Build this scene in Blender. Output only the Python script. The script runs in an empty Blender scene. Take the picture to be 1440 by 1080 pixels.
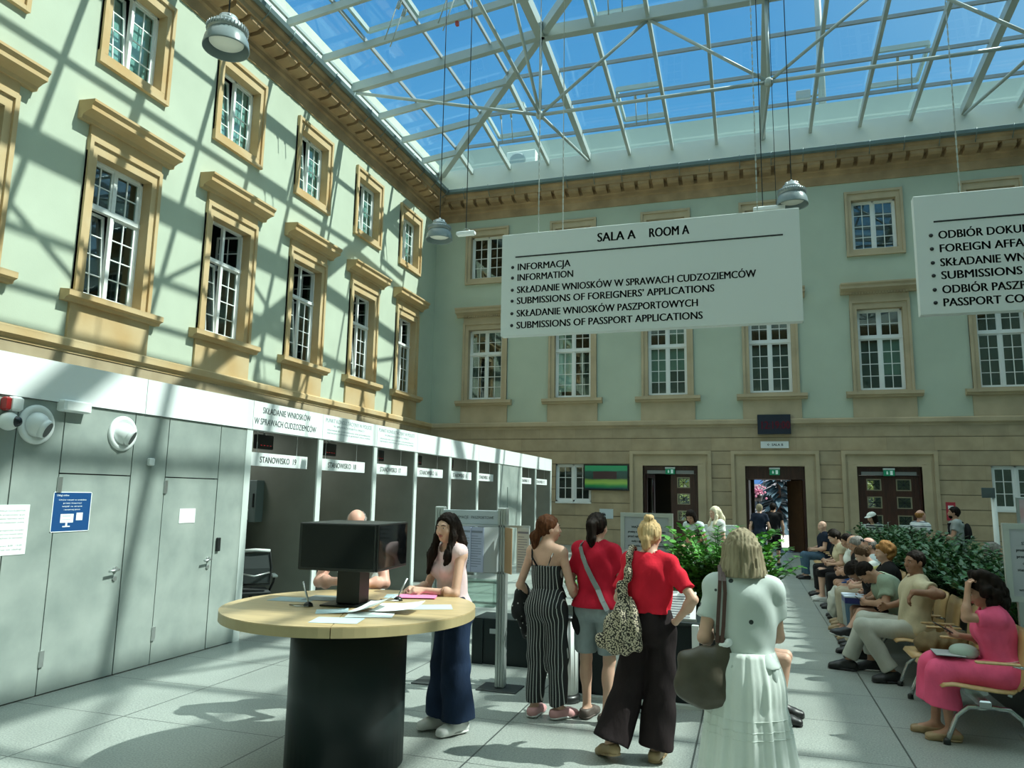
import bpy, math, random
import numpy as np
from mathutils import Vector, Matrix, Euler

random.seed(7)
scn = bpy.context.scene
COL = scn.collection
PI = math.pi

# ------------------------------------------------------------------ camera, sky, sun, exposure
CAM_H = 1.85
cam_d = bpy.data.cameras.new('camera'); cam = bpy.data.objects.new('camera', cam_d); COL.objects.link(cam)
cam_d.sensor_width = 36.0; cam_d.sensor_fit = 'HORIZONTAL'; cam_d.lens = 1038.39 / 1440 * 36
cam_d.clip_start = 0.05; cam_d.clip_end = 500
_yaw, _pitch, _roll = math.radians(17.798), math.radians(8.5235), math.radians(0.9913)
_f = Vector((-math.sin(_yaw)*math.cos(_pitch), math.cos(_yaw)*math.cos(_pitch), math.sin(_pitch)))
_r = Vector((math.cos(_yaw), math.sin(_yaw), 0)); _u = _r.cross(_f)
_r2 = _r*math.cos(_roll) + _u*math.sin(_roll); _u2 = _r2.cross(_f)
cam.matrix_world = Matrix(((_r2.x, _u2.x, -_f.x, 0), (_r2.y, _u2.y, -_f.y, 0), (_r2.z, _u2.z, -_f.z, CAM_H), (0, 0, 0, 1)))
scn.camera = cam

scn.view_settings.view_transform = 'Standard'; scn.view_settings.look = 'None'
scn.view_settings.gamma = 1.0; scn.view_settings.use_curve_mapping = False
scn.view_settings.exposure = EXPOSURE = 0.0
scn.display_settings.display_device = 'sRGB'

world = bpy.data.worlds.new('sky'); scn.world = world; world.use_nodes = True
nt = world.node_tree; nt.nodes.clear()
w_out = nt.nodes.new('ShaderNodeOutputWorld'); w_bg = nt.nodes.new('ShaderNodeBackground')
w_tc = nt.nodes.new('ShaderNodeTexCoord'); w_sep = nt.nodes.new('ShaderNodeSeparateXYZ'); w_ramp = nt.nodes.new('ShaderNodeValToRGB')
nt.links.new(w_tc.outputs['Generated'], w_sep.inputs[0]); nt.links.new(w_sep.outputs['Z'], w_ramp.inputs[0])
w_dot = nt.nodes.new('ShaderNodeVectorMath'); w_dot.operation = 'DOT_PRODUCT'; w_dot.inputs[1].default_value = Vector((0.83, 0.20, 1.0)).normalized()
w_gl = nt.nodes.new('ShaderNodeMapRange'); w_gl.interpolation_type = 'SMOOTHSTEP'; w_gl.inputs['From Min'].default_value = 0.50; w_gl.inputs['From Max'].default_value = 1.0; w_gl.inputs['To Max'].default_value = 0.75
w_mix = nt.nodes.new('ShaderNodeMix'); w_mix.data_type = 'RGBA'; w_mix.inputs['B'].default_value = (0.62, 0.88, 1.0, 1)
nt.links.new(w_tc.outputs['Generated'], w_dot.inputs[0]); nt.links.new(w_dot.outputs['Value'], w_gl.inputs['Value']); nt.links.new(w_gl.outputs[0], w_mix.inputs['Factor'])
nt.links.new(w_ramp.outputs[0], w_mix.inputs['A']); nt.links.new(w_mix.outputs['Result'], w_bg.inputs[0]); nt.links.new(w_bg.outputs[0], w_out.inputs[0])
el = w_ramp.color_ramp.elements
SKY = [(0.0, (0.12, 0.15, 0.16)), (0.02, (0.62, 0.78, 0.86)), (0.20, (0.40, 0.68, 0.90)), (0.42, (0.125, 0.42, 0.80)), (0.66, (0.07, 0.31, 0.70)), (0.80, (0.95, 1.0, 0.98)), (1.0, (1.0, 1.0, 0.95))]
el[0].position, el[0].color = SKY[0][0], (*SKY[0][1], 1)
el[1].position, el[1].color = SKY[-1][0], (*SKY[-1][1], 1)
for p_, c_ in SKY[1:-1]:
    e_ = el.new(p_); e_.color = (*c_, 1)
# unseen zenith brightened as added fill for the shade: brightness multiplier by elevation
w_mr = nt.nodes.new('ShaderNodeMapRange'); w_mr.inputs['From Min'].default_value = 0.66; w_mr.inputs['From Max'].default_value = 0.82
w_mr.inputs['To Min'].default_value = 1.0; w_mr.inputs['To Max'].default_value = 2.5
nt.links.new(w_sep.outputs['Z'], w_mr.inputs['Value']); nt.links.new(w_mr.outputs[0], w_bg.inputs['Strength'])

SUN_DIR = Vector((-0.83, -0.20, -1.0)).normalized()
sun_d = bpy.data.lights.new('sun', 'SUN'); sun = bpy.data.objects.new('sun', sun_d); COL.objects.link(sun)
sun_d.energy = 7.4; sun_d.angle = math.radians(0.55); sun_d.color = (1.0, 0.975, 0.91)
sun.rotation_euler = (-SUN_DIR).to_track_quat('Z', 'Y').to_euler(); sun.location = (20, 20, 40)

# ------------------------------------------------------------------ materials
MATS = {}
def nodes_of(m): return m.node_tree.nodes, m.node_tree.links
def mat(name, col, rough=0.6, metal=0.0, noise=0.0, nscale=6.0, spec=0.5, bump=0.0, bscale=40.0, emit=None, estr=1.0, col2=None, stretch=None, detail=4.0):
    if name in MATS: return MATS[name]
    m = bpy.data.materials.new(name); m.use_nodes = True
    N, L = nodes_of(m); b = N['Principled BSDF']
    b.inputs['Base Color'].default_value = (*col, 1); b.inputs['Roughness'].default_value = rough
    b.inputs['Metallic'].default_value = metal; b.inputs['Specular IOR Level'].default_value = spec
    if noise > 0 or col2 is not None or bump > 0:
        tc = N.new('ShaderNodeTexCoord'); mp = N.new('ShaderNodeMapping'); L.new(tc.outputs['Object'], mp.inputs[0])
        if stretch: mp.inputs['Scale'].default_value = stretch
    if noise > 0 or col2 is not None:
        t = N.new('ShaderNodeTexNoise'); t.inputs['Scale'].default_value = nscale; t.inputs['Detail'].default_value = detail
        L.new(mp.outputs[0], t.inputs['Vector'])
        r = N.new('ShaderNodeValToRGB'); r.color_ramp.elements[0].position = 0.3; r.color_ramp.elements[1].position = 0.7
        c2 = col2 if col2 is not None else tuple(min(1, c*(1+noise)) for c in col)
        c1 = col if col2 is not None else tuple(c*(1-noise) for c in col)
        r.color_ramp.elements[0].color = (*c1, 1); r.color_ramp.elements[1].color = (*c2, 1)
        L.new(t.outputs['Fac'], r.inputs[0]); L.new(r.outputs[0], b.inputs['Base Color'])
    if bump > 0:
        t2 = N.new('ShaderNodeTexNoise'); t2.inputs['Scale'].default_value = bscale; t2.inputs['Detail'].default_value = 3
        L.new(mp.outputs[0], t2.inputs['Vector'])
        bp = N.new('ShaderNodeBump'); bp.inputs['Strength'].default_value = bump; bp.inputs['Distance'].default_value = 0.01
        L.new(t2.outputs['Fac'], bp.inputs['Height']); L.new(bp.outputs[0], b.inputs['Normal'])
    if emit is not None:
        b.inputs['Emission Color'].default_value = (*emit, 1); b.inputs['Emission Strength'].default_value = estr
    MATS[name] = m
    return m

def glass_mat(name, tint, refl_rough=0.02, base_refl=0.05, fres=0.75):
    if name in MATS: return MATS[name]
    m = bpy.data.materials.new(name); m.use_nodes = True; N, L = nodes_of(m); N.clear()
    o = N.new('ShaderNodeOutputMaterial'); tr = N.new('ShaderNodeBsdfTransparent'); gl = N.new('ShaderNodeBsdfGlossy'); mx = N.new('ShaderNodeMixShader')
    lw = N.new('ShaderNodeLayerWeight'); lw.inputs['Blend'].default_value = 0.5
    pw_ = N.new('ShaderNodeMath'); pw_.operation = 'POWER'; pw_.inputs[1].default_value = 5.0
    mth = N.new('ShaderNodeMath'); mth.operation = 'MULTIPLY_ADD'; mth.inputs[1].default_value = fres; mth.inputs[2].default_value = base_refl
    tr.inputs[0].default_value = (*tint, 1); gl.inputs['Roughness'].default_value = refl_rough; gl.inputs['Color'].default_value = (0.9, 0.95, 0.95, 1)
    L.new(lw.outputs['Facing'], pw_.inputs[0]); L.new(pw_.outputs[0], mth.inputs[0]); L.new(mth.outputs[0], mx.inputs[0]); L.new(tr.outputs[0], mx.inputs[1]); L.new(gl.outputs[0], mx.inputs[2]); L.new(mx.outputs[0], o.inputs[0])
    MATS[name] = m; return m

M_PLASTER = mat('sage_plaster', (0.465, 0.525, 0.415), 0.9, noise=0.05, nscale=0.8, spec=0.2, bump=0.12, bscale=30)
M_STONE = mat('sandstone', (0.56, 0.44, 0.26), 0.85, col2=(0.50, 0.335, 0.155), nscale=0.9, spec=0.25, bump=0.15, bscale=25)
M_STONE2 = mat('sandstone_pale', (0.475, 0.385, 0.25), 0.85, noise=0.14, nscale=1.1, spec=0.25, bump=0.15, bscale=25)
M_CORN = mat('weathered_sandstone', (0.40, 0.275, 0.155), 0.9, noise=0.25, nscale=1.3, spec=0.2, bump=0.2, bscale=14)
M_WHITE = mat('white_paint', (0.80, 0.82, 0.79), 0.4)
M_STEEL = mat('grey_white_steel', (0.38, 0.44, 0.42), 0.42, spec=0.5)
M_BAR = mat('grey_glazing_bar', (0.30, 0.34, 0.35), 0.4)
M_GUTTER = mat('green_grey_zinc', (0.16, 0.22, 0.22), 0.4, metal=0.4)
M_UPSTAND = mat('grey_upstand_panel', (0.62, 0.68, 0.62), 0.6, noise=0.03, nscale=1)
M_ROOFGLASS = glass_mat('roof_glass', (0.90, 0.965, 0.955), base_refl=0.03, fres=0.5)
M_WINGLASS = glass_mat('window_glass', (0.72, 0.82, 0.80), base_refl=0.10)
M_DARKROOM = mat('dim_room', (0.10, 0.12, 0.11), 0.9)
M_BLIND = mat('pale_blind', (0.68, 0.86, 0.84), 0.8)
M_BLINDG = mat('green_blind', (0.30, 0.40, 0.32), 0.8)

# ------------------------------------------------------------------ mesh builder
class MB:
    def __init__(s): s.v = []; s.f = []; s.sm = []
    def add(s, vs, fs, smooth=False):
        n = len(s.v); s.v += [tuple(p) for p in vs]
        for f in fs: s.f.append(tuple(i+n for i in f)); s.sm.append(smooth)
        return s
    def box(s, x0, x1, y0, y1, z0, z1):
        x0, x1 = min(x0, x1), max(x0, x1); y0, y1 = min(y0, y1), max(y0, y1); z0, z1 = min(z0, z1), max(z0, z1)
        return s.add([(x0,y0,z0),(x1,y0,z0),(x1,y1,z0),(x0,y1,z0),(x0,y0,z1),(x1,y0,z1),(x1,y1,z1),(x0,y1,z1)],
              [(0,3,2,1),(4,5,6,7),(0,1,5,4),(1,2,6,5),(2,3,7,6),(3,0,4,7)])
    def bbox(s, x0, x1, y0, y1, z0, z1, b=0.01):
        """box with chamfered vertical and top/bottom edges"""
        pts = []
        for z, i in ((z0, b), (z0+b, 0), (z1-b, 0), (z1, b)):
            pts.append([(x0+i+b*.0,y0+i),(x1-i,y0+i),(x1-i,y1-i),(x0+i,y1-i)])
        vs = []
        for (z, q) in zip((z0, z0+b, z1-b, z1), pts): vs += [(a, c, z) for a, c in q]
        fs = [(3,2,1,0), (12,13,14,15)]
        for k in range(3):
            for j in range(4): fs.append((4*k+j, 4*k+(j+1)%4, 4*k+4+(j+1)%4, 4*k+4+j))
        return s.add(vs, fs)
    def beam(s, a, b, w, h, up=(0, 0, 1), drop=0.0):
        """rectangular bar from a to b, w wide, h deep; drop shifts it along its own up"""
        a = Vector(a); b = Vector(b); d = (b-a).normalized(); u = Vector(up); sd = d.cross(u)
        if sd.length < 1e-6: sd = d.cross(Vector((1, 0, 0)))
        sd.normalize(); u = sd.cross(d).normalized(); vs = []
        for p in (a, b):
            p = p + u*drop
            vs += [p-sd*w/2-u*h/2, p+sd*w/2-u*h/2, p+sd*w/2+u*h/2, p-sd*w/2+u*h/2]
        return s.add(vs, [(0,1,2,3),(7,6,5,4),(0,4,5,1),(1,5,6,2),(2,6,7,3),(3,7,4,0)])
    def tube(s, pts, r, n=8, caps=True, smooth=True):
        pts = [Vector(p) for p in pts]; k = len(pts); rs = r if isinstance(r, (list, tuple)) else [r]*k
        vs = []; prev = None
        for i, p in enumerate(pts):
            d = (pts[min(i+1, k-1)] - pts[max(i-1, 0)])
            d = d.normalized() if d.length > 1e-9 else Vector((0, 0, 1))
            if prev is None:
                sd = d.cross(Vector((0, 0, 1)))
                if sd.length < 1e-3: sd = d.cross(Vector((1, 0, 0)))
            else:
                sd = prev - d*prev.dot(d)
            sd.normalize(); up = d.cross(sd); prev = sd
            for j in range(n):
                t = 2*PI*j/n; vs.append(p + (sd*math.cos(t) + up*math.sin(t))*rs[i])
        fs = []
        for i in range(k-1):
            for j in range(n): fs.append((i*n+j, i*n+(j+1)%n, (i+1)*n+(j+1)%n, (i+1)*n+j))
        s.add(vs, fs, smooth)
        if caps:
            m = len(s.v) - len(vs)
            s.f.append(tuple(m+j for j in reversed(range(n)))); s.sm.append(False)
            s.f.append(tuple(m+(k-1)*n+j for j in range(n))); s.sm.append(False)
        return s
    def lathe(s, prof, n=24, c=(0, 0, 0), smooth=True, sx=1.0, sy=1.0, ring=False):
        """prof: (r, z) from bottom to top"""
        vs = []; fs = []
        for r, z in prof:
            for j in range(n):
                t = 2*PI*j/n; vs.append((c[0]+r*sx*math.cos(t), c[1]+r*sy*math.sin(t), c[2]+z))
        for i in range(len(prof)-1):
            for j in range(n): fs.append((i*n+j, i*n+(j+1)%n, (i+1)*n+(j+1)%n, (i+1)*n+j))
        if ring:
            k_ = (len(prof)-1)*n
            for j in range(n): fs.append((k_+j, k_+(j+1)%n, (j+1)%n, j))
            return s.add(vs, fs, smooth)
        s.add(vs, fs, smooth); m = len(s.v)-len(vs)
        if prof[0][0] > 1e-4: s.f.append(tuple(m+j for j in reversed(range(n)))); s.sm.append(False)
        if prof[-1][0] > 1e-4: s.f.append(tuple(m+(len(prof)-1)*n+j for j in range(n))); s.sm.append(False)
        return s
    def prism(s, poly, z0, z1):
        n = len(poly); vs = [(x, y, z0) for x, y in poly] + [(x, y, z1) for x, y in poly]
        return s.add(vs, [tuple(reversed(range(n))), tuple(range(n, 2*n))] + [(i, (i+1)%n, n+(i+1)%n, n+i) for i in range(n)])
    def extrude(s, prof, p0, p1, frame):
        """profile points (a,b) swept from p0 to p1; frame(p,a,b)->world"""
        n = len(prof); vs = [frame(p0, a, b) for a, b in prof] + [frame(p1, a, b) for a, b in prof]
        return s.add(vs, [tuple(reversed(range(n))), tuple(range(n, 2*n))] + [(i, (i+1)%n, n+(i+1)%n, n+i) for i in range(n)])
    def ball(s, c, r, n=12, m=8, sc=(1, 1, 1)):
        vs = [(c[0], c[1], c[2]-r*sc[2])]; fs = []
        for i in range(1, m):
            a = -PI/2 + PI*i/m
            for j in range(n):
                t = 2*PI*j/n; vs.append((c[0]+r*sc[0]*math.cos(a)*math.cos(t), c[1]+r*sc[1]*math.cos(a)*math.sin(t), c[2]+r*sc[2]*math.sin(a)))
        vs.append((c[0], c[1], c[2]+r*sc[2])); L = len(vs)-1
        for j in range(n):
            fs.append((0, 1+(j+1)%n, 1+j)); fs.append((L, L-n+j, L-n+(j+1)%n))
        for i in range(m-2):
            for j in range(n): fs.append((1+i*n+j, 1+i*n+(j+1)%n, 1+(i+1)*n+(j+1)%n, 1+(i+1)*n+j))
        return s.add(vs, fs, True)
    def xform(s, M):
        s.v = [tuple(M @ Vector(p)) for p in s.v]; return s
    def mesh(s, name, m=None):
        me = bpy.data.meshes.new(name); me.from_pydata(s.v, [], s.f)
        me.polygons.foreach_set('use_smooth', s.sm)
        if m: me.materials.append(m)
        me.update(); return me

ROOTINV = {}
def obj(name, mb, m=None, parent=None, world=True):
    """link a builder (or mesh) as one object; world=True means its points are world points"""
    if isinstance(mb, MB):
        if parent is not None and world and parent.name in ROOTINV: mb.xform(ROOTINV[parent.name])
        me = mb.mesh(name, m)
    else:
        me = mb
    o = bpy.data.objects.new(name, me); COL.objects.link(o)
    if parent is not None:
        o.parent = parent
        if parent.name in ROOTINV: ROOTINV[o.name] = ROOTINV[parent.name]
    return o
def tag(o, label=None, cat=None, group=None, kind=None):
    if label: o['label'] = label
    if cat: o['category'] = cat
    if group: o['group'] = group
    if kind: o['kind'] = kind
    return o
def thing(name, label, cat, loc=(0, 0, 0), rotz=0.0, group=None, kind=None):
    o = bpy.data.objects.new(name, None); COL.objects.link(o); o.empty_display_size = 0.1
    o.location = loc; o.rotation_euler = (0, 0, rotz)
    ROOTINV[o.name] = (Matrix.Translation(Vector(loc)) @ Matrix.Rotation(rotz, 4, 'Z')).inverted()
    return tag(o, label, cat, group, kind)
def struct(name, mb, m, label=None):
    o = obj(name, mb, m); o['kind'] = 'structure'
    if label: o['label'] = label
    return o
def structroot(name, loc=(0, 0, 0), label=None, rotz=0.0):
    o = thing(name, label, None, loc, rotz, kind='structure'); return o
def dup(root, loc=None, rotz=None, label=None):
    """copy of a thing with copies of its parts and sub-parts (mesh data shared)"""
    r = root.copy(); COL.objects.link(r)
    if loc is not None: r.location = loc
    if rotz is not None: r.rotation_euler = (0, 0, rotz)
    if label: r['label'] = label
    def rec(a, b):
        for ch in list(a.children):
            c = ch.copy(); COL.objects.link(c); c.parent = b; c.matrix_parent_inverse = ch.matrix_parent_inverse.copy(); rec(ch, c)
    rec(root, r)
    return r

def text_mesh(body, w=None, h=None, align='LEFT', bold=0.0, extrude=0.0, name='lettering', spacing=1.0):
    """flat text in XY plane, baseline at 0; scaled so that the body is w wide (and/or capital height h)"""
    cu = bpy.data.curves.new('lettering', 'FONT'); cu.body = body; cu.size = 1.0; cu.align_x = align; cu.extrude = 0; cu.resolution_u = 3
    cu.space_character = spacing
    to = bpy.data.objects.new('lettering', cu); COL.objects.link(to)
    dg = bpy.context.evaluated_depsgraph_get()
    me = bpy.data.meshes.new_from_object(to.evaluated_get(dg))
    bpy.data.objects.remove(to); bpy.data.curves.remove(cu)
    n = len(me.vertices); co = np.empty(n*3, np.float32); me.vertices.foreach_get('co', co); co = co.reshape(-1, 3)
    if n == 0: return MB()
    lo, hi = co.min(0), co.max(0)
    sx = (w/(hi[0]-lo[0])) if w else None; sy = h/0.72 if h else None
    if sx is None: sx = sy
    if sy is None: sy = sx
    co[:, 0] *= sx; co[:, 1] *= sy
    mb = MB(); vs_ = [tuple(map(float, p)) for p in co]; fs_ = [tuple(p.vertices) for p in me.polygons]
    for k_ in ((-1, 0, 1) if bold else (0,)): mb.add([(p[0]+k_*bold*sy, p[1], p[2]+k_*1e-4) for p in vs_], fs_)
    bpy.data.meshes.remove(me)
    return mb
def place_text(mb, origin, ux, uy):
    """map text XY to the plane with axes ux, uy at origin"""
    o = Vector(origin); ux = Vector(ux); uy = Vector(uy)
    mb.v = [tuple(o + ux*p[0] + uy*p[1]) for p in mb.v]; return mb
def merge(mbs):
    r = MB()
    for m in mbs: r.add(m.v, m.f); r.sm[-len(m.f):] = m.sm if m.f else []
    return r
# ------------------------------------------------------------------ the hall: floor, facades, roof
XL, XR, YB, YF = -12.5, 14.2, 28.0, -2.0
class Frame:
    """u along the wall, d out of the wall into the hall, z up"""
    def __init__(s, kind): s.k = kind
    def p(s, u, d, z):
        return {'L': (XL+d, u, z), 'B': (u, YB-d, z), 'R': (XR-d, u, z), 'F': (u, YF+d, z)}[s.k]
    def box(s, mb, u0, u1, d0, d1, z0, z1):
        a = s.p(u0, d0, z0); b = s.p(u1, d1, z1)
        return mb.box(a[0], b[0], a[1], b[1], a[2], b[2])
FL, FB, FR_, FF = Frame('L'), Frame('B'), Frame('R'), Frame('F')

def floor_material():
    m = bpy.data.materials.new('granite_slabs'); m.use_nodes = True; N, L = nodes_of(m); b = N['Principled BSDF']
    tc = N.new('ShaderNodeTexCoord'); sp = N.new('ShaderNodeSeparateXYZ'); L.new(tc.outputs['Object'], sp.inputs[0])
    def line(axis, period, off, width):
        a = N.new('ShaderNodeMath'); a.operation = 'ADD'; a.inputs[1].default_value = off; L.new(sp.outputs[axis], a.inputs[0])
        w = N.new('ShaderNodeMath'); w.operation = 'PINGPONG'; w.inputs[1].default_value = period/2; L.new(a.outputs[0], w.inputs[0])
        c = N.new('ShaderNodeMath'); c.operation = 'LESS_THAN'; c.inputs[1].default_value = width/2; L.new(w.outputs[0], c.inputs[0]); return c
    lx = line('X', 1.5, -1.06, 0.014); ly = line('Y', 1.0, -0.13, 0.010)
    mx = N.new('ShaderNodeMath'); mx.operation = 'MAXIMUM'; L.new(lx.outputs[0], mx.inputs[0]); L.new(ly.outputs[0], mx.inputs[1])
    n1 = N.new('ShaderNodeTexNoise'); n1.inputs['Scale'].default_value = 75; n1.inputs['Detail'].default_value = 2; L.new(tc.outputs['Object'], n1.inputs['Vector'])
    n2 = N.new('ShaderNodeTexNoise'); n2.inputs['Scale'].default_value = 1.2; n2.inputs['Detail'].default_value = 3; L.new(tc.outputs['Object'], n2.inputs['Vector'])
    r1 = N.new('ShaderNodeValToRGB'); r1.color_ramp.elements[0].position = .32; r1.color_ramp.elements[1].position = .68
    r1.color_ramp.elements[0].color = (0.235, 0.265, 0.25, 1); r1.color_ramp.elements[1].color = (0.48, 0.515, 0.47, 1); L.new(n1.outputs['Fac'], r1.inputs[0])
    mm = N.new('ShaderNodeMix'); mm.data_type = 'RGBA'; mm.blend_type = 'MULTIPLY'; mm.inputs['Factor'].default_value = 0.35
    L.new(r1.outputs[0], mm.inputs['A']); L.new(n2.outputs['Fac'], mm.inputs['B'])
    m2 = N.new('ShaderNodeMix'); m2.data_type = 'RGBA'; L.new(mx.outputs[0], m2.inputs['Factor']); L.new(mm.outputs['Result'], m2.inputs['A'])
    m2.inputs['B'].default_value = (0.07, 0.08, 0.075, 1); L.new(m2.outputs['Result'], b.inputs['Base Color'])
    b.inputs['Roughness'].default_value = 0.34; b.inputs['Specular IOR Level'].default_value = 0.45
    rr = N.new('ShaderNodeMapRange'); rr.inputs['To Min'].default_value = 0.26; rr.inputs['To Max'].default_value = 0.46; L.new(n1.outputs['Fac'], rr.inputs['Value']); L.new(rr.outputs[0], b.inputs['Roughness'])
    return m
struct('floor', MB().box(XL-0.4, XR+0.4, YF-0.4, YB+0.4, -0.2, 0.0), floor_material(), 'large grey granite floor slabs of the hall')

def pierced(F, mb, u0, u1, z0, z1, holes, t=0.4, d=0.0):
    """wall slab with rectangular holes (ua, ub, za, zb)"""
    us = sorted({u0, u1, *[h[0] for h in holes], *[h[1] for h in holes]}); zs = sorted({z0, z1, *[h[2] for h in holes], *[h[3] for h in holes]})
    us = [u for u in us if u0 <= u <= u1]; zs = [z for z in zs if z0 <= z <= z1]
    for j in range(len(zs)-1):
        run = None
        for i in range(len(us)):
            solid = i < len(us)-1 and not any(h[0] <= (us[i]+us[i+1])/2 <= h[1] and h[2] <= (zs[j]+zs[j+1])/2 <= h[3] for h in holes)
            if solid and run is None: run = us[i]
            if not solid and run is not None:
                F.box(mb, run, us[i], d-t, d, zs[j], zs[j+1]); run = None
    return mb

L_C = [1.3, 4.75, 8.2, 11.65, 15.1, 18.57, 22.03, 25.42]
B_C = [-10.17, -6.50, -2.83, 0.86, 4.53, 8.20, 11.87]
UP = (10.75, 12.60); MID = (5.66, 8.56); HW = 0.73
D_C = [-2.78, 0.87, 4.54]
def holes_for(cs, extra=()):
    h = .03
    return [(c-HW-h, c+HW+h, UP[0]-h, UP[1]+h) for c in cs] + [(c-HW-h, c+HW+h, MID[0]-h, MID[1]+h) for c in cs] + list(extra)
door_holes = [(c-1.0, c+1.0, 0, 3.01) for c in D_C]
gw_holes = [(c-0.68, c+0.72, 1.62, 3.06) for c in (-6.46, 8.25)]
# the upper plaster walls
struct('wall_left', pierced(FL, MB(), YF, YB, 4.5, 16.0, holes_for(L_C)), M_PLASTER, 'sage green plastered facade along the left side')
struct('wall_back', pierced(FB, MB(), XL, XR, 4.5, 15.25, holes_for(B_C)), M_PLASTER, 'sage green plastered facade at the far end')
struct('wall_right', FR_.box(MB(), YF, YB, -0.4, 0, 0, 16.35), M_PLASTER)
struct('wall_front', FF.box(MB(), XL, XR, -0.4, 0, 0, 15.25), M_PLASTER)
# ground floor stonework: courses of blocks
def courses(F, mb, u0, u1, zs, holes, d=0.03, gap=0.022):
    for a, b in zip(zs[:-1], zs[1:]):
        cuts = [(h[0], h[1]) for h in holes if h[2] < b-0.05 and h[3] > a+0.05]
        cuts.sort(); x = u0
        for c0, c1 in cuts + [(u1, u1)]:
            if c0 - x > 0.02: F.box(mb, x, c0, -0.4, d, a+gap/2, b-gap/2)
            x = max(x, c1)
    return mb
zs = [0.0, 0.62, 1.11, 1.60, 2.09, 2.57, 3.06, 3.55, 4.03, 4.53]
door_surr = [(c-1.48, c+1.48, 0, 3.55) for c in D_C]
def stone_material(name, c1, c2, bw=1.45, bh=0.4889, off=0.0):
    m = bpy.data.materials.new(name); m.use_nodes = True; N, L = nodes_of(m); b = N['Principled BSDF']
    tc = N.new('ShaderNodeTexCoord'); br = N.new('ShaderNodeTexBrick'); sp = N.new('ShaderNodeSeparateXYZ'); cb = N.new('ShaderNodeCombineXYZ')
    L.new(tc.outputs['Object'], sp.inputs[0]); ad = N.new('ShaderNodeMath'); ad.operation = 'ADD'; L.new(sp.outputs['X'], ad.inputs[0]); L.new(sp.outputs['Y'], ad.inputs[1])
    sb = N.new('ShaderNodeMath'); sb.operation = 'ADD'; sb.inputs[1].default_value = 0.34 + off; L.new(sp.outputs['Z'], sb.inputs[0])
    L.new(ad.outputs[0], cb.inputs['X']); L.new(sb.outputs[0], cb.inputs['Y']); L.new(cb.outputs[0], br.inputs['Vector'])
    br.inputs['Scale'].default_value = 1; br.inputs['Brick Width'].default_value = bw; br.inputs['Row Height'].default_value = bh
    br.inputs['Mortar Size'].default_value = 0.004; br.inputs['Color1'].default_value = (*c1, 1); br.inputs['Color2'].default_value = (*c2, 1); br.inputs['Mortar'].default_value = (c1[0]*.7, c1[1]*.7, c1[2]*.7, 1)
    n = N.new('ShaderNodeTexNoise'); n.inputs['Scale'].default_value = 2.2; n.inputs['Detail'].default_value = 6; L.new(tc.outputs['Object'], n.inputs['Vector'])
    mx = N.new('ShaderNodeMix'); mx.data_type = 'RGBA'; mx.blend_type = 'MULTIPLY'; mx.inputs['Factor'].default_value = 0.6
    cr = N.new('ShaderNodeValToRGB'); cr.color_ramp.elements[0].position = .3; cr.color_ramp.elements[0].color = (.72, .70, .68, 1); cr.color_ramp.elements[1].position = .65; cr.color_ramp.elements[1].color = (1, 1, 1, 1)
    L.new(n.outputs['Fac'], cr.inputs[0]); L.new(br.outputs['Color'], mx.inputs['A']); L.new(cr.outputs[0], mx.inputs['B']); L.new(mx.outputs['Result'], b.inputs['Base Color'])
    b.inputs['Roughness'].default_value = 0.85; b.inputs['Specular IOR Level'].default_value = 0.2
    return m
M_ASHLAR = stone_material('ashlar_stone', (0.50, 0.395, 0.25), (0.43, 0.35, 0.23))
gs = structroot('wall_back_base', (0.86, YB, 0), 'sandstone ground floor of the far facade'); 
obj('stone_courses', courses(FB, MB(), XL, XR, zs, [(h[0]+.01, h[1]-.01, h[2], h[3]) for h in door_surr] + [(h[0], h[1], h[2], h[3]) for h in gw_holes]), M_ASHLAR, gs)
bk = MB(); pierced(FB, bk, XL, XR, 0, 4.53, [(h[0]-.03, h[1]+.03, h[2], h[3]+.03) for h in door_holes] + gw_holes, t=0.39, d=0.01); obj('joint_bed', bk, mat('stone_joint', (0.20, 0.165, 0.11), 0.9), gs)
ls = structroot('wall_left_base', (XL, 15, 0), 'sandstone ground floor of the left facade')
obj('stone_courses', courses(FL, MB(), YF, YB, [0, 1, 2, 2.6, 3.1, 3.62, 4.10, 4.53], []), M_ASHLAR, ls)
# string courses
def band(F, u0, u1, prof):
    mb = MB()
    return mb.extrude(prof, u0, u1, lambda u, a, b: F.p(u, a, b))
SC = [(-0.1, 4.42), (0.05, 4.42), (0.05, 4.47), (0.13, 4.53), (0.13, 4.66), (0.08, 4.70), (-0.1, 4.70)]
struct('trim_1', band(FL, YF, YB, SC), M_STONE, 'sandstone string course on the left facade')
struct('trim_2', band(FB, XL, XR, SC), M_STONE2, 'sandstone string course on the far facade')
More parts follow.
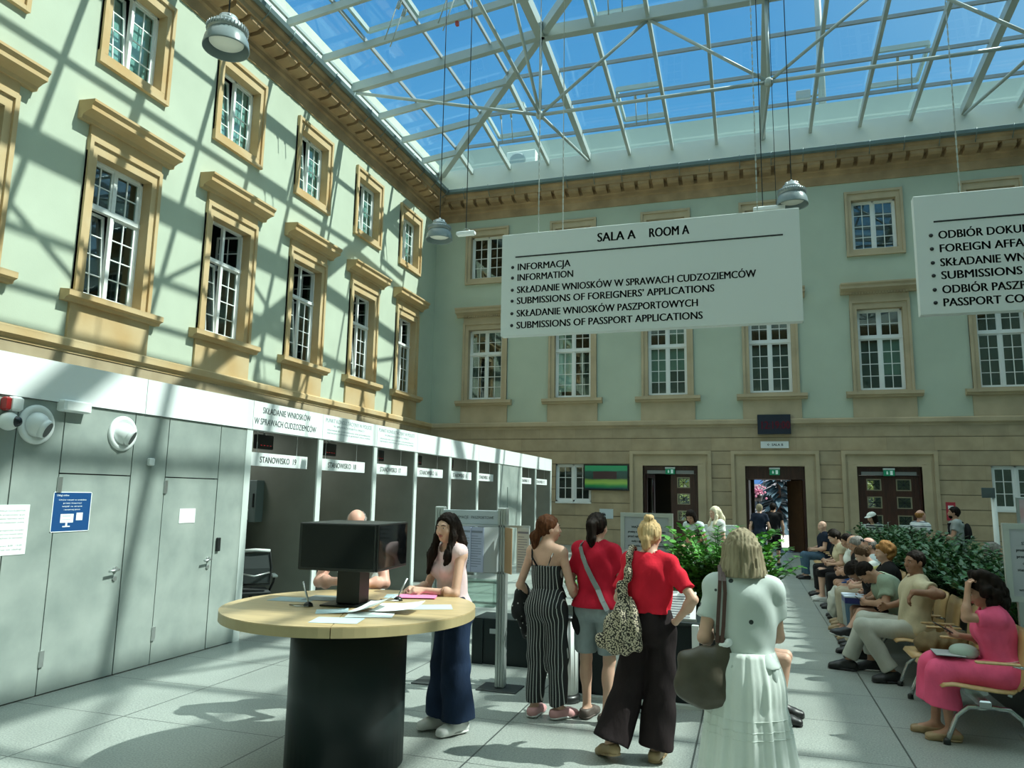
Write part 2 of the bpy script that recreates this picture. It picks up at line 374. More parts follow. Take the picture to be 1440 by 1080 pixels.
# cornices with modillion blocks and gutters
def cornice(n, F, u0, u1, lab):
    r = structroot('trim_%d' % n, F.p((u0+u1)/2, 0, 13.3), lab)
    pr = [(-0.1, 13.30), (0.04, 13.30), (0.04, 13.62), (0.10, 13.66), (0.10, 13.78), (0.16, 13.84), (0.16, 14.02), (0.62, 14.02), (0.62, 14.16), (0.70, 14.22), (0.72, 14.34), (-0.1, 14.36)]
    obj('moulding', band(F, u0, u1, pr), M_CORN, r)
    mb = MB(); k = int((u1-u0)/0.56)
    for i in range(k):
        a = u0 + 0.3 + i*0.56; pts = [(0.1, 13.82), (0.46, 13.85), (0.56, 13.91), (0.57, 14.03), (0.1, 14.03)]
        mb.extrude(pts, a, a+0.42, lambda u, x, y: F.p(u, x, y))
    obj('modillion_band', mb, M_CORN, r)
    g = MB(); ga = [(0.66, 14.40), (0.68, 14.30), (0.76, 14.26), (0.86, 14.30), (0.88, 14.42), (0.86, 14.44), (0.84, 14.32), (0.76, 14.29), (0.69, 14.33), (0.68, 14.42)]
    g.extrude(ga, u0, u1, lambda u, x, y: F.p(u, x, y)); obj('gutter', g, M_GUTTER, r)
    h = MB(); i = u0 + 0.4
    while i < u1:
        h.tube([F.p(i, 0.89, 14.46), F.p(i, 0.84, 14.25), F.p(i, 0.70, 14.12), F.p(i, 0.62, 14.05)], 0.014, 5); i += 1.1
    obj('gutter_bracket', h, M_GUTTER, r)
cornice(3, FL, YF, YB-0.0, 'sandstone cornice, modillions and gutter above the left facade')
cornice(4, FB, XL, XR, 'sandstone cornice, modillions and gutter above the far facade')
for n_, F_, a_, b_ in ((5, FR_, YF, YB), (6, FF, XL, XR)):
    struct('trim_%d' % n_, band(F_, a_, b_, [(0, 13.3), (0.1, 13.3), (0.7, 14.0), (0.85, 14.4), (0, 14.4)]), M_CORN)
# upstand panels carrying the glass
def upstand(n, F, u0, u1, lab, top=15.52, d=0.30):
    mb = MB(); F.box(mb, u0, u1, d-0.08, d, 14.30, top); F.box(mb, u0, u1, -0.1, d+0.12, 14.34, 14.40)
    struct('trim_%d' % n, mb, M_UPSTAND, lab)
upstand(7, FL, YF+.3, YB-.3, 'grey upstand panel under the glass roof, left side', 15.40, 0.08); upstand(8, FB, XL+.3, XR-.3, 'grey upstand panel under the glass roof, far end')
upstand(9, FR_, YF+.3, YB-.3, None); upstand(10, FF, XL+.3, XR-.3, None)
# dim rooms behind the facades so that the windows look into space
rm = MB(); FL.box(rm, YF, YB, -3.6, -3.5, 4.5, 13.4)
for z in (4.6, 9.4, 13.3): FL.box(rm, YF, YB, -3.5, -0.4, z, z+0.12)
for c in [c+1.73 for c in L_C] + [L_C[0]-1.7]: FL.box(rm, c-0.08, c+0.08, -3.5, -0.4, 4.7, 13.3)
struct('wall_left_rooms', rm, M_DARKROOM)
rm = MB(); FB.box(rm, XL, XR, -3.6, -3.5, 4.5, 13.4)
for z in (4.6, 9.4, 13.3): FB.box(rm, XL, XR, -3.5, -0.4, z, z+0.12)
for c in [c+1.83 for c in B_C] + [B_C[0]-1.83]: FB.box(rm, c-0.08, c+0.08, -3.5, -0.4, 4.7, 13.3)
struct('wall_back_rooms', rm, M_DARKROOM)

# ------------------------------------------------------------------ windows
WN = [0]
def sash(F, root, name, u0, u1, z0, z1, d, cols, rows, fw=0.062, tilt=0.0, swing=None, blind=None):
    """one sash with its glazing bars; pane is a sub-part. tilt leans the top into the room behind"""
    def tr(mb):
        if tilt:
            o = Vector(F.p(u0, d, z0)); ax = Vector(F.p(1, 0, 0)) - Vector(F.p(0, 0, 0)); inn = Vector(F.p(0, -1, 0)) - Vector(F.p(0, 0, 0))
            ang = tilt
            def rot(p):
                q = Vector(p) - o; dz = q.z; dd = q.dot(inn); base = q - inn*dd - Vector((0, 0, dz))
                return tuple(o + base + inn*(dd*math.cos(ang) + dz*math.sin(ang)) + Vector((0, 0, dz*math.cos(ang) - dd*math.sin(ang))))
            mb.v = [rot(p) for p in mb.v]
        if swing:
            hu, ang = swing; o = Vector(F.p(hu, d, 0)); uu = Vector(F.p(1, 0, 0)) - Vector(F.p(0, 0, 0)); inn = Vector(F.p(0, -1, 0)) - Vector(F.p(0, 0, 0))
            def rot2(p):
                q = Vector(p) - o; a = q.dot(uu); b = q.dot(inn)
                return tuple(o + uu*(a*math.cos(ang) - b*math.sin(abs(ang))*0) + inn*(abs(a)*math.sin(abs(ang)) + b*math.cos(ang)) + Vector((0, 0, q.z)))
            mb.v = [rot2(p) for p in mb.v]
        return mb
    mb = MB()
    F.box(mb, u0, u0+fw, d-.05, d, z0, z1); F.box(mb, u1-fw, u1, d-.05, d, z0, z1)
    F.box(mb, u0+fw, u1-fw, d-.05, d, z0, z0+fw); F.box(mb, u0+fw, u1-fw, d-.05, d, z1-fw, z1)
    for i in range(1, cols):
        u = u0+fw+(u1-u0-2*fw)*i/cols; F.box(mb, u-.013, u+.013, d-.035, d-.005, z0+fw, z1-fw)
    for i in range(1, rows):
        z = z0+fw+(z1-z0-2*fw)*i/rows; F.box(mb, u0+fw, u1-fw, d-.036, d-.004, z-.012, z+.012)
    s = obj(name, tr(mb), M_WHITE, root)
    g = MB(); F.box(g, u0+fw, u1-fw, d-.026, d-.020, z0+fw, z1-fw); obj('pane', tr(g), M_WINGLASS, s)
    if blind:
        b = MB(); za = z0+fw+(z1-z0-2*fw)*(1-blind[0]); F.box(b, u0+fw*.5, u1-fw*.5, d-.12, d-.11, za, z1-.02); obj('blind', tr(b), blind[1], s)
    return s
def window(F, c, kind, st=None, sill_ext=True, tilt_left=False, swing_top=False, blinds=None, stone2=None):
    WN[0] += 1; st = st or M_STONE; st2 = stone2 or st; blinds = blinds or {}
    z0, z1 = UP if kind == 'up' else MID
    root = structroot('window_%d' % WN[0], F.p(c, 0, z0)); dF = -0.20
    mb = MB(); o = 0.95 if kind == 'up' else 0.965
    zt = 12.92 if kind == 'up' else 8.86; zb = 10.50 if kind == 'up' else 5.60
    for a, b in ((-o, -HW), (HW, o)):
        F.box(mb, c+a, c+b, -0.30, 0.05, z0, z1)
        oa, ob = (a, a+.09) if a < 0 else (b-.09, b); F.box(mb, c+oa, c+ob, 0.0, 0.10, zb-.003, zt+.003)
    F.box(mb, c-o+.002, c+o-.002, -0.30, 0.048, z1, zt); F.box(mb, c-o+.003, c+o-.003, 0.04, 0.098, zt-.09, zt-.001)
    F.box(mb, c-o+.002, c+o-.002, -0.30, 0.048, zb, z0)
    if kind == 'up': F.box(mb, c-o+.003, c+o-.003, 0.04, 0.098, zb+.001, zb+.09)
    obj('stone_surround', mb, st, root)
    if kind == 'mid':
        pm = MB(); F.box(pm, c-0.95, c+0.95, 0.0, 0.07, 8.86, 9.12)
        pr = [(0, 9.10), (0.12, 9.10), (0.14, 9.17), (0.24, 9.22), (0.36, 9.25), (0.36, 9.33), (0.42, 9.40), (0.42, 9.45), (0, 9.48)]
        pm.extrude(pr, c-1.24, c+1.24, lambda u, a, b: F.p(u, a, b)); obj('cornice_hood', pm, st2, root)
        if F.k == 'B':
            dn = MB()
            for i in range(20): F.box(dn, c-.93+i*.094, c-.93+i*.094+.05, 0.05, 0.17, 9.07, 9.14)
            obj('dentils', dn, st2, root)
        sl = MB(); sl.extrude([(0, 5.40), (0.14, 5.40), (0.17, 5.46), (0.25, 5.49), (0.25, 5.60), (-0.2, 5.66), (-0.2, 5.5)], c-1.2, c+1.2, lambda u, a, b: F.p(u, a, b)); obj('sill', sl, st2, root)
        ap = MB(); F.box(ap, c-1.0, c+1.0, 0, 0.06, 4.69, 5.42); obj('apron', ap, st2, root)
    fr = MB(); w = HW
    for a, b in ((-w, -w+.055), (w-.055, w)): F.box(fr, c+a, c+b, dF-.09, dF, z0, z1)
    F.box(fr, c-w, c+w, dF-.09, dF, z0, z0+.05); F.box(fr, c-w, c+w, dF-.09, dF, z1-.05, z1)
    zt_ = z0 + (z1-z0)*0.655
    if kind == 'mid': F.box(fr, c-w, c+w, dF-.09, dF+.02, zt_-.045, zt_+.045)
    if kind == 'mid': F.box(fr, c-.04, c+.04, dF-.08, dF-.002, z0, z1)
    else: F.box(fr, c-.03, c+.03, dF-.09, dF, z0, z1)
    obj('frame', fr, M_WHITE, root)
    dS = dF-.03
    if kind == 'up':
        sash(F, root, 'sash', c-w+.05, c-.02, z0+.04, z1-.04, dS, 2, 4, tilt=0.10 if tilt_left else 0, blind=blinds.get(0))
        sash(F, root, 'sash', c+.02, c+w-.05, z0+.04, z1-.04, dS, 2, 4, blind=blinds.get(1))
    else:
        sash(F, root, 'sash', c-w+.05, c-.02, z0+.04, zt_-.03, dS, 2, 4, tilt=0.085 if tilt_left else 0, blind=blinds.get(0))
        sash(F, root, 'sash', c+.02, c+w-.05, z0+.04, zt_-.03, dS, 2, 4, blind=blinds.get(1))
        if swing_top:
            sash(F, root, 'transom_sash', c-w+.05, c-.02, zt_+.03, z1-.04, dS, 2, 2, swing=(c-w+.05, 1.35))
            sash(F, root, 'transom_sash', c+.02, c+w-.05, zt_+.03, z1-.04, dS, 2, 2, swing=(c+w-.05, -1.35))
        else:
            sash(F, root, 'transom_sash', c-w+.05, c-.02, zt_+.03, z1-.04, dS, 2, 2, blind=blinds.get(2))
            sash(F, root, 'transom_sash', c+.02, c+w-.05, zt_+.03, z1-.04, dS, 2, 2, blind=blinds.get(3))
    return root
for i, c in enumerate(L_C):
    window(FL, c, 'up', tilt_left=True, blinds={0: (0.98, M_BLIND), 1: (0.98, M_BLIND)})
    window(FL, c, 'mid', tilt_left=True, swing_top=(i >= 4))
for i, c in enumerate(B_C):
    window(FB, c, 'up', st=M_STONE2)
    window(FB, c, 'mid', st=M_STONE2, blinds={1: {0: (0.9, M_BLIND), 2: (1, M_BLINDG)}, 2: {0: (0.75, M_BLINDG), 1: (0.5, M_BLINDG), 3: (1, M_BLINDG)}, 4: {1: (0.72, M_BLINDG)}}.get(i))
# ground floor windows of the far facade
for c in (-6.44, 8.27):
    WN[0] += 1; root = structroot('window_%d' % WN[0], FB.p(c, 0, 1.62)); w = 0.70
    fr = MB()
    for a, b in ((-w, -w+.06), (w-.06, w), (-.035, .035)): FB.box(fr, c+a, c+b, -.17, -.06, 1.62, 3.06)
    FB.box(fr, c-w, c+w, -.17, -.06, 1.62, 1.69); FB.box(fr, c-w, c+w, -.17, -.06, 3.0, 3.06); FB.box(fr, c-w, c+w, -.10, .06, 1.56, 1.63)
    obj('frame', fr, M_WHITE, root)
    sash(FB, root, 'sash', c-w+.05, c-.03, 1.68, 3.01, -.09, 2, 3, fw=.07); sash(FB, root, 'sash', c+.03, c+w-.05, 1.68, 3.01, -.09, 2, 3, fw=.07)
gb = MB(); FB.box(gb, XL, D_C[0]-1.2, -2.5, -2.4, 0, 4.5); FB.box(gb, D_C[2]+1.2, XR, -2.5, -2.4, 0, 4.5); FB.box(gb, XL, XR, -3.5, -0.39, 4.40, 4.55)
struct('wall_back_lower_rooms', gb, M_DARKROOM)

# ------------------------------------------------------------------ doors at the far end
M_WOOD_D = mat('dark_brown_door_wood', (0.060, 0.020, 0.012), 0.35, noise=0.3, nscale=3, stretch=(6, 6, 0.6))
M_ALU = mat('brushed_aluminium', (0.55, 0.58, 0.57), 0.35, metal=0.9)
M_BLACK = mat('black_plastic', (0.012, 0.014, 0.014), 0.35)
M_GREENSIGN = mat('green_exit_sign', (0.01, 0.26, 0.12), 0.5, emit=(0.01, 0.30, 0.13), estr=0.06)
M_PICTO = mat('pale_pictogram', (0.75, 0.9, 0.85), 0.5, emit=(0.7, 0.9, 0.8), estr=0.08)
M_DOORGLASS = glass_mat('door_glass', (0.75, 0.82, 0.72), base_refl=0.08)
def door_leaf(root, name, hinge, ang, w, h, panes, wood=M_WOOD_D, solid=True):
    """leaf built along +x from the hinge; ang turns it about z"""
    M = Matrix.Translation(Vector(hinge)) @ Matrix.Rotation(ang, 4, 'Z'); mb = MB(); t = 0.055
    if panes == 'squares':
        rows = [(1.02, 1.36), (1.62, 1.98), (2.22, 2.58)]; px0, px1 = w*.27, w*.73; z = 0.02
        for a, b in rows: mb.box(0, w, -t/2, t/2, z, a); mb.box(0, px0, -t/2, t/2, a, b); mb.box(px1, w, -t/2, t/2, a, b); z = b
        mb.box(0, w, -t/2, t/2, z, h)
    elif panes == 'full':
        mb.box(0, .11, -t/2, t/2, .02, h); mb.box(w-.11, w, -t/2, t/2, .02, h); mb.box(.11, w-.11, -t/2, t/2, .02, .3); mb.box(.11, w-.11, -t/2, t/2, h-.13, h)
        rows = [(.3, h-.13)]; px0, px1 = .11, w-.11
    else: mb.box(0, w, -t/2, t/2, .02, h); rows = []
    l = obj(name, mb.xform(M), wood, root)
    for a, b in rows:
        g = MB().box(px0, px1, -.006, .006, a, b).xform(M); obj('pane', g, M_DOORGLASS, l)
        if panes == 'squares':
            f = MB()
            for q in ((px0-.02, px0+.015), (px1-.015, px1+.02)): f.box(q[0], q[1], -.036, .036, a-.02, b+.02)
            f.box(px0, px1, -.036, .036, a-.02, a+.015); f.box(px0, px1, -.036, .036, b-.015, b+.02)
            obj('pane_bead', f.xform(M), mat('brass_bead', (.35, .30, .2), .4, metal=.5), l)
            m = MB(); cx, cz = (px0+px1)/2, (a+b)/2
            for k in range(4):
                e = PI*k/4; r = (px1-px0)/2*(1.0 if k % 2 == 0 else 1.2); m.beam((cx-r*math.cos(e), 0, cz-r*math.sin(e)), (cx+r*math.cos(e), 0, cz+r*math.sin(e)), .018, .014, up=(0, 1, 0))
            obj('grille_star', m.xform(M), M_BLACK, l)
    hd = MB().tube([(w-.09, -.05, .95), (w-.09, -.05, 1.15)], .014, 6).xform(M); obj('handle', hd, M_ALU, l)
    return l
for i, c in enumerate(D_C):
    r = structroot('door_%d' % (i+1), (c, YB, 0))
    sr = MB()
    for s_ in (-1, 1):
        a, b = (c-1.48, c-1.0) if s_ < 0 else (c+1.0, c+1.48)
        FB.box(sr, a, b, -.4, .06, 0, 3.48); oa = (a, a+.12) if s_ < 0 else (b-.12, b); FB.box(sr, *oa, .05, .14, 0, 3.55)
        ia = (b-.1, b) if s_ < 0 else (a, a+.1); FB.box(sr, *ia, -.4, .09, 0, 3.06)
        ma = (b-.28, b-.1) if s_ < 0 else (a+.1, a+.28); FB.box(sr, *ma, .05, .085, 0, 3.2)
    FB.box(sr, c-1.478, c+1.478, -.398, .058, 3.012, 3.5); FB.box(sr, c-1.478, c+1.478, .05, .137, 3.43, 3.553); FB.box(sr, c-1.002, c+1.002, .05, .088, 3.012, 3.092); FB.box(sr, c-1.198, c+1.198, .05, .083, 3.088, 3.198)
    obj('stone_surround', sr, M_STONE2, r)
    fr = MB(); FB.box(fr, c-1, c-.93, -.35, -.12, 0, 3.0); FB.box(fr, c+.93, c+1, -.35, -.12, 0, 3.0); FB.box(fr, c-.93, c+.93, -.35, -.12, 2.72 if i != 1 else 2.55, 3.0); obj('frame', fr, M_WOOD_D, r)
    y = YB + 0.22
    if i == 0:
        door_leaf(r, 'leaf', (c-.92, y, 0), 1.35, .92, 2.70, 'full'); door_leaf(r, 'leaf', (c+.92, y, 0), PI, .92, 2.70, 'squares')
    elif i == 1:
        door_leaf(r, 'leaf', (c-.92, y+.02, 0), 1.50, .92, 2.52, 'solid'); door_leaf(r, 'leaf', (c+.92, y+.02, 0), PI-1.05, .92, 2.52, 'solid', wood=mat('brown_door_wood', (.085, .042, .02), .4, noise=.2, nscale=4))
    else:
        door_leaf(r, 'leaf', (c-.92, y, 0), 0.0, .92, 2.70, 'squares'); door_leaf(r, 'leaf', (c+.92, y, 0), PI, .92, 2.70, 'squares')
    if i != 1:
        cl = MB(); FB.box(cl, c-.85, c-.15, -.12, -.05, 2.72, 2.84); FB.box(cl, c+.2, c+.85, -.12, -.05, 2.72, 2.84); obj('door_closer', cl, mat('dull_aluminium', (.28, .28, .27), .5, metal=.3), r)
    ex = thing('exit_sign', 'small green exit sign over the %s dark wooden door' % ['left', 'middle open', 'right'][i], 'sign', FB.p(c, 0, 2.75), group=None)
    b = MB(); FB.box(b, c-.17, c+.17, -.06, .04, 2.70, 2.90); obj('sign_face', b, M_GREENSIGN, ex)
    t = MB(); FB.box(t, c-.18, c+.18, -.06, .05, 2.90, 2.96); obj('housing', t, mat('light_housing', (.6, .65, .6), .5), ex)
    pz = MB(); pz.ball(FB.p(c-.06, .045, 2.835), .022, 8, 5); FB.box(pz, c-.085, c-.03, .041, .045, 2.75, 2.82); FB.box(pz, c+.03, c+.11, .041, .045, 2.73, 2.87); obj('pictogram', pz, M_PICTO, ex)
# vestibule beyond the doors
vb = MB(); v0, v1 = YB+.4, YB+3.2
for x in (D_C[0]-1.3, (D_C[0]+D_C[1])/2, (D_C[1]+D_C[2])/2, D_C[2]+1.3): vb.box(x-.1, x+.1, v0, v1, 0, 3.2)
vb.box(D_C[0]-1.4, D_C[2]+1.4, v0, v1, 3.05, 3.2); 
for c in D_C: 
    w2 = .68; vb.box(c-1.75, c-w2, v1-.1, v1, 0, 3.1); vb.box(c+w2, c+1.75, v1-.1, v1, 0, 3.1); vb.box(c-w2, c+w2, v1-.1, v1, 2.6, 3.1)
vb.box(D_C[0]-.7, D_C[0]+.06, v1-.14, v1-.02, 0, 2.62); vb.box(D_C[2]-.02, D_C[2]+.7, v1-.14, v1-.02, 0, 2.62)  # blocking boards added so half of each side doorway stays dark
struct('wall_back_vestibule', vb, mat('vestibule_brown', (.10, .075, .05), .7))
struct('floor_vestibule', MB().box(D_C[0]-1.4, D_C[2]+1.4, YB+.4, v1, -.2, 0.0), mat('vestibule_floor', (.20, .23, .28), .25))

# ------------------------------------------------------------------ glass roof
def ZS(x, y): return 15.22 + min(0.12*(x-XL), 0.12*(XR-x), 0.1067*(YB-y), 0.1067*(y-YF))
XM = (XL+XR)/2; RY0, RY1 = YF+15.0, YB-15.0
roof = structroot('ceiling', (XM, 13, 15.2), 'glass hip roof on white painted steel beams')
def zl(x, y): return (x, y, ZS(x, y))
def strut(name, a, b, w, h, drop=None, m=M_STEEL, up=(0, 0, 1)):
    return obj(name, MB().beam(a, b, w, h, up=up, drop=h/2 if drop is None else drop), m, roof)
main_x = [XL+6.675, XM, XR-6.675]; main_y = [YB-7.5*k for k in range(1, 4)]
y = YB - 1.875
while y > YF + 0.5:
    dist = min(YB-y, y-YF); run = min(13.35, dist*0.1067/0.12)
    mainr = any(abs(y-q) < .05 for q in main_y); w, h = (.20, .30) if mainr else (.11, .22)
    if run > 0.5:
        strut('rafter', zl(XL+.02, y), zl(XL+run, y), w, h); strut('rafter', zl(XR-.02, y), zl(XR-run, y), w, h)
    y -= 1.875
for k in range(1, 16):
    x = XL + 1.66875*k; dist = min(x-XL, XR-x); run = dist*0.12/0.1067
    mainr = any(abs(x-q) < .05 for q in main_x); w, h = (.20, .30) if mainr else (.11, .22)
    strut('rafter', zl(x, YB-.25), zl(x, YB-run), w, h); strut('rafter', zl(x, YF+.25), zl(x, YF+run), w, h)
for sx, ey, ry in ((XL, YB, RY1), (XR, YB, RY1), (XL, YF, RY0), (XR, YF, RY0)):
    strut('hip_beam', zl(sx + (0.12 if sx < 0 else -.12), ey + (-.12 if ey > 0 else .12)), zl(XM, ry), .22, .34)
obj('apex_hub', MB().lathe([(.0, -.1), (.45, -.05), (.5, .1), (.45, .35), (0, .4)], 20, zl(XM, RY1)), M_STEEL, roof)
# ring beams, tie rods and struts
xs_, ys_ = [XL+6.675, XR-6.675], [YB-7.5, YF+7.5]
zr = ZS(xs_[0], ys_[0]) 
for y in ys_: strut('ring_beam', (xs_[0], y, zr-.05), (xs_[1], y, zr-.05), .26, .38)
for x in xs_: strut('ring_beam', (x, ys_[0], zr-.05), (x, ys_[1], zr-.05), .26, .38)
ZT = 13.45
def tie(a, b, r=.055, name='tie_rod'): return obj(name, MB().tube([a, b], r, 8), M_STEEL, roof)
for y in ys_:
    nodes = [(x, y, ZT) for x in main_x]; tops = [zl(XL+.1, y)] + [(x, y, zr) for x in main_x] + [zl(XR-.1, y)]
    tie(tops[0], nodes[0]); tie(nodes[-1], tops[-1])
    for a, b in zip(nodes[:-1], nodes[1:]):
        tie(a, b); mx_ = ((a[0]+b[0])/2, y, zr); tie(a, mx_, .05, 'truss_diagonal'); tie(b, mx_, .05, 'truss_diagonal')
    for n_ in nodes: tie(n_, (n_[0], y, ZS(n_[0], y)), .05, 'truss_post')
for x in main_x[::2]:
    ny = [YB-7.5*k for k in (1, 2, 3)]; tie(zl(x, YB-.3), (x, ny[0], ZT)); tie((x, ny[-1], ZT), zl(x, YF+.3))
    for a, b in zip(ny[:-1], ny[1:]):
        tie((x, a, ZT), (x, b, ZT)); my = (x, (a+b)/2, zr); tie((x, a, ZT), my, .05, 'truss_diagonal'); tie((x, b, ZT), my, .05, 'truss_diagonal')
    for q in ny[1:-1]: tie((x, q, ZT), (x, q, zr), .05, 'truss_post')
x = XM
tie(zl(x, YB-.3), (x, YB-7.5, ZT)); tie((x, YF+7.5, ZT), zl(x, YF+.3))
for nx in main_x:
    for ny_ in (YB-7.5, ):
        nd = MB().lathe([(.0, -.13), (.10, -.11), (.13, -.03), (.13, .03), (.08, .1), (0, .12)], 12, (nx, ny_, ZT)); obj('tie_node', nd, M_STEEL, roof)
# glazing bars parallel to the eaves, glass
GZ = 0.30
def zg(x, y): return (x, y, ZS(x, y)+GZ)
for k in range(1, 8):
    d = 1.669*k - (.12 if k == 1 else 0); yy = d*0.12/0.1067
    for X, sg in ((XL, 1), (XR, -1)): strut('glazing_bar', zg(X+sg*d, YB-yy), zg(X+sg*d, YF+yy), .07, .12, 0, M_BAR)
for k in range(1, 8):
    d = 1.83*k; xx = d*0.1067/0.12
    for Y, sg in ((YB, -1), (YF, 1)): strut('glazing_bar', zg(XL+xx, Y+sg*d), zg(XR-xx, Y+sg*d), .07, .12, 0, M_BAR)
for a, b in ((zg(XL+.05, YB-.1), zg(XR-.05, YB-.1)), (zg(XL+.05, YF+.1), zg(XR-.05, YF+.1)), (zg(XL+.05, YB), zg(XL+.05, YF)), (zg(XR-.05, YB), zg(XR-.05, YF))):
    strut('eave_bar', a, b, .10, .10, 0, M_STEEL)
def slope(pts):
    g = MB(); top = [(p[0], p[1], p[2]+.012) for p in pts]; n = len(pts)
    g.add(list(pts)+top, [tuple(range(n)), tuple(reversed(range(n, 2*n)))] + [(i, n+i, n+(i+1) % n, (i+1) % n) for i in range(n)]); obj('glass_slope', g, M_ROOFGLASS, roof)
GA = .36
def zq(x, y): return (x, y, ZS(x, y)+GA)
slope([zq(XL, YB), zq(XL, YF), zq(XM, RY1)]); slope([zq(XR, YF), zq(XR, YB), zq(XM, RY1)])
slope([zq(XR, YB), zq(XL, YB), zq(XM, RY1)]); slope([zq(XL, YF), zq(XR, YF), zq(XM, RY0)])
# opened roof vents with their rods
def vent(x0, x1, y0, y1, wall):
    mb = MB(); lift = .16
    c = [zq(x0, y0), zq(x1, y0), zq(x1, y1), zq(x0, y1)]; c = [Vector(p)+Vector((0, 0, lift)) for p in c]
    for a, b in zip(c, c[1:]+c[:1]): mb.beam(a, b, .09, .16)
    v = obj('roof_vent', mb, M_STEEL, roof)
    r = MB()
    if wall == 'B':
        for f_ in (.42, .68):
            xx = x0+(x1-x0)*f_; r.tube([(xx, y0+.1, ZS(xx, y0)+.35), (xx, y0+.35, ZS(xx, y0)-.75)], .018, 6); r.tube([(xx, y0+.05, ZS(xx, y0)+.36), (xx, y0+.12, ZS(xx, y0)+.12)], .045, 6)
    else:
        for f_ in (.40, .60):
            yy = y0+(y1-y0)*f_; r.tube([(x1-.1, yy, ZS(x1, yy)+.3), (x1-.5, yy, ZS(x1, yy)-.85)], .018, 6); r.tube([(x1, yy, ZS(x1, yy)+.3), (x1-.12, yy, ZS(x1, yy)+.05)], .045, 6)
    obj('actuator_rod', r, M_STEEL, v)
bx = lambda k: XL+1.66875*k
for k in (2, 5, 10, 13): vent(bx(k)+.07, bx(k+1)-.07, YB-3.7, YB-1.87, 'B')
vent(bx(5)+.07, bx(6)-.07, YB-9.2, YB-7.4, 'B'); vent(bx(1)+.03, bx(2), YB-11.2, YB-9.45, 'L'); vent(bx(2)+.03, bx(3), YB-11.2, YB-9.45, 'L')
obj('red_sensor', MB().box(-7.95, -7.86, 18.62, 18.72, ZS(-7.9, 18.7)-.12, ZS(-7.9, 18.7)+.10), mat('red_box', (.5, .08, .06), .5), roof)

# ------------------------------------------------------------------ outdoors seen through roof and doors
struct('ground', MB().box(-60, 60, YB+3.2, 95, -.25, -.02), mat('pale_paving', (.55, .50, .46), .85, noise=.06, nscale=.6), 'sunlit paving outside the open door')
pw = tag(obj('parapet_wall', MB().box(-30, 32, YB+1.6, YB+2.0, 14.4, 17.35), mat('pale_green_parapet', (.46, .52, .46), .8, noise=.04, nscale=.7)), 'pale parapet wall seen through the glass above the far eave', 'wall'); pw['kind'] = 'structure'
struct('added_parapet_right', MB().box(XR+.1, XR+.5, YF, YB+2, 14.3, 16.45), M_PLASTER)  # unseen parapet added; its height sets the shade edge on the floor
struct('roof_ledge', MB().box(-30, 32, YB+.9, YB+1.6, 14.4, 15.85), mat('pale_green_parapet', (.46, .52, .46)), 'flat ledge between glass roof and parapet')
ac = thing('air_conditioner', 'pale air conditioner unit with round fan behind the far roof glass', 'air conditioner', (-9.1, YB+1.5, 15.9))
obj('case', MB().bbox(-9.75, -8.45, YB+1.05, YB+1.5, 15.85, 16.75, .03), mat('off_white_case', (.72, .76, .70), .5), ac)
obj('fan', MB().lathe([(.0, 0), (.36, 0), (.36, .03), (.30, .05), (0, .05)], 20).xform(Matrix.Translation((-9.25, YB+1.05, 16.3)) @ Matrix.Rotation(PI/2, 4, 'X')), mat('grey_fan', (.30, .36, .36), .6), ac)
ms = thing('rooftop_mast', 'tall pale mast with floodlight standing beyond the far roof glass', 'mast', (3.3, YB+2.6, 17.3))
obj('pole', MB().tube([(3.3, YB+2.6, 15.0), (3.3, YB+2.6, 27)], [.16, .12], 10), M_STEEL, ms)
obj('floodlight', MB().bbox(2.3, 2.85, YB+2.4, YB+2.7, 18.1, 18.5, .04).tube([(2.8, YB+2.6, 18.25), (3.3, YB+2.6, 18.3)], .05, 6), mat('grey_fan', (.30, .36, .36), .6), ms)
tw = mat('pale_mast', (.62, .68, .66), .5)
# ------------------------------------------------------------------ service booths along the left side
K = -6.10
M_LAM = mat('concrete_look_laminate', (0.225, 0.27, 0.25), 0.45, col2=(0.34, 0.385, 0.355), nscale=2.6, detail=10)
M_LAMD = mat('dark_grey_laminate', (0.19, 0.205, 0.175), 0.55, noise=0.08, nscale=3)
M_WBOARD = mat('white_board', (0.78, 0.82, 0.81), 0.35)
M_INK = mat('dark_lettering', (0.03, 0.045, 0.045), 0.5)
M_INKG = mat('grey_lettering', (0.20, 0.28, 0.31), 0.5)
M_PAPER = mat('white_paper', (0.82, 0.86, 0.85), 0.7)
M_SHADOWGAP = mat('dark_gap', (0.03, 0.03, 0.03), 0.8)
XB = K - 2.9
booth = thing('service_booth_row', 'long row of grey service booths under a white fascia along the left side', 'booth', (K-1.4, 13, 0)); booth['kind'] = 'structure'
booth['label'] = 'long row of grey service booths under a white fascia on the left'
def bpart(n, mb, m): return obj(n, mb, m, booth)
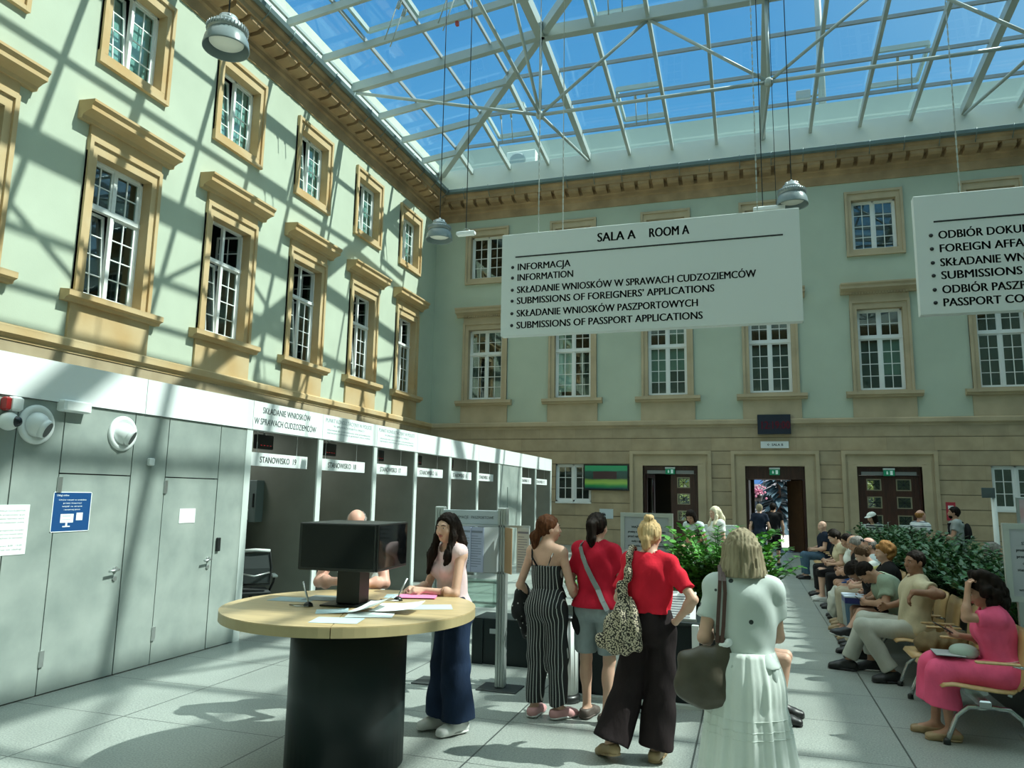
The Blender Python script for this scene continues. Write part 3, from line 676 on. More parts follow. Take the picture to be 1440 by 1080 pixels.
# closed front with two flush doors
fp = MB(); g = .006
for y0, y1, z0, z1 in ((1.2, 3.2, 0, 2.63), (3.2, 4.83, 0, 2.63), (4.83, 5.30, 0, 2.63), (5.30, 6.14, 1.975, 2.63), (6.14, 6.62, 0, 2.63), (6.62, 7.47, 1.975, 2.63), (7.47, 8.01, 0, 2.63)):
    fp.box(K-.06, K, y0+g, y1-g, z0+.012 if z0 == 0 else z0+g, z1-g)
bpart('front_panel', fp, M_LAM)
bpart('panel_core', MB().box(K-.16, K-.05, 1.2, 8.0, .012, 2.63), M_SHADOWGAP)
for y0, y1, hy, side in ((5.30, 6.14, 6.05, -1), (6.62, 7.47, 7.40, -1)):
    d = bpart('door_panel', MB().box(K-.06, K-.002, y0+g, y1-g, .012, 1.975-g), M_LAM)
    h = MB().tube([(K, hy, 1.04), (K+.055, hy, 1.04), (K+.055, hy-.12, 1.03)], .011, 8); h.lathe([(.03, 0), (.03, .01), (0, .012)], 14).xform(Matrix.Identity(4))
    hm = MB().tube([(K, hy, 1.04), (K+.055, hy, 1.04), (K+.055, hy-.12, 1.03)], .012, 8)
    hm.tube([(K-.005, hy, 1.04), (K+.012, hy, 1.04)], .028, 12); hm.tube([(K-.005, hy, .95), (K+.012, hy, .95)], .024, 12); obj('lever_handle', hm, M_ALU, d)
    hb = MB()
    for z in (.25, 1.80): hb.box(K-.01, K+.014, y0-.01 if side < 0 else y1, y0+.035 if side < 0 else y1+.04, z, z+.14)
    obj('hinge', hb, M_ALU, d)
obj('card_reader', MB().bbox(K, K+.03, 7.52, 7.57, 1.12, 1.28, .006), M_BLACK, booth)
# fascia boards
ys = [-1.5, 1.0, 3.0, 6.24, 8.03, 9.68, 11.40, 13.04, 14.77, 16.48, 18.04, 20.0, 21.5, 22.45, 23.3]
for a, b in zip(ys[:-1], ys[1:]): bpart('fascia_board', MB().box(K-.12, K+.02, a+.004, b-.004, 2.63, 3.0), M_WBOARD)
bpart('fascia_core', MB().box(K-.13, K-.05, -1.5, 23.3, 2.64, 2.99), M_SHADOWGAP)
bpart('ceiling_panel', MB().box(XB, K-.05, 1.2, 23.3, 2.80, 2.93), mat('pale_ceiling_panel', (.55, .58, .55), .8))
bpart('back_panel', MB().box(XB-.06, XB, 1.2, 23.3, 0, 2.80), M_LAMD)
PY = [8.01, 9.68, 11.40, 13.04, 14.77, 16.48, 18.04, 20.0, 21.5, 23.3]
for i, y in enumerate(PY):
    t = .055
    bpart('partition', MB().box(XB, K-.02, y-t, y+t, 0.0, 2.80), M_LAMD if 0 < i < 6 else M_LAMD)
    bpart('partition_edge', MB().box(K-.02, K+.005, y-t-.004, y+t+.004, 0.0, 2.63), mat('pale_edge_trim', (.62, .68, .65), .4))
bpart('front_panel', MB().box(K-.06, K, 18.09, 19.95, 0.0, 2.63), M_LAM)
d = bpart('door_panel', MB().box(K-.03, K+.02, 18.75, 19.65, 0.01, 2.05), M_LAM)
obj('lever_handle', MB().tube([(K+.02, 18.85, 1.04), (K+.07, 18.85, 1.04), (K+.07, 18.97, 1.03)], .012, 6), M_ALU, d)
# lettering on the fascia
def wall_text(body, y0, y1, z, h, m, x=K+.0215, bold=.0, spacing=1.0, parent=booth, name='lettering'):
    tm = text_mesh(body, w=(y1-y0) if y1 else None, h=h, bold=bold, spacing=spacing); place_text(tm, (x, y0, z), (0, 1, 0), (0, 0, 1)); return obj(name, tm, m, parent)
wall_text('SKŁADANIE WNIOSKÓW', 8.22, 9.34, 2.855, .085, M_INKG, bold=.014); wall_text('W SPRAWACH CUDZOZIEMCÓW', 8.06, 9.50, 2.705, .085, M_INKG, bold=.014)
for y0 in (9.80, 11.50):
    wall_text('PUNKT KONSULTACYJNY W POLSCE', y0-.05, y0+1.38, 2.895, .062, M_INKG)
    wall_text('W SPRAWACH POBYTU I PRACY', y0+.18, y0+1.15, 2.83, .032, M_INKG); wall_text('informacje dla cudzoziemców oraz pracodawców', y0, y0+1.35, 2.77, .026, M_INKG); wall_text('zapraszamy codziennie w godzinach pracy urzędu', y0, y0+1.35, 2.725, .026, M_INKG)
# hanging station boards and small displays
bays = [(8.01, 9.68, 19), (9.68, 11.40, 18), (11.40, 13.04, 17), (13.04, 14.77, 16), (14.77, 16.48, 15), (16.48, 18.04, 14), (20.0, 21.5, 13), (21.5, 23.3, 12)]
ORD = ['nearest', 'second', 'third', 'fourth', 'fifth', 'sixth', 'seventh', 'last']
for i, (a, b, n) in enumerate(bays):
    y0, y1 = a+.04, b-.20
    s = thing('station_sign', 'white hanging board STANOWISKO %d in the %s open booth' % (n, ORD[i]), 'sign', (K-.10, (a+b)/2, 2.17), group='station boards of the booths')
    obj('board', MB().box(K-.115, K-.085, y0, y1, 2.17, 2.345), M_WBOARD, s)
    tm = text_mesh('STANOWISKO  %d' % n, w=(y1-y0)*.58, h=.085, bold=.016); place_text(tm, (K-.083, y0+(y1-y0)*.22, 2.215), (0, 1, 0), (0, 0, 1)); obj('lettering', tm, M_INK, s)
    w = MB()
    for f_ in (.18, .82): w.tube([(K-.10, y0+(y1-y0)*f_, 2.345), (K-.10, y0+(y1-y0)*f_, 2.80)], .004, 5)
    obj('wire', w, M_ALU, s)
    c = thing('queue_display', 'small dark queue display hanging in the %s open booth' % ORD[i], 'display', (K-.5, (a+b)/2-.05, 2.48), group='queue displays of the booths')
    yc = (a+b)/2-.02; obj('case', MB().bbox(K-.42, K-.34, yc-.17, yc+.17, 2.42, 2.62, .008), M_BLACK, c)
    obj('hanger', MB().tube([(K-.38, yc, 2.62), (K-.38, yc, 2.80)], .012, 6), M_ALU, c)
    tm = text_mesh('%d' % (100+n*7), h=.05); place_text(tm, (K-.339, yc-.12, 2.455), (0, 1, 0), (0, 0, 1)); tm = text_mesh('- - - -', w=.24, h=.05); place_text(tm, (K-.339, yc-.12, 2.455), (0, 1, 0), (0, 0, 1)); obj('digits', tm, mat('dim_red_led', (.5, .03, .03), .5, emit=(.8, .05, .06), estr=.5), c)
# fill lights added to brighten the inside of every booth
for a, b, n in bays:
    lt = bpy.data.lights.new('booth_fill_light', 'AREA'); lt.shape = 'RECTANGLE'; lt.size = .25; lt.size_y = 1.1; lt.energy = 9; lt.color = (.96, 1.0, .93)
    lo_ = bpy.data.objects.new('booth_fill_light', lt); COL.objects.link(lo_); lo_.location = (K-1.3, (a+b)/2, 2.78)
# strip lights in the first booths
for a, b, n in bays[:2]:
    l = thing('strip_light', 'thin white strip light under the ceiling of the %s booth' % ('nearest open' if n == 19 else 'second open'), 'lamp', (K-1.2, (a+b)/2, 2.7))
    obj('tube', MB().box(K-1.4, K-1.34, a+.3, a+.95, 2.70, 2.735), mat('strip_white', (.8, .85, .8), .4, emit=(.9, 1, .95), estr=.9), l)
    obj('hanger', MB().tube([(K-1.37, a+.62, 2.73), (K-1.37, a+.62, 2.80)], .006, 5), M_ALU, l)

# things fixed to the closed booth front
def nozzle(y, lab):
    t = thing('air_nozzle', lab, 'vent', (K, y, 2.40), group='round air nozzles')
    R = Matrix.Translation((K, y, 2.40)) @ Matrix.Rotation(PI/2, 4, 'Y')
    obj('ring', MB().lathe([(.0, -.01), (.178, -.01), (.178, .015), (.165, .03), (.138, .03), (.122, .012), (0, .010)], 36).xform(R), M_WBOARD, t)
    b = MB().ball((K-.0, y, 2.40), .113, 24, 16); obj('ball', b, M_WBOARD, t)
    dr = Vector((.72, .45, -.40)).normalized(); c0 = Vector((K-.0, y, 2.40))
    obj('outlet_collar', MB().tube([c0+dr*.06, c0+dr*.112], [.092, .080], 24), M_WBOARD, t); obj('opening', MB().tube([c0+dr*.110, c0+dr*.114], .070, 24), M_BLACK, t)
nozzle(5.01, 'round white air nozzle left of the white emergency light box'); nozzle(5.98, 'round white air nozzle above the flush door with the blue poster')
t = thing('alarm_siren', 'white alarm siren with red side on the booth front', 'alarm', (K, 4.74, 2.54)); obj('body', MB().bbox(K, K+.09, 4.70, 4.80, 2.49, 2.62, .02), M_WBOARD, t); obj('red_lens', MB().bbox(K+.005, K+.075, 4.655, 4.70, 2.49, 2.61, .015), mat('red_lens', (.35, .02, .02), .3), t)
t = thing('dome_camera', 'small white dome camera below the alarm siren', 'camera', (K, 4.70, 2.40)); obj('base', MB().ball((K+.045, 4.715, 2.40), .08, 18, 12), M_WBOARD, t); obj('lens_dome', MB().ball((K+.10, 4.74, 2.40), .048, 16, 10), mat('black_glass', (.01, .015, .02), .08), t)
t = thing('emergency_light', 'white emergency light box just under the fascia', 'lamp', (K, 5.32, 2.58)); obj('body', MB().bbox(K+.001, K+.09, 5.20, 5.50, 2.545, 2.655, .012), M_WBOARD, t); obj('diffuser', MB().box(K+.085, K+.094, 5.23, 5.47, 2.56, 2.64), mat('pale_diffuser', (.85, .88, .86), .4), t)
t = thing('wall_sensor', 'small white sensor box on the booth front between the doors', 'sensor', (K, 6.37, 2.13)); obj('body', MB().bbox(K, K+.035, 6.345, 6.415, 2.09, 2.17, .008), M_WBOARD, t)
t = thing('notice_sheet', 'plain white notice sheet on the door beside the lever handle', 'paper', (K, 7.05, 1.55)); obj('sheet', MB().box(K-.002, K+.003, 6.88, 7.13, 1.47, 1.63), M_PAPER, t)
t = thing('notice_sheet', 'white notice sheet of dark text at the left picture edge', 'paper', (K, 4.93, 1.5)); obj('sheet', MB().box(K, K+.004, 4.66, 5.04, 1.26, 1.69), M_PAPER, t)
L_ = []
for k, tx in enumerate(['INFORMACJA DLA KLIENTÓW', 'Wnioski przyjmowane są po', 'wcześniejszej rezerwacji wizyty', 'w systemie kolejkowym urzędu', '', 'Prosimy przygotować komplet', 'dokumentów oraz dowód opłaty', 'przed podejściem do stanowiska', '', 'Godziny pracy: 8:00 - 15:00', 'sekretariat sali obsługi']):
    if tx: L_.append(place_text(text_mesh(tx, w=.30, h=.015), (K+.0045, 4.70, 1.63-k*.033), (0, 1, 0), (0, 0, 1)))
obj('lettering', merge(L_), M_INK, t)
t = thing('blue_poster', 'blue poster with white computer drawing on the flush door', 'poster', (K, 5.47, 1.64))
obj('sheet', MB().box(K-.003, K+.003, 5.27, 5.68, 1.44, 1.80), mat('poster_blue', (.004, .06, .20), .5), t)
L_ = [place_text(text_mesh('Usługi online', h=.018), (K+.0035, 5.30, 1.765), (0, 1, 0), (0, 0, 1))]
for k, (tx, w) in enumerate((('Umów wizytę w urzędzie', .30), ('przez internet', .20), ('wejdź na stronę', .22), ('i zarezerwuj termin', .18))): L_.append(place_text(text_mesh(tx, w=w, h=.014), (K+.0035, 5.475-w/2, 1.725-k*.03), (0, 1, 0), (0, 0, 1)))
wt = merge(L_); wt.box(K+.003, K+.004, 5.36, 5.50, 1.52, 1.60); wt.box(K+.003, K+.004, 5.42, 5.44, 1.49, 1.52); wt.box(K+.003, K+.004, 5.39, 5.47, 1.48, 1.49); wt.box(K+.003, K+.004, 5.53, 5.60, 1.54, 1.61)
for q in ((5.265, 5.272, 1.435, 1.805), (5.678, 5.685, 1.435, 1.805)): wt.box(K, K+.0035, *q)
wt.box(K, K+.0035, 5.265, 5.685, 1.798, 1.805); wt.box(K, K+.0035, 5.265, 5.685, 1.435, 1.442)
obj('white_print', wt, M_PAPER, t)
obj('screen_lines', MB().box(K+.004, K+.0045, 5.38, 5.47, 1.575, 1.588).box(K+.004, K+.0045, 5.38, 5.47, 1.545, 1.553), mat('pale_grey_print', (.5, .55, .6), .6), t)

# booth furniture
M_WOODTOP = mat('light_oak_veneer', (.46, .33, .17), .42, noise=.12, nscale=5, stretch=(1, 9, 1))
M_MESH = mat('black_mesh_fabric', (.02, .025, .025), .7)
def office_chair(loc, rz, lab, proto=[None]):
    if proto[0] is not None: return dup(proto[0], loc, rz, lab)
    t = thing('office_chair', lab, 'chair', (0, 0, 0), 0, 'black office chairs in the booths')
    obj('seat', MB().bbox(-.24, .24, -.22, .25, .43, .50, .03), M_MESH, t)
    fr = MB().tube([(-.21, -.24, .58), (-.22, -.27, .80), (-.19, -.25, 1.02), (.19, -.25, 1.02), (.22, -.27, .80), (.21, -.24, .58), (-.21, -.24, .58)], .016, 8)
    bk = obj('backrest', fr, M_BLACK, t)
    obj('mesh_panel', MB().add([(-.2, -.245, .60), (.2, -.245, .60), (.21, -.275, .80), (-.21, -.275, .80), (.18, -.25, 1.0), (-.18, -.25, 1.0), (-.2, -.24, .60), (.2, -.24, .60), (.21, -.27, .80), (-.21, -.27, .80), (.18, -.245, 1.0), (-.18, -.245, 1.0)], [(0,1,2,3), (3,2,4,5), (9,8,7,6), (11,10,8,9)]), mat('sheer_black_mesh', (.03, .04, .04), .6), bk)
    obj('top_rail', MB().tube([(-.19, -.255, 1.03), (0, -.27, 1.045), (.19, -.255, 1.03)], .022, 8), mat('silver_plastic', (.5, .54, .52), .35), bk)
    obj('lumbar_bar', MB().tube([(-.2, -.27, .74), (0, -.31, .70), (.2, -.27, .74)], .012, 6), M_ALU, bk)
    for sx in (-1, 1):
        ar = obj('armrest', MB().tube([(sx*.25, .05, .46), (sx*.30, .03, .58), (sx*.30, -.02, .66)], .017, 6), M_BLACK, t); obj('arm_pad', MB().bbox(sx*.30-.035, sx*.30+.035, -.12, .14, .655, .69, .01), mat('pale_arm_pad', (.55, .60, .57), .5), ar)
    obj('gas_column', MB().tube([(0, 0, .10), (0, 0, .44)], .028, 10), M_BLACK, t)
    for k in range(5):
        a = 2*PI*k/5; lg = obj('leg', MB().beam((0, 0, .11), (.29*math.cos(a), .29*math.sin(a), .075), .045, .03), M_BLACK, t)
        obj('caster', MB().tube([(.29*math.cos(a)-.02*math.sin(a), .29*math.sin(a)+.02*math.cos(a), .03), (.29*math.cos(a)+.02*math.sin(a), .29*math.sin(a)-.02*math.cos(a), .03)], .03, 10), M_BLACK, lg)
    proto[0] = t; t.location = loc; t.rotation_euler = (0, 0, rz); return t
BO = {19: 'nearest', 18: 'second', 17: 'third', 16: 'fourth', 15: 'fifth', 14: 'sixth', 13: 'seventh', 12: 'last'}
def booth_desk(a, b, n):
    t = thing('booth_desk', 'oak topped counter desk across the inside of the %s open booth' % BO[n], 'desk', (K-1.6, (a+b)/2, 0), 0, 'desks in the booths')
    obj('desk_top', MB().bbox(K-1.75, K-.97, a+.07, b-.07, .72, .76, .006), M_WOODTOP, t)
    obj('front_board', MB().box(K-1.15, K-1.12, a+.1, b-.1, .05, .72), M_LAMD, t)
    for yy in (a+.12, b-.15): obj('leg', MB().box(K-1.70, K-1.65, yy, yy+.04, 0, .72), M_ALU, t)
def booth_screen(a, b, n):
    t = thing('desk_monitor', 'dark desk monitor on the desk of the %s open booth' % BO[n], 'monitor', (K-1.5, (a+b)/2, .76), 0, 'desk monitors in the booths')
    y = (a+b)/2+.2; obj('screen', MB().bbox(K-1.55, K-1.51, y-.26, y+.26, .90, 1.22, .006), M_BLACK, t); obj('stand', MB().box(K-1.57, K-1.54, y-.03, y+.03, .76, .98).box(K-1.64, K-1.46, y-.11, y+.11, .76, .772), M_BLACK, t)
for a, b, n in bays:
    booth_desk(a, b, n)
    if n not in (19,): booth_screen(a, b, n)
office_chair((-6.62, 8.95, 0), .75, 'black mesh office chair in the nearest open booth, beside the oak desk')
office_chair((K-.55, 10.35, 0), 1.35, 'black mesh office chair in the second booth behind the round table')
office_chair((K-.80, 12.35, 0), 1.9, 'black mesh office chair in the third booth behind the bald man'); office_chair((K-.80, 13.85, 0), 1.8, 'black mesh office chair in the fourth booth left of the long haired woman')
office_chair((K-.85, 15.6, 0), 1.6, 'black mesh office chair in the fifth booth')
t = thing('wall_cabinet', 'slate grey cabinet on the partition of the nearest open booth', 'cabinet', (-7.2, 9.52, 1.4)); obj('body', MB().bbox(-7.50, -7.0, 9.44, 9.62, 1.38, 2.0, .01), mat('slate_cabinet', (.16, .21, .21), .5), t); obj('handle', MB().box(-7.05, -7.03, 9.425, 9.44, 1.6, 1.8), M_BLACK, t)
t = thing('paper_dispenser', 'white paper dispenser under the slate cabinet in the nearest booth', 'dispenser', (-7.2, 9.40, 1.35)); obj('case', MB().bbox(-7.29, -7.12, 9.34, 9.44, 1.40, 1.58, .012), M_WBOARD, t); obj('spout', MB().bbox(-7.15, -7.12, 9.36, 9.42, 1.30, 1.40, .005), M_WBOARD, t)
t = thing('letter_tray_tower', 'stack of dark letter trays on the desk of the nearest booth', 'trays', (-7.28, 9.35, .76)); x0, x1, y0, y1 = -7.45, -7.13, 9.15, 9.45
for k in range(5): z = .765+k*.085; obj('tray', MB().box(x0, x1, y0, y1, z, z+.01).box(x0, x0+.01, y0, y1, z, z+.065).box(x0, x1, y0, y0+.01, z, z+.08).box(x0, x1, y1-.01, y1, z, z+.08), mat('smoky_tray', (.12, .14, .13), .4), t)
obj('papers', MB().bbox(x0+.03, x1-.03, y0+.03, y1-.03, 1.115, 1.21, .02), mat('crumpled_paper', (.40, .36, .33), .8, noise=.3, nscale=20), t)
t = thing('blue_folder', 'blue folder lying on the oak desk of the nearest booth', 'folder', (-7.2, 8.9, .76)); obj('cover', MB().bbox(-7.38, -7.12, 8.80, 9.08, .76, .785, .004), mat('folder_blue', (.02, .04, .18), .5), t)

# ------------------------------------------------------------------ hanging direction boards
def hanging_board(x0, x1, lab, title, lines, bx_, tx_):
    t = thing('hanging_board', lab, 'sign', ((x0+x1)/2, 10.06, 4.13))
    obj('board', MB().bbox(x0, x1, 10.0, 10.13, 4.13, 5.67, .006), mat('pale_grey_board', (.66, .71, .69), .5), t)
    parts = []
    for (tx, xa, xb, z, h) in title: parts.append(place_text(text_mesh(tx, w=xb-xa, h=h, bold=.028), (xa, 9.998, z), (1, 0, 0), (0, 0, 1)))
    for (tx, xa, xb, z) in lines:
        parts.append(place_text(text_mesh(tx, w=xb-xa, h=.105, bold=.028), (xa, 9.998, z), (1, 0, 0), (0, 0, 1)))
        d = MB().lathe([(.0, 0), (.024, 0), (.024, .002), (0, .002)], 12).xform(Matrix.Translation((bx_, 9.997, z+.05)) @ Matrix.Rotation(PI/2, 4, 'X')); parts.append(d)
    obj('lettering', merge(parts), mat('black_lettering', (.012, .014, .016), .5), t)
    obj('rule', MB().box(x0+.21, x1-.21, 9.996, 10.0, 5.305, 5.325), mat('black_lettering', (.012, .014, .016), .5), t)
    return t
ha = hanging_board(-3.40, .73, 'hanging white board reading SALA A ROOM A with six bullet lines', [('SALA A', -1.97, -1.43, 5.44, .135), ('ROOM A', -1.24, -.70, 5.44, .135)],
    [('INFORMACJA', -3.16, -2.37, 5.11), ('INFORMATION', -3.16, -2.33, 4.95), ('SKŁADANIE WNIOSKÓW W SPRAWACH CUDZOZIEMCÓW', -3.16, .16, 4.765), ('SUBMISSIONS OF FOREIGNERS’ APPLICATIONS', -3.16, -.38, 4.60), ('SKŁADANIE WNIOSKÓW PASZPORTOWYCH', -3.16, -.60, 4.412), ('SUBMISSIONS OF PASSPORT APPLICATIONS', -3.16, -.54, 4.235)], -3.23, -3.16)
hb = hanging_board(2.08, 6.21, 'hanging white board cut by the right picture edge, reading ODBIÓR DOKUMENTÓW', [('SALA B', 3.5, 4.04, 5.44, .135), ('ROOM B', 4.25, 4.79, 5.44, .135)],
    [('ODBIÓR DOKUMENTÓW', 2.33, 3.80, 5.09), ('FOREIGN AFFAIRS', 2.33, 3.40, 4.915), ('SKŁADANIE WNIOSKÓW', 2.33, 3.75, 4.735), ('SUBMISSIONS OF APPLICATIONS', 2.33, 4.43, 4.57), ('ODBIÓR PASZPORTÓW', 2.33, 3.72, 4.39), ('PASSPORT COLLECTION', 2.33, 3.80, 4.225)], 2.25, 2.33)
def chain(parent, x, y, z0, z1, n=None):
    mb = MB(); k = int((z1-z0)/.05)
    for i in range(k):
        z = z0 + (z1-z0)*i/k; dz = (z1-z0)/k
        if i % 2: mb.box(x-.009, x+.009, y-.003, y+.003, z-.006, z+dz+.006)
        else: mb.box(x-.003, x+.003, y-.009, y+.009, z-.006, z+dz+.006)
    obj('chain', mb, mat('bright_chain', (.55, .58, .54), .4, metal=.6), parent)
def wire(parent, x, y, z0, m=None, r=.009, z1=None):
    obj('cable', MB().tube([(x, y, z0), (x, y, z1 if z1 else ZS(x, y)+.05)], r, 6), m or mat('dark_cable', (.02, .03, .035), .5), parent)
chain(ha, -2.86, 10.06, 5.67, 9.3); wire(ha, -2.86, 10.06, 9.3, M_ALU, .006); chain(ha, -2.50, 10.10, 5.67, 7.2); wire(ha, -2.50, 10.10, 7.2, M_ALU, .006); chain(ha, .21, 10.06, 5.67, 9.3); wire(ha, .21, 10.06, 9.3, M_ALU, .006)
chain(hb, 2.62, 10.06, 5.67, 9.0); wire(hb, 2.62, 10.06, 9.0, M_ALU, .006); chain(hb, 5.6, 10.06, 5.67, 9.0); wire(hb, 5.6, 10.06, 9.0, M_ALU, .006)

# ------------------------------------------------------------------ pendant lamps
M_LAMPH = mat('grey_cast_aluminium', (.34, .38, .38), .35, metal=.5); M_SKIRT = mat('smoky_lamp_skirt', (.20, .25, .25), .25)
M_DIFF = mat('lamp_diffuser', (.72, .72, .62), .5)
def pendant(x, y, z, lab):
    t = thing('pendant_lamp', lab, 'lamp', (x, y, z), 0, 'round pendant lamps')
    s = .265
    obj('skirt', MB().lathe([(1.0*s, -.02), (1.0*s, .0), (.93*s, .10), (.80*s, .17), (.72*s, .19), (.70*s, .185), (.78*s, .16), (.90*s, .095), (.975*s, .0), (.98*s, -.018)], 36, (x, y, z), ring=True), M_SKIRT, t)
    fins = MB().lathe([(.0, .17), (.76*s, .17), (.86*s, .20), (.86*s, .25), (.74*s, .27), (0, .27)], 36, (x, y, z))
    for k in range(36):
        a = 2*PI*k/36; fins.beam((x+.70*s*math.cos(a), y+.70*s*math.sin(a), z+.225), (x+.90*s*math.cos(a), y+.90*s*math.sin(a), z+.225), .008, .06)
    obj('heat_sink', fins, M_LAMPH, t)
    obj('driver_housing', MB().lathe([(0, .27), (.55*s, .27), (.55*s, .33), (.40*s, .36), (.40*s, .39), (.12*s, .41), (.05*s, .45), (0, .45)], 28, (x, y, z)), M_LAMPH, t)
    bl = MB()
    for k in range(4):
        a = PI/4+PI/2*k; bl.lathe([(0, .32), (.02, .32), (.02, .37), (0, .375)], 8, (x+.45*s*math.cos(a), y+.45*s*math.sin(a), z))
    obj('bolt', bl, M_LAMPH, t)
    obj('diffuser', MB().lathe([(0, .055), (.70*s, .055), (.74*s, .065), (.74*s, .17), (0, .18)], 36, (x, y, z)), M_DIFF, t)
    wire(t, x, y, z+.44)
    return t
pendant(-5.75, 6.62, 7.02, 'large round grey pendant lamp hanging at the upper left')
pendant(-5.75, 13.0, 6.86, 'round grey pendant lamp hanging near the far left corner of the hall'); pendant(.84, 12.95, 6.86, 'round grey pendant lamp hanging just above the SALA A board')
def em_light(x, y, z, lab):
    t = thing('emergency_light', lab, 'lamp', (x, y, z), 0)
    obj('body', MB().bbox(x-.19, x+.19, y-.05, y+.05, z, z+.09, .02), mat('pale_diffuser', (.85, .88, .86), .4), t)
    obj('bracket', MB().tube([(x-.1, y, z+.09), (x, y, z+.16), (x+.1, y, z+.09)], .005, 5), M_ALU, t); wire(t, x, y, z+.15)
em_light(-5.2, 13.05, 6.90, 'small white emergency light hanging beside the far left pendant lamp')
t = thing('emergency_light', 'longer white emergency light hanging left of the pendant over the board', 'lamp', (.44, 12.9, 6.82)); obj('body', MB().bbox(.20, .72, 12.85, 12.95, 6.76, 6.85, .02), mat('pale_diffuser', (.85, .88, .86), .4), t); wire(t, .36, 12.9, 6.85); wire(t, .58, 12.9, 6.85, r=.006)

# ------------------------------------------------------------------ things on the far wall
t = thing('wall_screen', 'wall screen with a green picture left of the left door', 'screen', FB.p(-5.15, .1, 2.55))
b = MB(); FB.box(b, -6.02, -4.30, .04, .11, 2.07, 3.05); obj('case', b, M_BLACK, t)
def screen_mat():
    m = bpy.data.materials.new('green_screen_picture'); m.use_nodes = True; N, L = nodes_of(m); b = N['Principled BSDF']
    tc = N.new('ShaderNodeTexCoord'); sp = N.new('ShaderNodeSeparateXYZ'); L.new(tc.outputs['Generated'], sp.inputs[0])
    r = N.new('ShaderNodeValToRGB'); e = r.color_ramp.elements
    e[0].position = 0; e[0].color = (.005, .02, .03, 1); e[1].position = 1; e[1].color = (.01, .16, .06, 1)
    for p, c in ((.14, (.01, .13, .03, 1)), (.26, (.13, .26, .04, 1)), (.36, (.10, .20, .03, 1)), (.44, (.01, .03, .02, 1)), (.74, (.01, .04, .03, 1)), (.80, (.01, .15, .06, 1))):
        q = e.new(p); q.color = c
    n = N.new('ShaderNodeTexNoise'); n.inputs['Scale'].default_value = 3; L.new(tc.outputs['Generated'], n.inputs['Vector'])
    a = N.new('ShaderNodeMath'); a.operation = 'MULTIPLY_ADD'; a.inputs[1].default_value = .12; L.new(n.outputs['Fac'], a.inputs[0]); L.new(sp.outputs['Z'], a.inputs[2]); 
    s = N.new('ShaderNodeMath'); s.operation = 'SUBTRACT'; s.inputs[1].default_value = .06; L.new(a.outputs[0], s.inputs[0]); L.new(s.outputs[0], r.inputs[0])
    L.new(r.outputs[0], b.inputs['Emission Color']); b.inputs['Emission Strength'].default_value = .8; b.inputs['Base Color'].default_value = (.01, .02, .02, 1); b.inputs['Roughness'].default_value = .2
    return m
b = MB(); FB.box(b, -5.97, -4.35, .111, .115, 2.13, 3.0); obj('picture', b, screen_mat(), t)
b = MB(); FB.box(b, -5.65, -4.75, .116, .118, 2.50, 2.78); obj('picture_band', b, mat('dark_band', (.02, .02, .02), .4, emit=(.03, .012, .012), estr=.5), t)
t = thing('led_clock_board', 'black LED board with dim red digits above the middle door', 'display', FB.p(.9, .1, 4.5))
b = MB(); FB.box(b, .34, 1.46, .08, .20, 4.14, 4.84); obj('case', b, mat('dark_navy_case', (.008, .015, .03), .4), t)
tm = text_mesh('12:19:00', w=.95, h=.28, bold=.01); place_text(tm, (.42, YB-.203, 4.33), (1, 0, 0), (0, 0, 1)); obj('digits', tm, mat('dim_red_digits', (.04, .006, .010), .5, emit=(.06, .005, .010), estr=.6), t)
t = thing('direction_sign', 'small white sign SALA B with arrow above the middle door', 'sign', FB.p(.9, .1, 3.77)); b = MB(); FB.box(b, .43, 1.37, .04, .07, 3.65, 3.89); obj('board', b, M_WBOARD, t)
tm = merge([place_text(text_mesh('SALA B', w=.38, h=.085, bold=.02), (.80, YB-.072, 3.73), (1, 0, 0), (0, 0, 1)), place_text(text_mesh('←', w=.09, h=.1, bold=.02), (.64, YB-.072, 3.73), (1, 0, 0), (0, 0, 1))]); obj('lettering', tm, M_INK, t)
t = thing('notice_sheet', 'pale notice sheet on the stone wall below the green screen', 'paper', FB.p(-5.2, .05, 1.2)); b = MB(); FB.box(b, -5.42, -4.90, .032, .04, 1.02, 1.38); obj('sheet', b, mat('pale_blue_paper', (.62, .70, .72), .7), t)
for k in range(2):
    pass
# ------------------------------------------------------------------ round writing table
TC = (-2.70, 4.79); TZ = 1.06; TR = .875
M_OAK = mat('light_oak_top', (.50, .375, .20), .38, noise=.16, nscale=3.2, stretch=(1, 7, 1), detail=6)
M_OAKEDGE = mat('oak_edge_band', (.40, .32, .17), .45, noise=.08, nscale=4)
M_PED = mat('dark_anthracite_board', (.008, .015, .016), .4, spec=.25)
tb = thing('round_table', 'tall round oak writing table on a dark drum base', 'table', (TC[0], TC[1], 0))
for s_ in (0, 1):
    seam = math.atan2(-.87, .35) ; pts = []
    a0 = seam + PI*s_ + .0035; a1 = seam + PI*(s_+1) - .0035
    pts = [(TC[0]+TR*math.cos(a0+(a1-a0)*i/40), TC[1]+TR*math.sin(a0+(a1-a0)*i/40)) for i in range(41)]
    obj('tabletop', MB().prism(pts, TZ-.008, TZ), M_OAK, tb); obj('edge_band', MB().prism(pts, TZ-.065, TZ-.008), M_OAKEDGE, tb)
obj('drum_base', MB().lathe([(.40, .03), (.40, TZ-.065)], 48, (TC[0], TC[1], 0)), M_PED, tb)
obj('plinth', MB().lathe([(.37, 0), (.37, .035)], 40, (TC[0], TC[1], 0)), M_BLACK, tb)
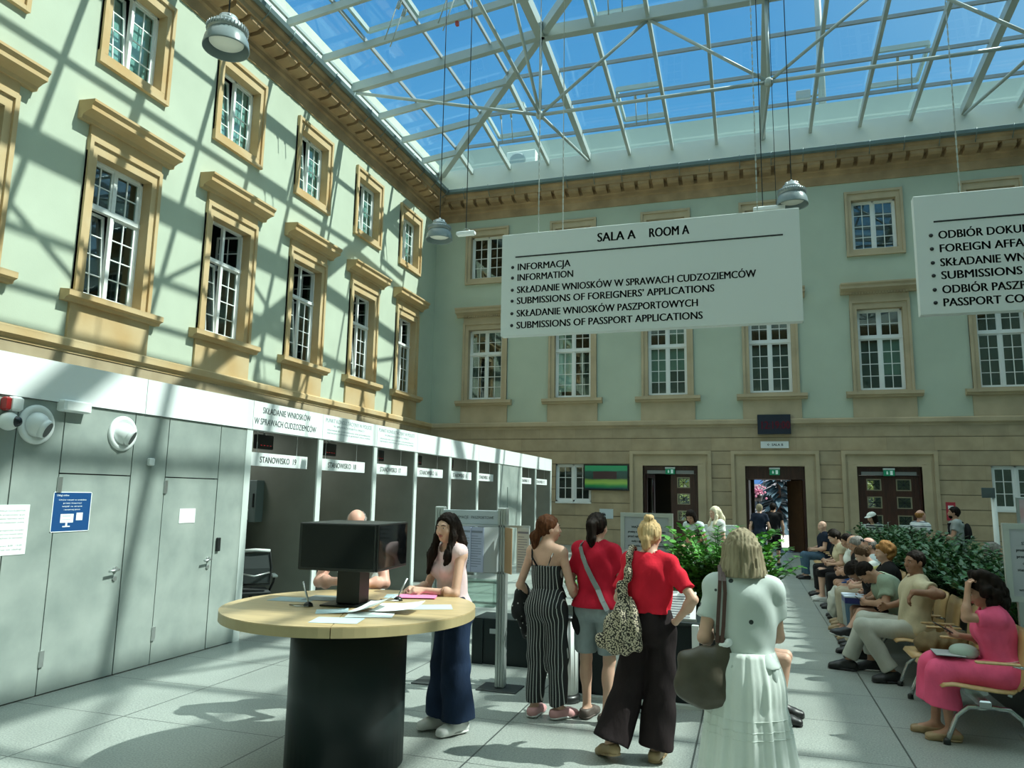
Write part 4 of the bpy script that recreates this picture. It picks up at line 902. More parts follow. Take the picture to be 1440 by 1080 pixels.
# block of four monitors on a post
M_SCREEN = mat('switched_off_screen', (.005, .006, .007), .05, spec=.35)
O = Vector((-2.72, 4.84, 0)); ex = Vector((.577, .055, 0)).normalized(); ey = Vector((-ex.y, ex.x, 0))
mo = thing('monitor_block', 'block of four black monitors on a post at the table centre', 'monitor', (O.x, O.y, TZ), math.atan2(ex.y, ex.x))
Rm = Matrix.Rotation(math.atan2(ex.y, ex.x), 4, 'Z'); T4 = Matrix.Translation((O.x, O.y, 0)) @ Rm
obj('post', MB().bbox(-.085, .085, -.085, .085, TZ+.012, 1.60, .006).xform(T4), mat('matt_black_steel', (.006, .008, .008), .4), mo)
obj('foot_plate', MB().bbox(-.17, .17, -.17, .17, TZ, TZ+.012, .003).xform(T4), mat('matt_black_steel', (.006, .008, .008), .4), mo)
for k in range(4):
    Q = T4 @ Matrix.Rotation(PI/2*k, 4, 'Z')
    m_ = obj('monitor', MB().bbox(-.278, .278, -.292, -.262, 1.315, 1.635, .005).box(-.12, .12, -.262, -.08, 1.42, 1.54).xform(Q), M_BLACK, mo)
    obj('screen', MB().box(-.266, .266, -.2935, -.2915, 1.335, 1.622).xform(Q), M_SCREEN, m_)
obj('top_cover', MB().box(-.26, .26, -.26, .26, 1.622, 1.634).xform(T4), M_BLACK, mo)
# papers, folders and chained pens on the table
def sheet(pts, z, name, lab, m, th=.0015, lift=0.0, group=None, curl=0.0):
    """a loose sheet given by four corners; curl raises its far edge"""
    t = MB(); n = 6; a, b, c, d = [Vector((*p, 0)) for p in pts]; top = []; bot = []
    for i in range(n+1):
        for j in range(n+1):
            u, v = i/n, j/n; p = a*(1-u)*(1-v)+b*u*(1-v)+c*u*v+d*(1-u)*v; zz = z + lift + curl*(u*u*.6 + v*v*.4)
            top.append((p.x, p.y, zz+th)); bot.append((p.x, p.y, zz))
    N_ = len(top); fs = []
    for i in range(n):
        for j in range(n):
            q = (i*(n+1)+j, (i+1)*(n+1)+j, (i+1)*(n+1)+j+1, i*(n+1)+j+1); fs.append(q); fs.append(tuple(N_+k for k in reversed(q)))
    t.add(top+bot, fs, True); o = obj(name, t, m); return tag(o, lab, 'paper', group)
M_PBLUE = mat('pale_blue_form', (.50, .66, .70), .6); M_PGREY = mat('grey_mat', (.16, .19, .19), .6); M_PINK = mat('pink_folder', (.85, .25, .45), .5)
def rectp(cx, cy, w, h, a): 
    c, s = math.cos(a), math.sin(a); return [(cx+x*c-y*s, cy+x*s+y*c) for x, y in ((-w/2, -h/2), (w/2, -h/2), (w/2, h/2), (-w/2, h/2))]
sheet(rectp(-2.46, 4.20, .30, .21, .25), TZ, 'form_sheet', 'pale blue form at the near edge of the round table', M_PBLUE)
sheet(rectp(-2.16, 4.93, .31, .21, .45), TZ, 'form_sheet', 'pale blue form at the right side of the round table', M_PBLUE)
sheet(rectp(-3.22, 4.86, .32, .21, .1), TZ, 'form_sheet', 'grey blue form left of the monitor post', mat('grey_blue_form', (.30, .40, .42), .6))
sheet(rectp(-2.56, 5.36, .30, .21, .35), TZ, 'form_sheet', 'pale blue form at the far side behind the monitor post', M_PBLUE)
sheet(rectp(-2.66, 4.47, .21, .15, .5), TZ, 'note_sheet', 'small pale note in front of the monitor post', M_PBLUE, lift=.001, curl=.012)
sheet(rectp(-2.37, 4.46, .30, .21, .35), TZ, 'loose_paper', 'lowest white paper of the pile in front of the monitors', M_PAPER, lift=.002, group=None)
sheet(rectp(-2.44, 4.58, .21, .30, -.15), TZ, 'loose_paper', 'white paper leaning up against the monitor foot', M_PAPER, lift=.006, curl=.10)
sheet(rectp(-2.28, 4.66, .32, .22, .05), TZ, 'loose_paper', 'curled white paper at the right of the paper pile', M_PAPER, lift=.010, curl=.055)
fo = sheet(rectp(-2.45, 5.34, .30, .20, .30), TZ, 'pink_folder', 'pink folder lying under the long haired woman\'s hands', M_PINK, th=.006, lift=.004); fo['category'] = 'folder'
mt_ = sheet(rectp(-2.98, 5.02, .40, .26, .15), TZ, 'grey_desk_mat', 'dark grey mat left of the monitor post', M_PGREY, th=.003); mt_['category'] = 'mat'
def pen(x, y, dx, dy, lab):
    t = thing('chained_pen', lab, 'pen', (x, y, TZ)); obj('holder', MB().lathe([(.0, 0), (.035, 0), (.03, .018), (.014, .03), (0, .032)], 16, (x, y, TZ)), M_BLACK, t)
    a = Vector((x, y, TZ+.03)); b = a + Vector((dx, dy, .13)); obj('pen', MB().tube([a, a+(b-a)*.12, b], [.004, .007, .007], 8), M_ALU, t)
    obj('ball_chain', MB().tube([(x+.02, y-.03, TZ+.006), (x-.06, y-.06, TZ+.006), (x-.13, y-.03, TZ+.006), (x-.03, y+.02, TZ+.008)], .004, 6), M_ALU, t)
pen(-2.94, 4.62, -.07, .03, 'silver pen in a black chained holder at the left of the table'); pen(-2.50, 5.12, .05, .04, 'silver pen in a black chained holder right of the monitor post')

# ------------------------------------------------------------------ leaflet rack
rk = thing('leaflet_rack', 'silver leaflet stand headed INFORMACJE PASZPORTOWE with hinged panels', 'stand', (-2.7, 7.1, 0)); ROOT = rk
M_PROF = mat('silver_profile', (.42, .46, .45), .35, metal=.6)
for x, zt in ((-2.345, 1.72), (-3.02, 1.72)):
    p = MB().bbox(x-.045, x+.045, 7.06, 7.14, .012, zt, .008)
    for q in (-.025, 0, .025): p.box(x+q-.006, x+q+.006, 7.05, 7.062, .02, zt-.02)
    obj('post', p, M_PROF, rk); obj('base_plate', MB().bbox(x-.20, x+.20, 6.95, 7.25, 0, .012, .003), mat('dark_steel_plate', (.06, .07, .07), .4, metal=.5), rk)
hd = obj('header_board', MB().bbox(-2.985, -2.36, 7.07, 7.10, 1.55, 1.69, .004), mat('grey_header', (.44, .50, .53), .5), rk)
tm = text_mesh('INFORMACJE   PASZPORTOWE', w=.46, h=.028); place_text(tm, (-2.90, 7.068, 1.605), (1, 0, 0), (0, 0, 1)); obj('lettering', tm, M_INK, hd)
def flip(x0, x1, y0, y1, m, lines=True):
    a = Vector((x0, y0, 0)); b = Vector((x1, y1, 0)); u = (b-a).normalized(); n = Vector((u.y, -u.x, 0)); mb = MB()
    mb.add([a+Vector((0, 0, 1.10)), b+Vector((0, 0, 1.10)), b+Vector((0, 0, 1.53)), a+Vector((0, 0, 1.53)), a-n*.008+Vector((0, 0, 1.10)), b-n*.008+Vector((0, 0, 1.10)), b-n*.008+Vector((0, 0, 1.53)), a-n*.008+Vector((0, 0, 1.53))], [(0,1,2,3), (7,6,5,4), (0,4,5,1), (1,5,6,2), (2,6,7,3), (3,7,4,0)])
    pn = obj('flip_panel', mb, m, rk); w = (b-a).length
    if lines:
        g = MB()
        for k in range(13):
            z = 1.44-k*.024; ww = w*(.75 if k % 4 else .5); q = [a+u*w*.1+n*.001, a+u*(w*.1+ww)+n*.001]; g.add([q[0]+Vector((0, 0, z)), q[1]+Vector((0, 0, z)), q[1]+Vector((0, 0, z+.006)), q[0]+Vector((0, 0, z+.006))], [(0, 1, 2, 3)])
        g.add([a+u*w*.08+n*.001+Vector((0, 0, 1.475)), b-u*w*.08+n*.001+Vector((0, 0, 1.475)), b-u*w*.08+n*.001+Vector((0, 0, 1.495)), a+u*w*.08+n*.001+Vector((0, 0, 1.495))], [(0, 1, 2, 3)]); obj('print', g, mat('grey_print', (.18, .20, .26), .6), pn)
M_FP = mat('grey_white_panel', (.50, .55, .56), .4); M_FP2 = mat('lilac_panel', (.38, .42, .58), .4); M_FPB = mat('brown_panel', (.36, .22, .11), .6)
flip(-2.96, -2.76, 7.02, 7.00, M_FP); flip(-2.74, -2.62, 7.00, 6.92, M_FP2); flip(-2.63, -2.48, 6.93, 6.90, M_FP2); flip(-2.48, -2.37, 6.92, 7.03, M_FP, False); flip(-2.30, -2.18, 7.02, 6.86, M_FPB, False); flip(-2.19, -2.05, 7.06, 7.02, M_FP)
obj('panel_rail', MB().box(-2.98, -2.06, 7.05, 7.08, 1.53, 1.55).box(-2.98, -2.3, 7.05, 7.08, 1.08, 1.10), M_PROF, rk)
M_ACRYL = glass_mat('clear_acrylic', (.86, .92, .90), base_refl=.08)
bx_ = MB()
for q in ((-2.80, -2.40, 7.00, 7.005), (-2.80, -2.40, 7.10, 7.105)): bx_.box(*q, .76, 1.02)
bx_.box(-2.80, -2.795, 7.0, 7.1, .76, 1.02).box(-2.405, -2.40, 7.0, 7.1, .76, 1.02).box(-2.80, -2.40, 7.0, 7.1, .76, .766); obj('acrylic_box', bx_, M_ACRYL, rk)
obj('box_bracket', MB().box(-2.99, -2.37, 7.08, 7.11, .78, .80).box(-2.99, -2.37, 7.08, 7.11, .98, 1.0), M_PROF, rk)

t = thing('low_dark_cabinet', 'low dark box bench standing behind the leaflet stand', 'bench', (-2.5, 8.2, 0)); obj('body', MB().bbox(-2.98, -1.85, 8.02, 8.45, 0, .49, .006), M_PED, t); obj('end_panel', MB().box(-2.985, -2.86, 8.0, 8.02, 0, .49), M_PED, t); obj('switch_plate', MB().box(-2.78, -2.70, 8.005, 8.022, .33, .38), mat('grey_plate', (.30, .33, .33), .5), t)

# ------------------------------------------------------------------ information counter with planting
ct = thing('information_counter', 'dark fronted information counter with white posts, behind the queueing women', 'counter', (-1.1, 7.4, 0))
for a, b in ((-1.78, -1.22), (-1.17, -.46)): obj('front_panel', MB().bbox(a, b, 7.10, 7.14, .03, .70, .004), M_PED, ct)
for x, z in ((-1.80, .75), (-1.195, .86), (-.50, .72)): obj('post', MB().bbox(x-.03, x+.03, 7.04, 7.16, 0, z, .004), mat('white_post', (.66, .74, .72), .4), ct)
obj('counter_top', MB().bbox(-1.82, -.44, 7.08, 7.70, .70, .735, .005), mat('black_counter_top', (.02, .03, .03), .35), ct); obj('side_panel', MB().box(-.48, -.44, 7.14, 7.70, .02, .70).box(-1.82, -1.78, 7.14, 7.70, .02, .70).box(-1.8, -.46, 7.66, 7.70, .02, .70), M_PED, ct)
obj('kick_strip', MB().box(-1.80, -.46, 7.03, 7.10, 0, .03), mat('pale_kick_strip', (.55, .60, .56), .5), ct)
t = thing('counter_monitor', 'white framed monitor turned away on the counter between the two red tops', 'monitor', (-1.22, 7.45, .735))
obj('frame', MB().bbox(-1.36, -1.06, 7.44, 7.465, .93, 1.24, .006), M_WBOARD, t); obj('screen', MB().box(-1.345, -1.075, 7.435, 7.441, .95, 1.21), mat('dark_blue_screen', (.02, .05, .09), .15), t); obj('stand', MB().box(-1.23, -1.19, 7.46, 7.48, .74, 1.0).bbox(-1.31, -1.11, 7.38, 7.55, .735, .747, .003), M_WBOARD, t)
t = thing('counter_paper_holder', 'white sheet in a tilted holder on the counter under the bent elbow', 'paper', (-.65, 7.2, .735)); obj('sheet', MB().add([(-.80, 7.12, .74), (-.50, 7.12, .74), (-.50, 7.30, .98), (-.80, 7.30, .98), (-.80, 7.13, .735), (-.50, 7.13, .735), (-.50, 7.31, .975), (-.80, 7.31, .975)], [(0,1,2,3), (7,6,5,4), (0,4,5,1), (1,5,6,2), (2,6,7,3), (3,7,4,0)]), M_PAPER, t)
g = MB()
for k in range(9):
    f = .12+k*.085; y = 7.12+.18*f; z = .74+.24*f; g.box(-.77, -.55, y-.0035, y-.0015, z, z+.008)
obj('print', g, mat('grey_print', (.18, .20, .26), .6), t); obj('holder', MB().box(-.81, -.49, 7.115, 7.135, .735, .76), M_PROF, t)
t = thing('white_bin', 'tall white ribbed bin on a black foot behind the striped jumpsuit', 'bin', (-1.66, 6.92, 0)); bb = MB().lathe([(.115, .07), (.11, .72)], 20, (-1.66, 6.92, 0))
for k in range(14): bb.tube([(-1.66+.114*math.cos(k*PI/7), 6.92+.114*math.sin(k*PI/7), .08), (-1.66+.110*math.cos(k*PI/7), 6.92+.110*math.sin(k*PI/7), .71)], .008, 5)
obj('body', bb, mat('ribbed_white', (.66, .70, .68), .45), t); obj('lid', MB().lathe([(.0, .72), (.118, .72), (.11, .75), (0, .77)], 20, (-1.66, 6.92, 0)), M_BLACK, t); obj('foot', MB().lathe([(.14, 0), (.14, .05), (.11, .07), (0, .07)], 20, (-1.66, 6.92, 0)), M_BLACK, t)

def notice_board(name, lab, x0, x1, y, z0, z1, ztop_text, head, legs=True, rot=0.0):
    t = thing(name, lab, 'board', ((x0+x1)/2, y, 0), rot); w = x1-x0; M = Matrix.Translation(((x0+x1)/2, y, 0)) @ Matrix.Rotation(rot, 4, 'Z')
    f = MB().box(-w/2, -w/2+.045, -.02, .02, z0, z1).box(w/2-.045, w/2, -.02, .02, z0, z1).box(-w/2+.001, w/2-.001, -.019, .019, z1-.045, z1-.001).box(-w/2+.001, w/2-.001, -.019, .019, z0+.001, z0+.045).xform(M); obj('frame', f, mat('grey_board_frame', (.50, .54, .52), .35, metal=.3), t)
    obj('panel', MB().box(-w/2+.03, w/2-.03, -.012, .012, z0+.03, z1-.03).xform(M), mat('lilac_grey_panel', (.40, .42, .46), .5), t)
    if legs:
        for s_ in (-1, 1): obj('leg', MB().box(s_*w*.35-.02, s_*w*.35+.02, -.02, .02, .012, z0).box(s_*w*.35-.03, s_*w*.35+.03, -.2, .2, 0, .02).xform(M), M_PROF, t)
    L_ = []; z = z1-.17; ln = [head] + ['prosimy o pobranie numerka z biletomatu', 'przed zajęciem miejsca w poczekalni', 'osoby z rezerwacją podchodzą do', 'stanowiska po wywołaniu numeru', '', head, 'wnioski można składać w godzinach', 'pracy sali obsługi klienta urzędu', 'odbiór dokumentów bez rezerwacji', 'dodatkowe informacje w punkcie', '', head, 'prosimy o zachowanie ciszy oraz', 'wyłączenie dźwięku telefonów', 'dziękujemy za współpracę']
    for k, tx in enumerate(ln):
        if tx and z > z0+.08:
            ww = (w-.16)*(.98 if k % 3 else .8); L_.append(place_text(text_mesh(tx, w=ww, h=.024, bold=.03), (-ww/2, -.0135, z), (1, 0, 0), (0, 0, 1)))
        z -= .052
    obj('lettering', merge(L_).xform(M), M_INK, t); return t
notice_board('notice_board', 'grey framed notice board behind the blonde woman in red', -1.42, -.83, 8.6, .62, 1.67, 0, 'WAŻNA INFORMACJA')
notice_board('notice_board', 'grey framed notice board on a stand at the right picture edge', 1.95, 2.55, 7.05, 1.07, 1.69, 0, 'SZANOWNI PAŃSTWO')
t = thing('slim_white_pole', 'slim white pole with a small dark sign rising from the right planting', 'pole', (3.25, 12, 0)); obj('pole', MB().tube([(3.25, 12, .01), (3.25, 12, 2.0)], .035, 12), M_WBOARD, t); obj('sign', MB().bbox(3.10, 3.26, 11.95, 11.98, 1.92, 2.06, .004), mat('slate_sign', (.08, .11, .12), .5), t); obj('foot', MB().lathe([(.18, 0), (.18, .02), (0, .02)], 20, (3.25, 12, 0)), M_PROF, t)
t = thing('pink_poster_stand', 'framed pink poster standing at the right picture edge behind the notice board', 'poster', (4.6, 14.0, 0)); obj('frame', MB().bbox(4.10, 4.85, 13.98, 14.02, 1.15, 1.95, .004), M_PROF, t); obj('poster', MB().box(4.14, 4.81, 13.975, 13.981, 1.19, 1.91), mat('pink_print', (.55, .22, .20), .5, noise=.6, nscale=2.2, col2=(.45, .52, .58)), t); obj('leg', MB().box(4.45, 4.50, 13.98, 14.02, .01, 1.15).bbox(4.2, 4.75, 13.8, 14.2, 0, .015, .003), M_PROF, t)
for i_, (x, y, w, lab) in enumerate(((2.85, 20.3, .5, 'small white partition screen before the right door, left one'), (3.75, 20.3, .62, 'white partition screen before the right door, beside the bald ginger man'), (-.62, 16.9, .7, 'pale partition screen left of the middle door behind the big leafy plant'))):
    t = thing('partition_screen', lab, 'screen', (x, y, 0)); obj('panel', MB().bbox(x-w/2, x+w/2, y-.02, y+.02, .75, 1.28, .006), mat('pale_screen_panel', (.60, .66, .63), .5), t); obj('leg', MB().box(x-.03, x+.03, y-.03, y+.03, .02, .75).bbox(x-.2, x+.2, y-.2, y+.2, 0, .02, .004), M_PROF, t)

# ------------------------------------------------------------------ rows of beam seats on the right
M_PLY = mat('beech_plywood', (.52, .335, .15), .38, noise=.10, nscale=4, stretch=(8, 1, 1)); M_CHROME = mat('chromed_steel', (.45, .48, .48), .25, metal=.9)
def shell(mb, prof, y0, y1, th=.014, nr=5):
    """bent plywood: profile (x,z) extruded along y with rounded far corners"""
    n = len(prof); top = []; 
    P = [Vector((p[0], 0, p[1])) for p in prof]; nor = []
    for i in range(n):
        d = (P[min(i+1, n-1)]-P[max(i-1, 0)]).normalized(); nor.append(Vector((-d.z, 0, d.x)))
    vs = []
    for i in range(n):
        ins = 0.0; e = i/(n-1)
        if e > .8: ins = .06*(1-math.sqrt(max(0, 1-((e-.8)/.2)**2)))
        if e < .15: ins = .04*(1-math.sqrt(max(0, 1-((.15-e)/.15)**2)))
        for y, o in ((y0+ins, 0), (y1-ins, 0), (y1-ins, th), (y0+ins, th)):
            q = P[i]+nor[i]*o; vs.append((q.x, y, q.z))
    fs = [(0, 1, 2, 3), (4*n-1, 4*n-2, 4*n-3, 4*n-4)]
    for i in range(n-1):
        for j in range(4): fs.append((4*i+j, 4*i+4+j, 4*i+4+(j+1) % 4, 4*i+(j+1) % 4))
    return mb.add(vs, fs, True)
def beam_bench(y, lab, proto=[None]):
    """three seats facing -x, occupying y .. y+1.65"""
    if proto[0] is not None: return dup(proto[0], (1.9, y, 0), None, lab)
    t = thing('beam_bench', lab, 'bench', (0, 0, 0), 0, 'three seat beam benches on the right'); x0 = -.5
    for k in range(3):
        a = .03+k*.55; b = a+.49
        s = MB(); shell(s, [(-.52, .425), (-.50, .445), (-.44, .452), (-.30, .437), (-.15, .425), (-.05, .425), (.0, .44)], a, b); obj('seat', s, M_PLY, t)
        r = MB(); shell(r, [(.0, .44), (.03, .50), (.045, .58), (.06, .70), (.08, .80), (.10, .86), (.11, .89)], a, b); obj('backrest', r, M_PLY, t)
        obj('seat_bracket', MB().beam((-.25, (a+b)/2, .43), (-.25, (a+b)/2, .36), .10, .16).beam((-.02, (a+b)/2, .36), (.02, (a+b)/2, .46), .05, .03), M_CHROME, t)
    for a in (.0, .55, 1.10, 1.65):
        ar = obj('arm_bracket', MB().tube([(.02, a, .36), (.06, a, .42), (.05, a, .55), (.03, a, .625), (-.05, a, .64)], .012, 8), M_CHROME, t)
        obj('armrest', MB().bbox(-.30, -.0, a-.022, a+.022, .64, .66, .008), M_PLY, ar)
    obj('beam', MB().bbox(-.29, -.21, .0, 1.65, .31, .37, .01), M_CHROME, t)
    for a in (.12, 1.50):
        lg = MB().tube([(-.50, a, .02), (-.47, a, .10), (-.42, a, .22), (-.34, a, .29), (-.20, a, .30), (-.06, a, .29), (.02, a, .22), (.07, a, .10), (.10, a, .02)], .019, 10).beam((-.25, a, .28), (-.25, a, .34), .05, .05)
        l = obj('leg', lg, M_CHROME, t)
        for fx in (-.5, .1): obj('foot_cap', MB().lathe([(.026, 0), (.026, .035), (.02, .045), (0, .045)], 12, (fx, a, 0)), M_BLACK, l)
    proto[0] = t; t.location = (1.9, y, 0); return t
beam_bench(6.68, 'nearest plywood beam bench carrying the woman in pink and the brown bag')
for k, nm in enumerate(('second beam bench from the front, under the man in cream', 'third beam bench from the front, under the ginger haired person', 'fourth beam bench from the front, under the grey haired men', 'fifth beam bench from the front, before the leafy planters', 'sixth beam bench from the front, under two dark haired people', 'farthest beam bench nearest the open middle door')): beam_bench(8.58+1.76*k, nm)

# ------------------------------------------------------------------ plants
def leaf_mat(name, c1, c2, rough=.38):
    m = mat(name, c1, rough, nscale=3.5, col2=c2, spec=.5); return m
M_LEAF_D = leaf_mat('deep_green_leaves', (.012, .055, .015), (.035, .14, .03)); M_LEAF_L = leaf_mat('fresh_green_leaves', (.035, .16, .02), (.13, .36, .05)); M_STEM = mat('green_stem', (.06, .12, .03), .5)
M_SOIL = mat('dark_soil', (.02, .016, .012), .9); M_PLANTER = mat('black_planter', (.008, .011, .011), .35)
def add_leaf(mb, p, d, up, L, W):
    d = d.normalized(); s = d.cross(up)
    if s.length < 1e-4: s = Vector((1, 0, 0))
    s.normalize(); n = s.cross(d)
    vs = [p, p+d*L*.3+s*W*.5+n*W*.10, p+d*L*.32, p+d*L*.3-s*W*.5+n*W*.10, p+d*L*.68+s*W*.42-n*L*.02, p+d*L*.7-n*L*.06, p+d*L*.68-s*W*.42-n*L*.02, p+d*L-n*L*.16]
    mb.add(vs, [(0, 1, 2), (0, 2, 3), (1, 4, 5, 2), (2, 5, 6, 3), (4, 7, 5), (5, 7, 6)], True)
def stem_plant(rng, n, h, spread, leafL, leafW, pairs, base_r=.12):
    st = MB(); lf = MB()
    for i in range(n):
        a = rng.uniform(0, 2*PI); r = base_r*math.sqrt(rng.random()); p0 = Vector((r*math.cos(a), r*math.sin(a), 0)); hh = h*rng.uniform(.55, 1.05); out = spread*rng.uniform(.3, 1.0); b = a+rng.uniform(-.6, .6)
        pts = [p0 + Vector((out*math.cos(b)*t_**1.7, out*math.sin(b)*t_**1.7, hh*(t_-.18*t_**3))) for t_ in [k/6 for k in range(7)]]
        st.tube(pts, [.011, .010, .009, .008, .006, .005, .003], 5)
        for k in range(pairs):
            t_ = .22+.78*k/(pairs-1); q = Vector((out*math.cos(b)*t_**1.7, out*math.sin(b)*t_**1.7, hh*(t_-.18*t_**3)))+p0
            tan = Vector((out*math.cos(b)*1.7*max(t_, .05)**.7, out*math.sin(b)*1.7*max(t_, .05)**.7, hh*(1-.54*t_**2))).normalized()
            sd = tan.cross(Vector((0, 0, 1)));  sd = sd.normalized() if sd.length > .01 else Vector((1, 0, 0))
            tw = rng.uniform(-.5, .5); sd = (Matrix.Rotation(tw, 3, tan) @ sd)
            for s_ in (-1, 1):
                d = tan*.55+sd*s_*.9+Vector((0, 0, rng.uniform(-.15, .35))); add_leaf(lf, q, d, Vector((0, 0, 1)), leafL*rng.uniform(.75, 1.2)*(1-.25*t_), leafW*rng.uniform(.8, 1.15))
    return st, lf
def plant(name, lab, loc, seed, n, h, spread, L, W, pairs, m, group=None, rz=0, base_r=.12):
    rng = random.Random(seed); st, lf = stem_plant(rng, n, h, spread, L, W, pairs, base_r); t = thing(name, lab, 'plant', loc, rz, group)
    obj('foliage', lf, m, t, world=False); obj('stems', st, M_STEM, t, world=False); return t
def planter(x0, x1, y0, y1, h, lab):
    t = thing('planter_box', lab, 'planter', ((x0+x1)/2, (y0+y1)/2, 0)); b = MB(); w = .03
    b.box(x0, x1, y0, y0+w, 0, h).box(x0, x1, y1-w, y1, 0, h).box(x0, x0+w, y0+w, y1-w, 0, h).box(x1-w, x1, y0+w, y1-w, 0, h).box(x0+w, x1-w, y0+w, y1-w, 0, .05); obj('box', b, M_PLANTER, t)
    obj('soil', MB().box(x0+w, x1-w, y0+w, y1-w, .05, h-.04), M_SOIL, t); return t
# right hand row of planters behind the benches
PN = ['nearest', 'second', 'third', 'fourth', 'fifth', 'sixth']
pl_protos = []
for k in range(5):
    y0 = 7.25 + 2.02*k; planter(2.18, 2.62, y0, y0+1.9, .58, '%s of the long black planters behind the benches' % PN[k])
    for j in range(3):
        y = y0+.35+.6*j; lab = 'dark green %s plant of the %s black planter behind the benches' % (('front', 'middle', 'rear')[j], PN[k])
        if len(pl_protos) < 3: p = plant('zz_plant', lab, (2.42, y, .55), 11+len(pl_protos), 34, .97, .48, .125, .052, 11, M_LEAF_D, 'plants in the black planters on the right', base_r=.16); pl_protos.append(p)
        else: p = dup(pl_protos[(k+j) % 3], (2.42+.04*((k*7+j*3) % 3-1), y, .55), k*1.3+j*2.1, lab)
# the leafy plants on the counter at the left
planter(-.78, .02, 7.78, 8.25, .72, 'black planter box behind the information counter')
plant('leafy_shrub', 'big bright leafy shrub rising behind the blonde woman in red', (-.34, 8.0, .68), 31, 74, 1.0, .50, .115, .070, 12, M_LEAF_L, base_r=.22)
plant('leafy_shrub', 'smaller leafy shrub left of the white top blonde woman', (-.08, 8.02, .68), 32, 44, .84, .42, .11, .066, 11, M_LEAF_L, base_r=.16)
plant('leafy_shrub', 'low bright leafy shrub in front of the dark haired smiling woman', (-.66, 7.98, .68), 33, 30, .42, .26, .10, .058, 9, M_LEAF_L, base_r=.14)
t = plant('counter_plant', 'leafy plant on the counter between striped jumpsuit and first red top', (-1.62, 7.42, .735), 34, 16, .52, .22, .09, .045, 8, M_LEAF_L, base_r=.08); obj('pot', MB().lathe([(.07, 0), (.09, .14), (.08, .14), (.0, .13)], 18), M_PLANTER, t, world=False)
t = plant('flower_bunch', 'bunch of yellow and white flowers on the counter', (-1.15, 7.25, .735), 35, 12, .26, .16, .06, .03, 5, M_LEAF_D, base_r=.05); t['category'] = 'flowers'
fl = MB(); rr = random.Random(4)
for k in range(14): fl.ball((rr.uniform(-.14, .14), rr.uniform(-.1, .1), rr.uniform(.14, .27)), .026, 8, 6, (1, 1, .7))
obj('blossoms', fl, mat('cream_yellow_petals', (.75, .60, .25), .6, nscale=30, col2=(.8, .75, .6)), t, world=False); obj('pot', MB().lathe([(.06, 0), (.08, .11), (.07, .11), (.0, .10)], 18), M_PLANTER, t, world=False)

# ------------------------------------------------------------------ outdoors behind the open door
t = thing('spruce_tree', 'dark blue spruce outside the open middle door', 'tree', (1.55, YB+16, 0)); rr = random.Random(9); lf = MB()
for k in range(520):
    z = rr.uniform(.5, 6.5); rad = 1.9*(1-z/7.0); a = rr.uniform(0, 2*PI); p = Vector((1.55, YB+16, z)); d = Vector((math.cos(a), math.sin(a), -.25)); e = p+d*rad*rr.uniform(.75, 1.05)
    add_leaf(lf, p+d*.12, e-p, Vector((0, 0, 1)), (e-p).length, .34)
obj('needles', lf, mat('blue_green_needles', (.03, .07, .09), .8, nscale=4, col2=(.06, .12, .15)), t); obj('trunk', MB().tube([(1.55, YB+16, 0), (1.55, YB+16, 6.8)], [.16, .03], 10), mat('bark', (.06, .04, .03), .9), t)
t = thing('street_building', 'pale building with a blue canopy outside the open door', 'building', (0, YB+34, 0)); obj('walls', MB().box(-10, 12, YB+34, YB+40, -.1, 4.2), mat('pale_render', (.55, .52, .50), .8), t); obj('blue_canopy', MB().box(-9, 1.0, YB+32.5, YB+34, 3.0, 3.9), mat('blue_canopy', (.10, .26, .60), .5), t); obj('window_band', MB().box(-9, 11, YB+33.95, YB+34.05, 1.1, 2.5), mat('dark_shop_window', (.05, .06, .07), .2), t)
for i_, (x, y, s_) in enumerate(((-3.2, YB+9, 1.0), (5.2, YB+9, 1.1))):
    t = thing('garden_shrub', ('sunlit yellow green shrub outside the left door', 'sunlit shrub outside the right door')[i_], 'plant', (x, y, 0)); lf = MB(); rr = random.Random(50+i_)
    for k in range(420):
        v = Vector((rr.gauss(0, 1), rr.gauss(0, 1), rr.gauss(0, 1))).normalized()*rr.uniform(.6, 1.0)*s_; add_leaf(lf, Vector((x, y, 1.6*s_))+Vector((v.x*.9, v.y*.7, v.z*1.4)), v+Vector((0, 0, .2)), Vector((0, 0, 1)), .32, .18)
    obj('foliage', lf, mat('yellow_green_leaves', (.16, .24, .05), .6, nscale=2, col2=(.42, .45, .18)), t); obj('stem', MB().tube([(x, y, -.02), (x, y, 1.2)], .05, 8), mat('bark', (.06, .04, .03), .9), t)
t = thing('pink_flower_basket', 'pink flowers in a hanging pot behind the navy shirt woman', 'flowers', (.35, YB+7, 1.3)); fl = MB(); rr = random.Random(3)
for k in range(70): fl.ball((.35+rr.gauss(0, .16), YB+7+rr.gauss(0, .14), 2.15+rr.gauss(0, .12)), .05, 6, 5)
obj('blossoms', fl, mat('pink_petals', (.6, .12, .28), .6, nscale=9, col2=(.7, .4, .5)), t); obj('pot', MB().lathe([(.15, 1.75), (.24, 2.05), (0, 2.05)], 16, (.35, YB+7, 0)), M_PLANTER, t); obj('stand', MB().tube([(.35, YB+7, -.02), (.35, YB+7, 1.78)], .03, 8), M_BLACK, t)
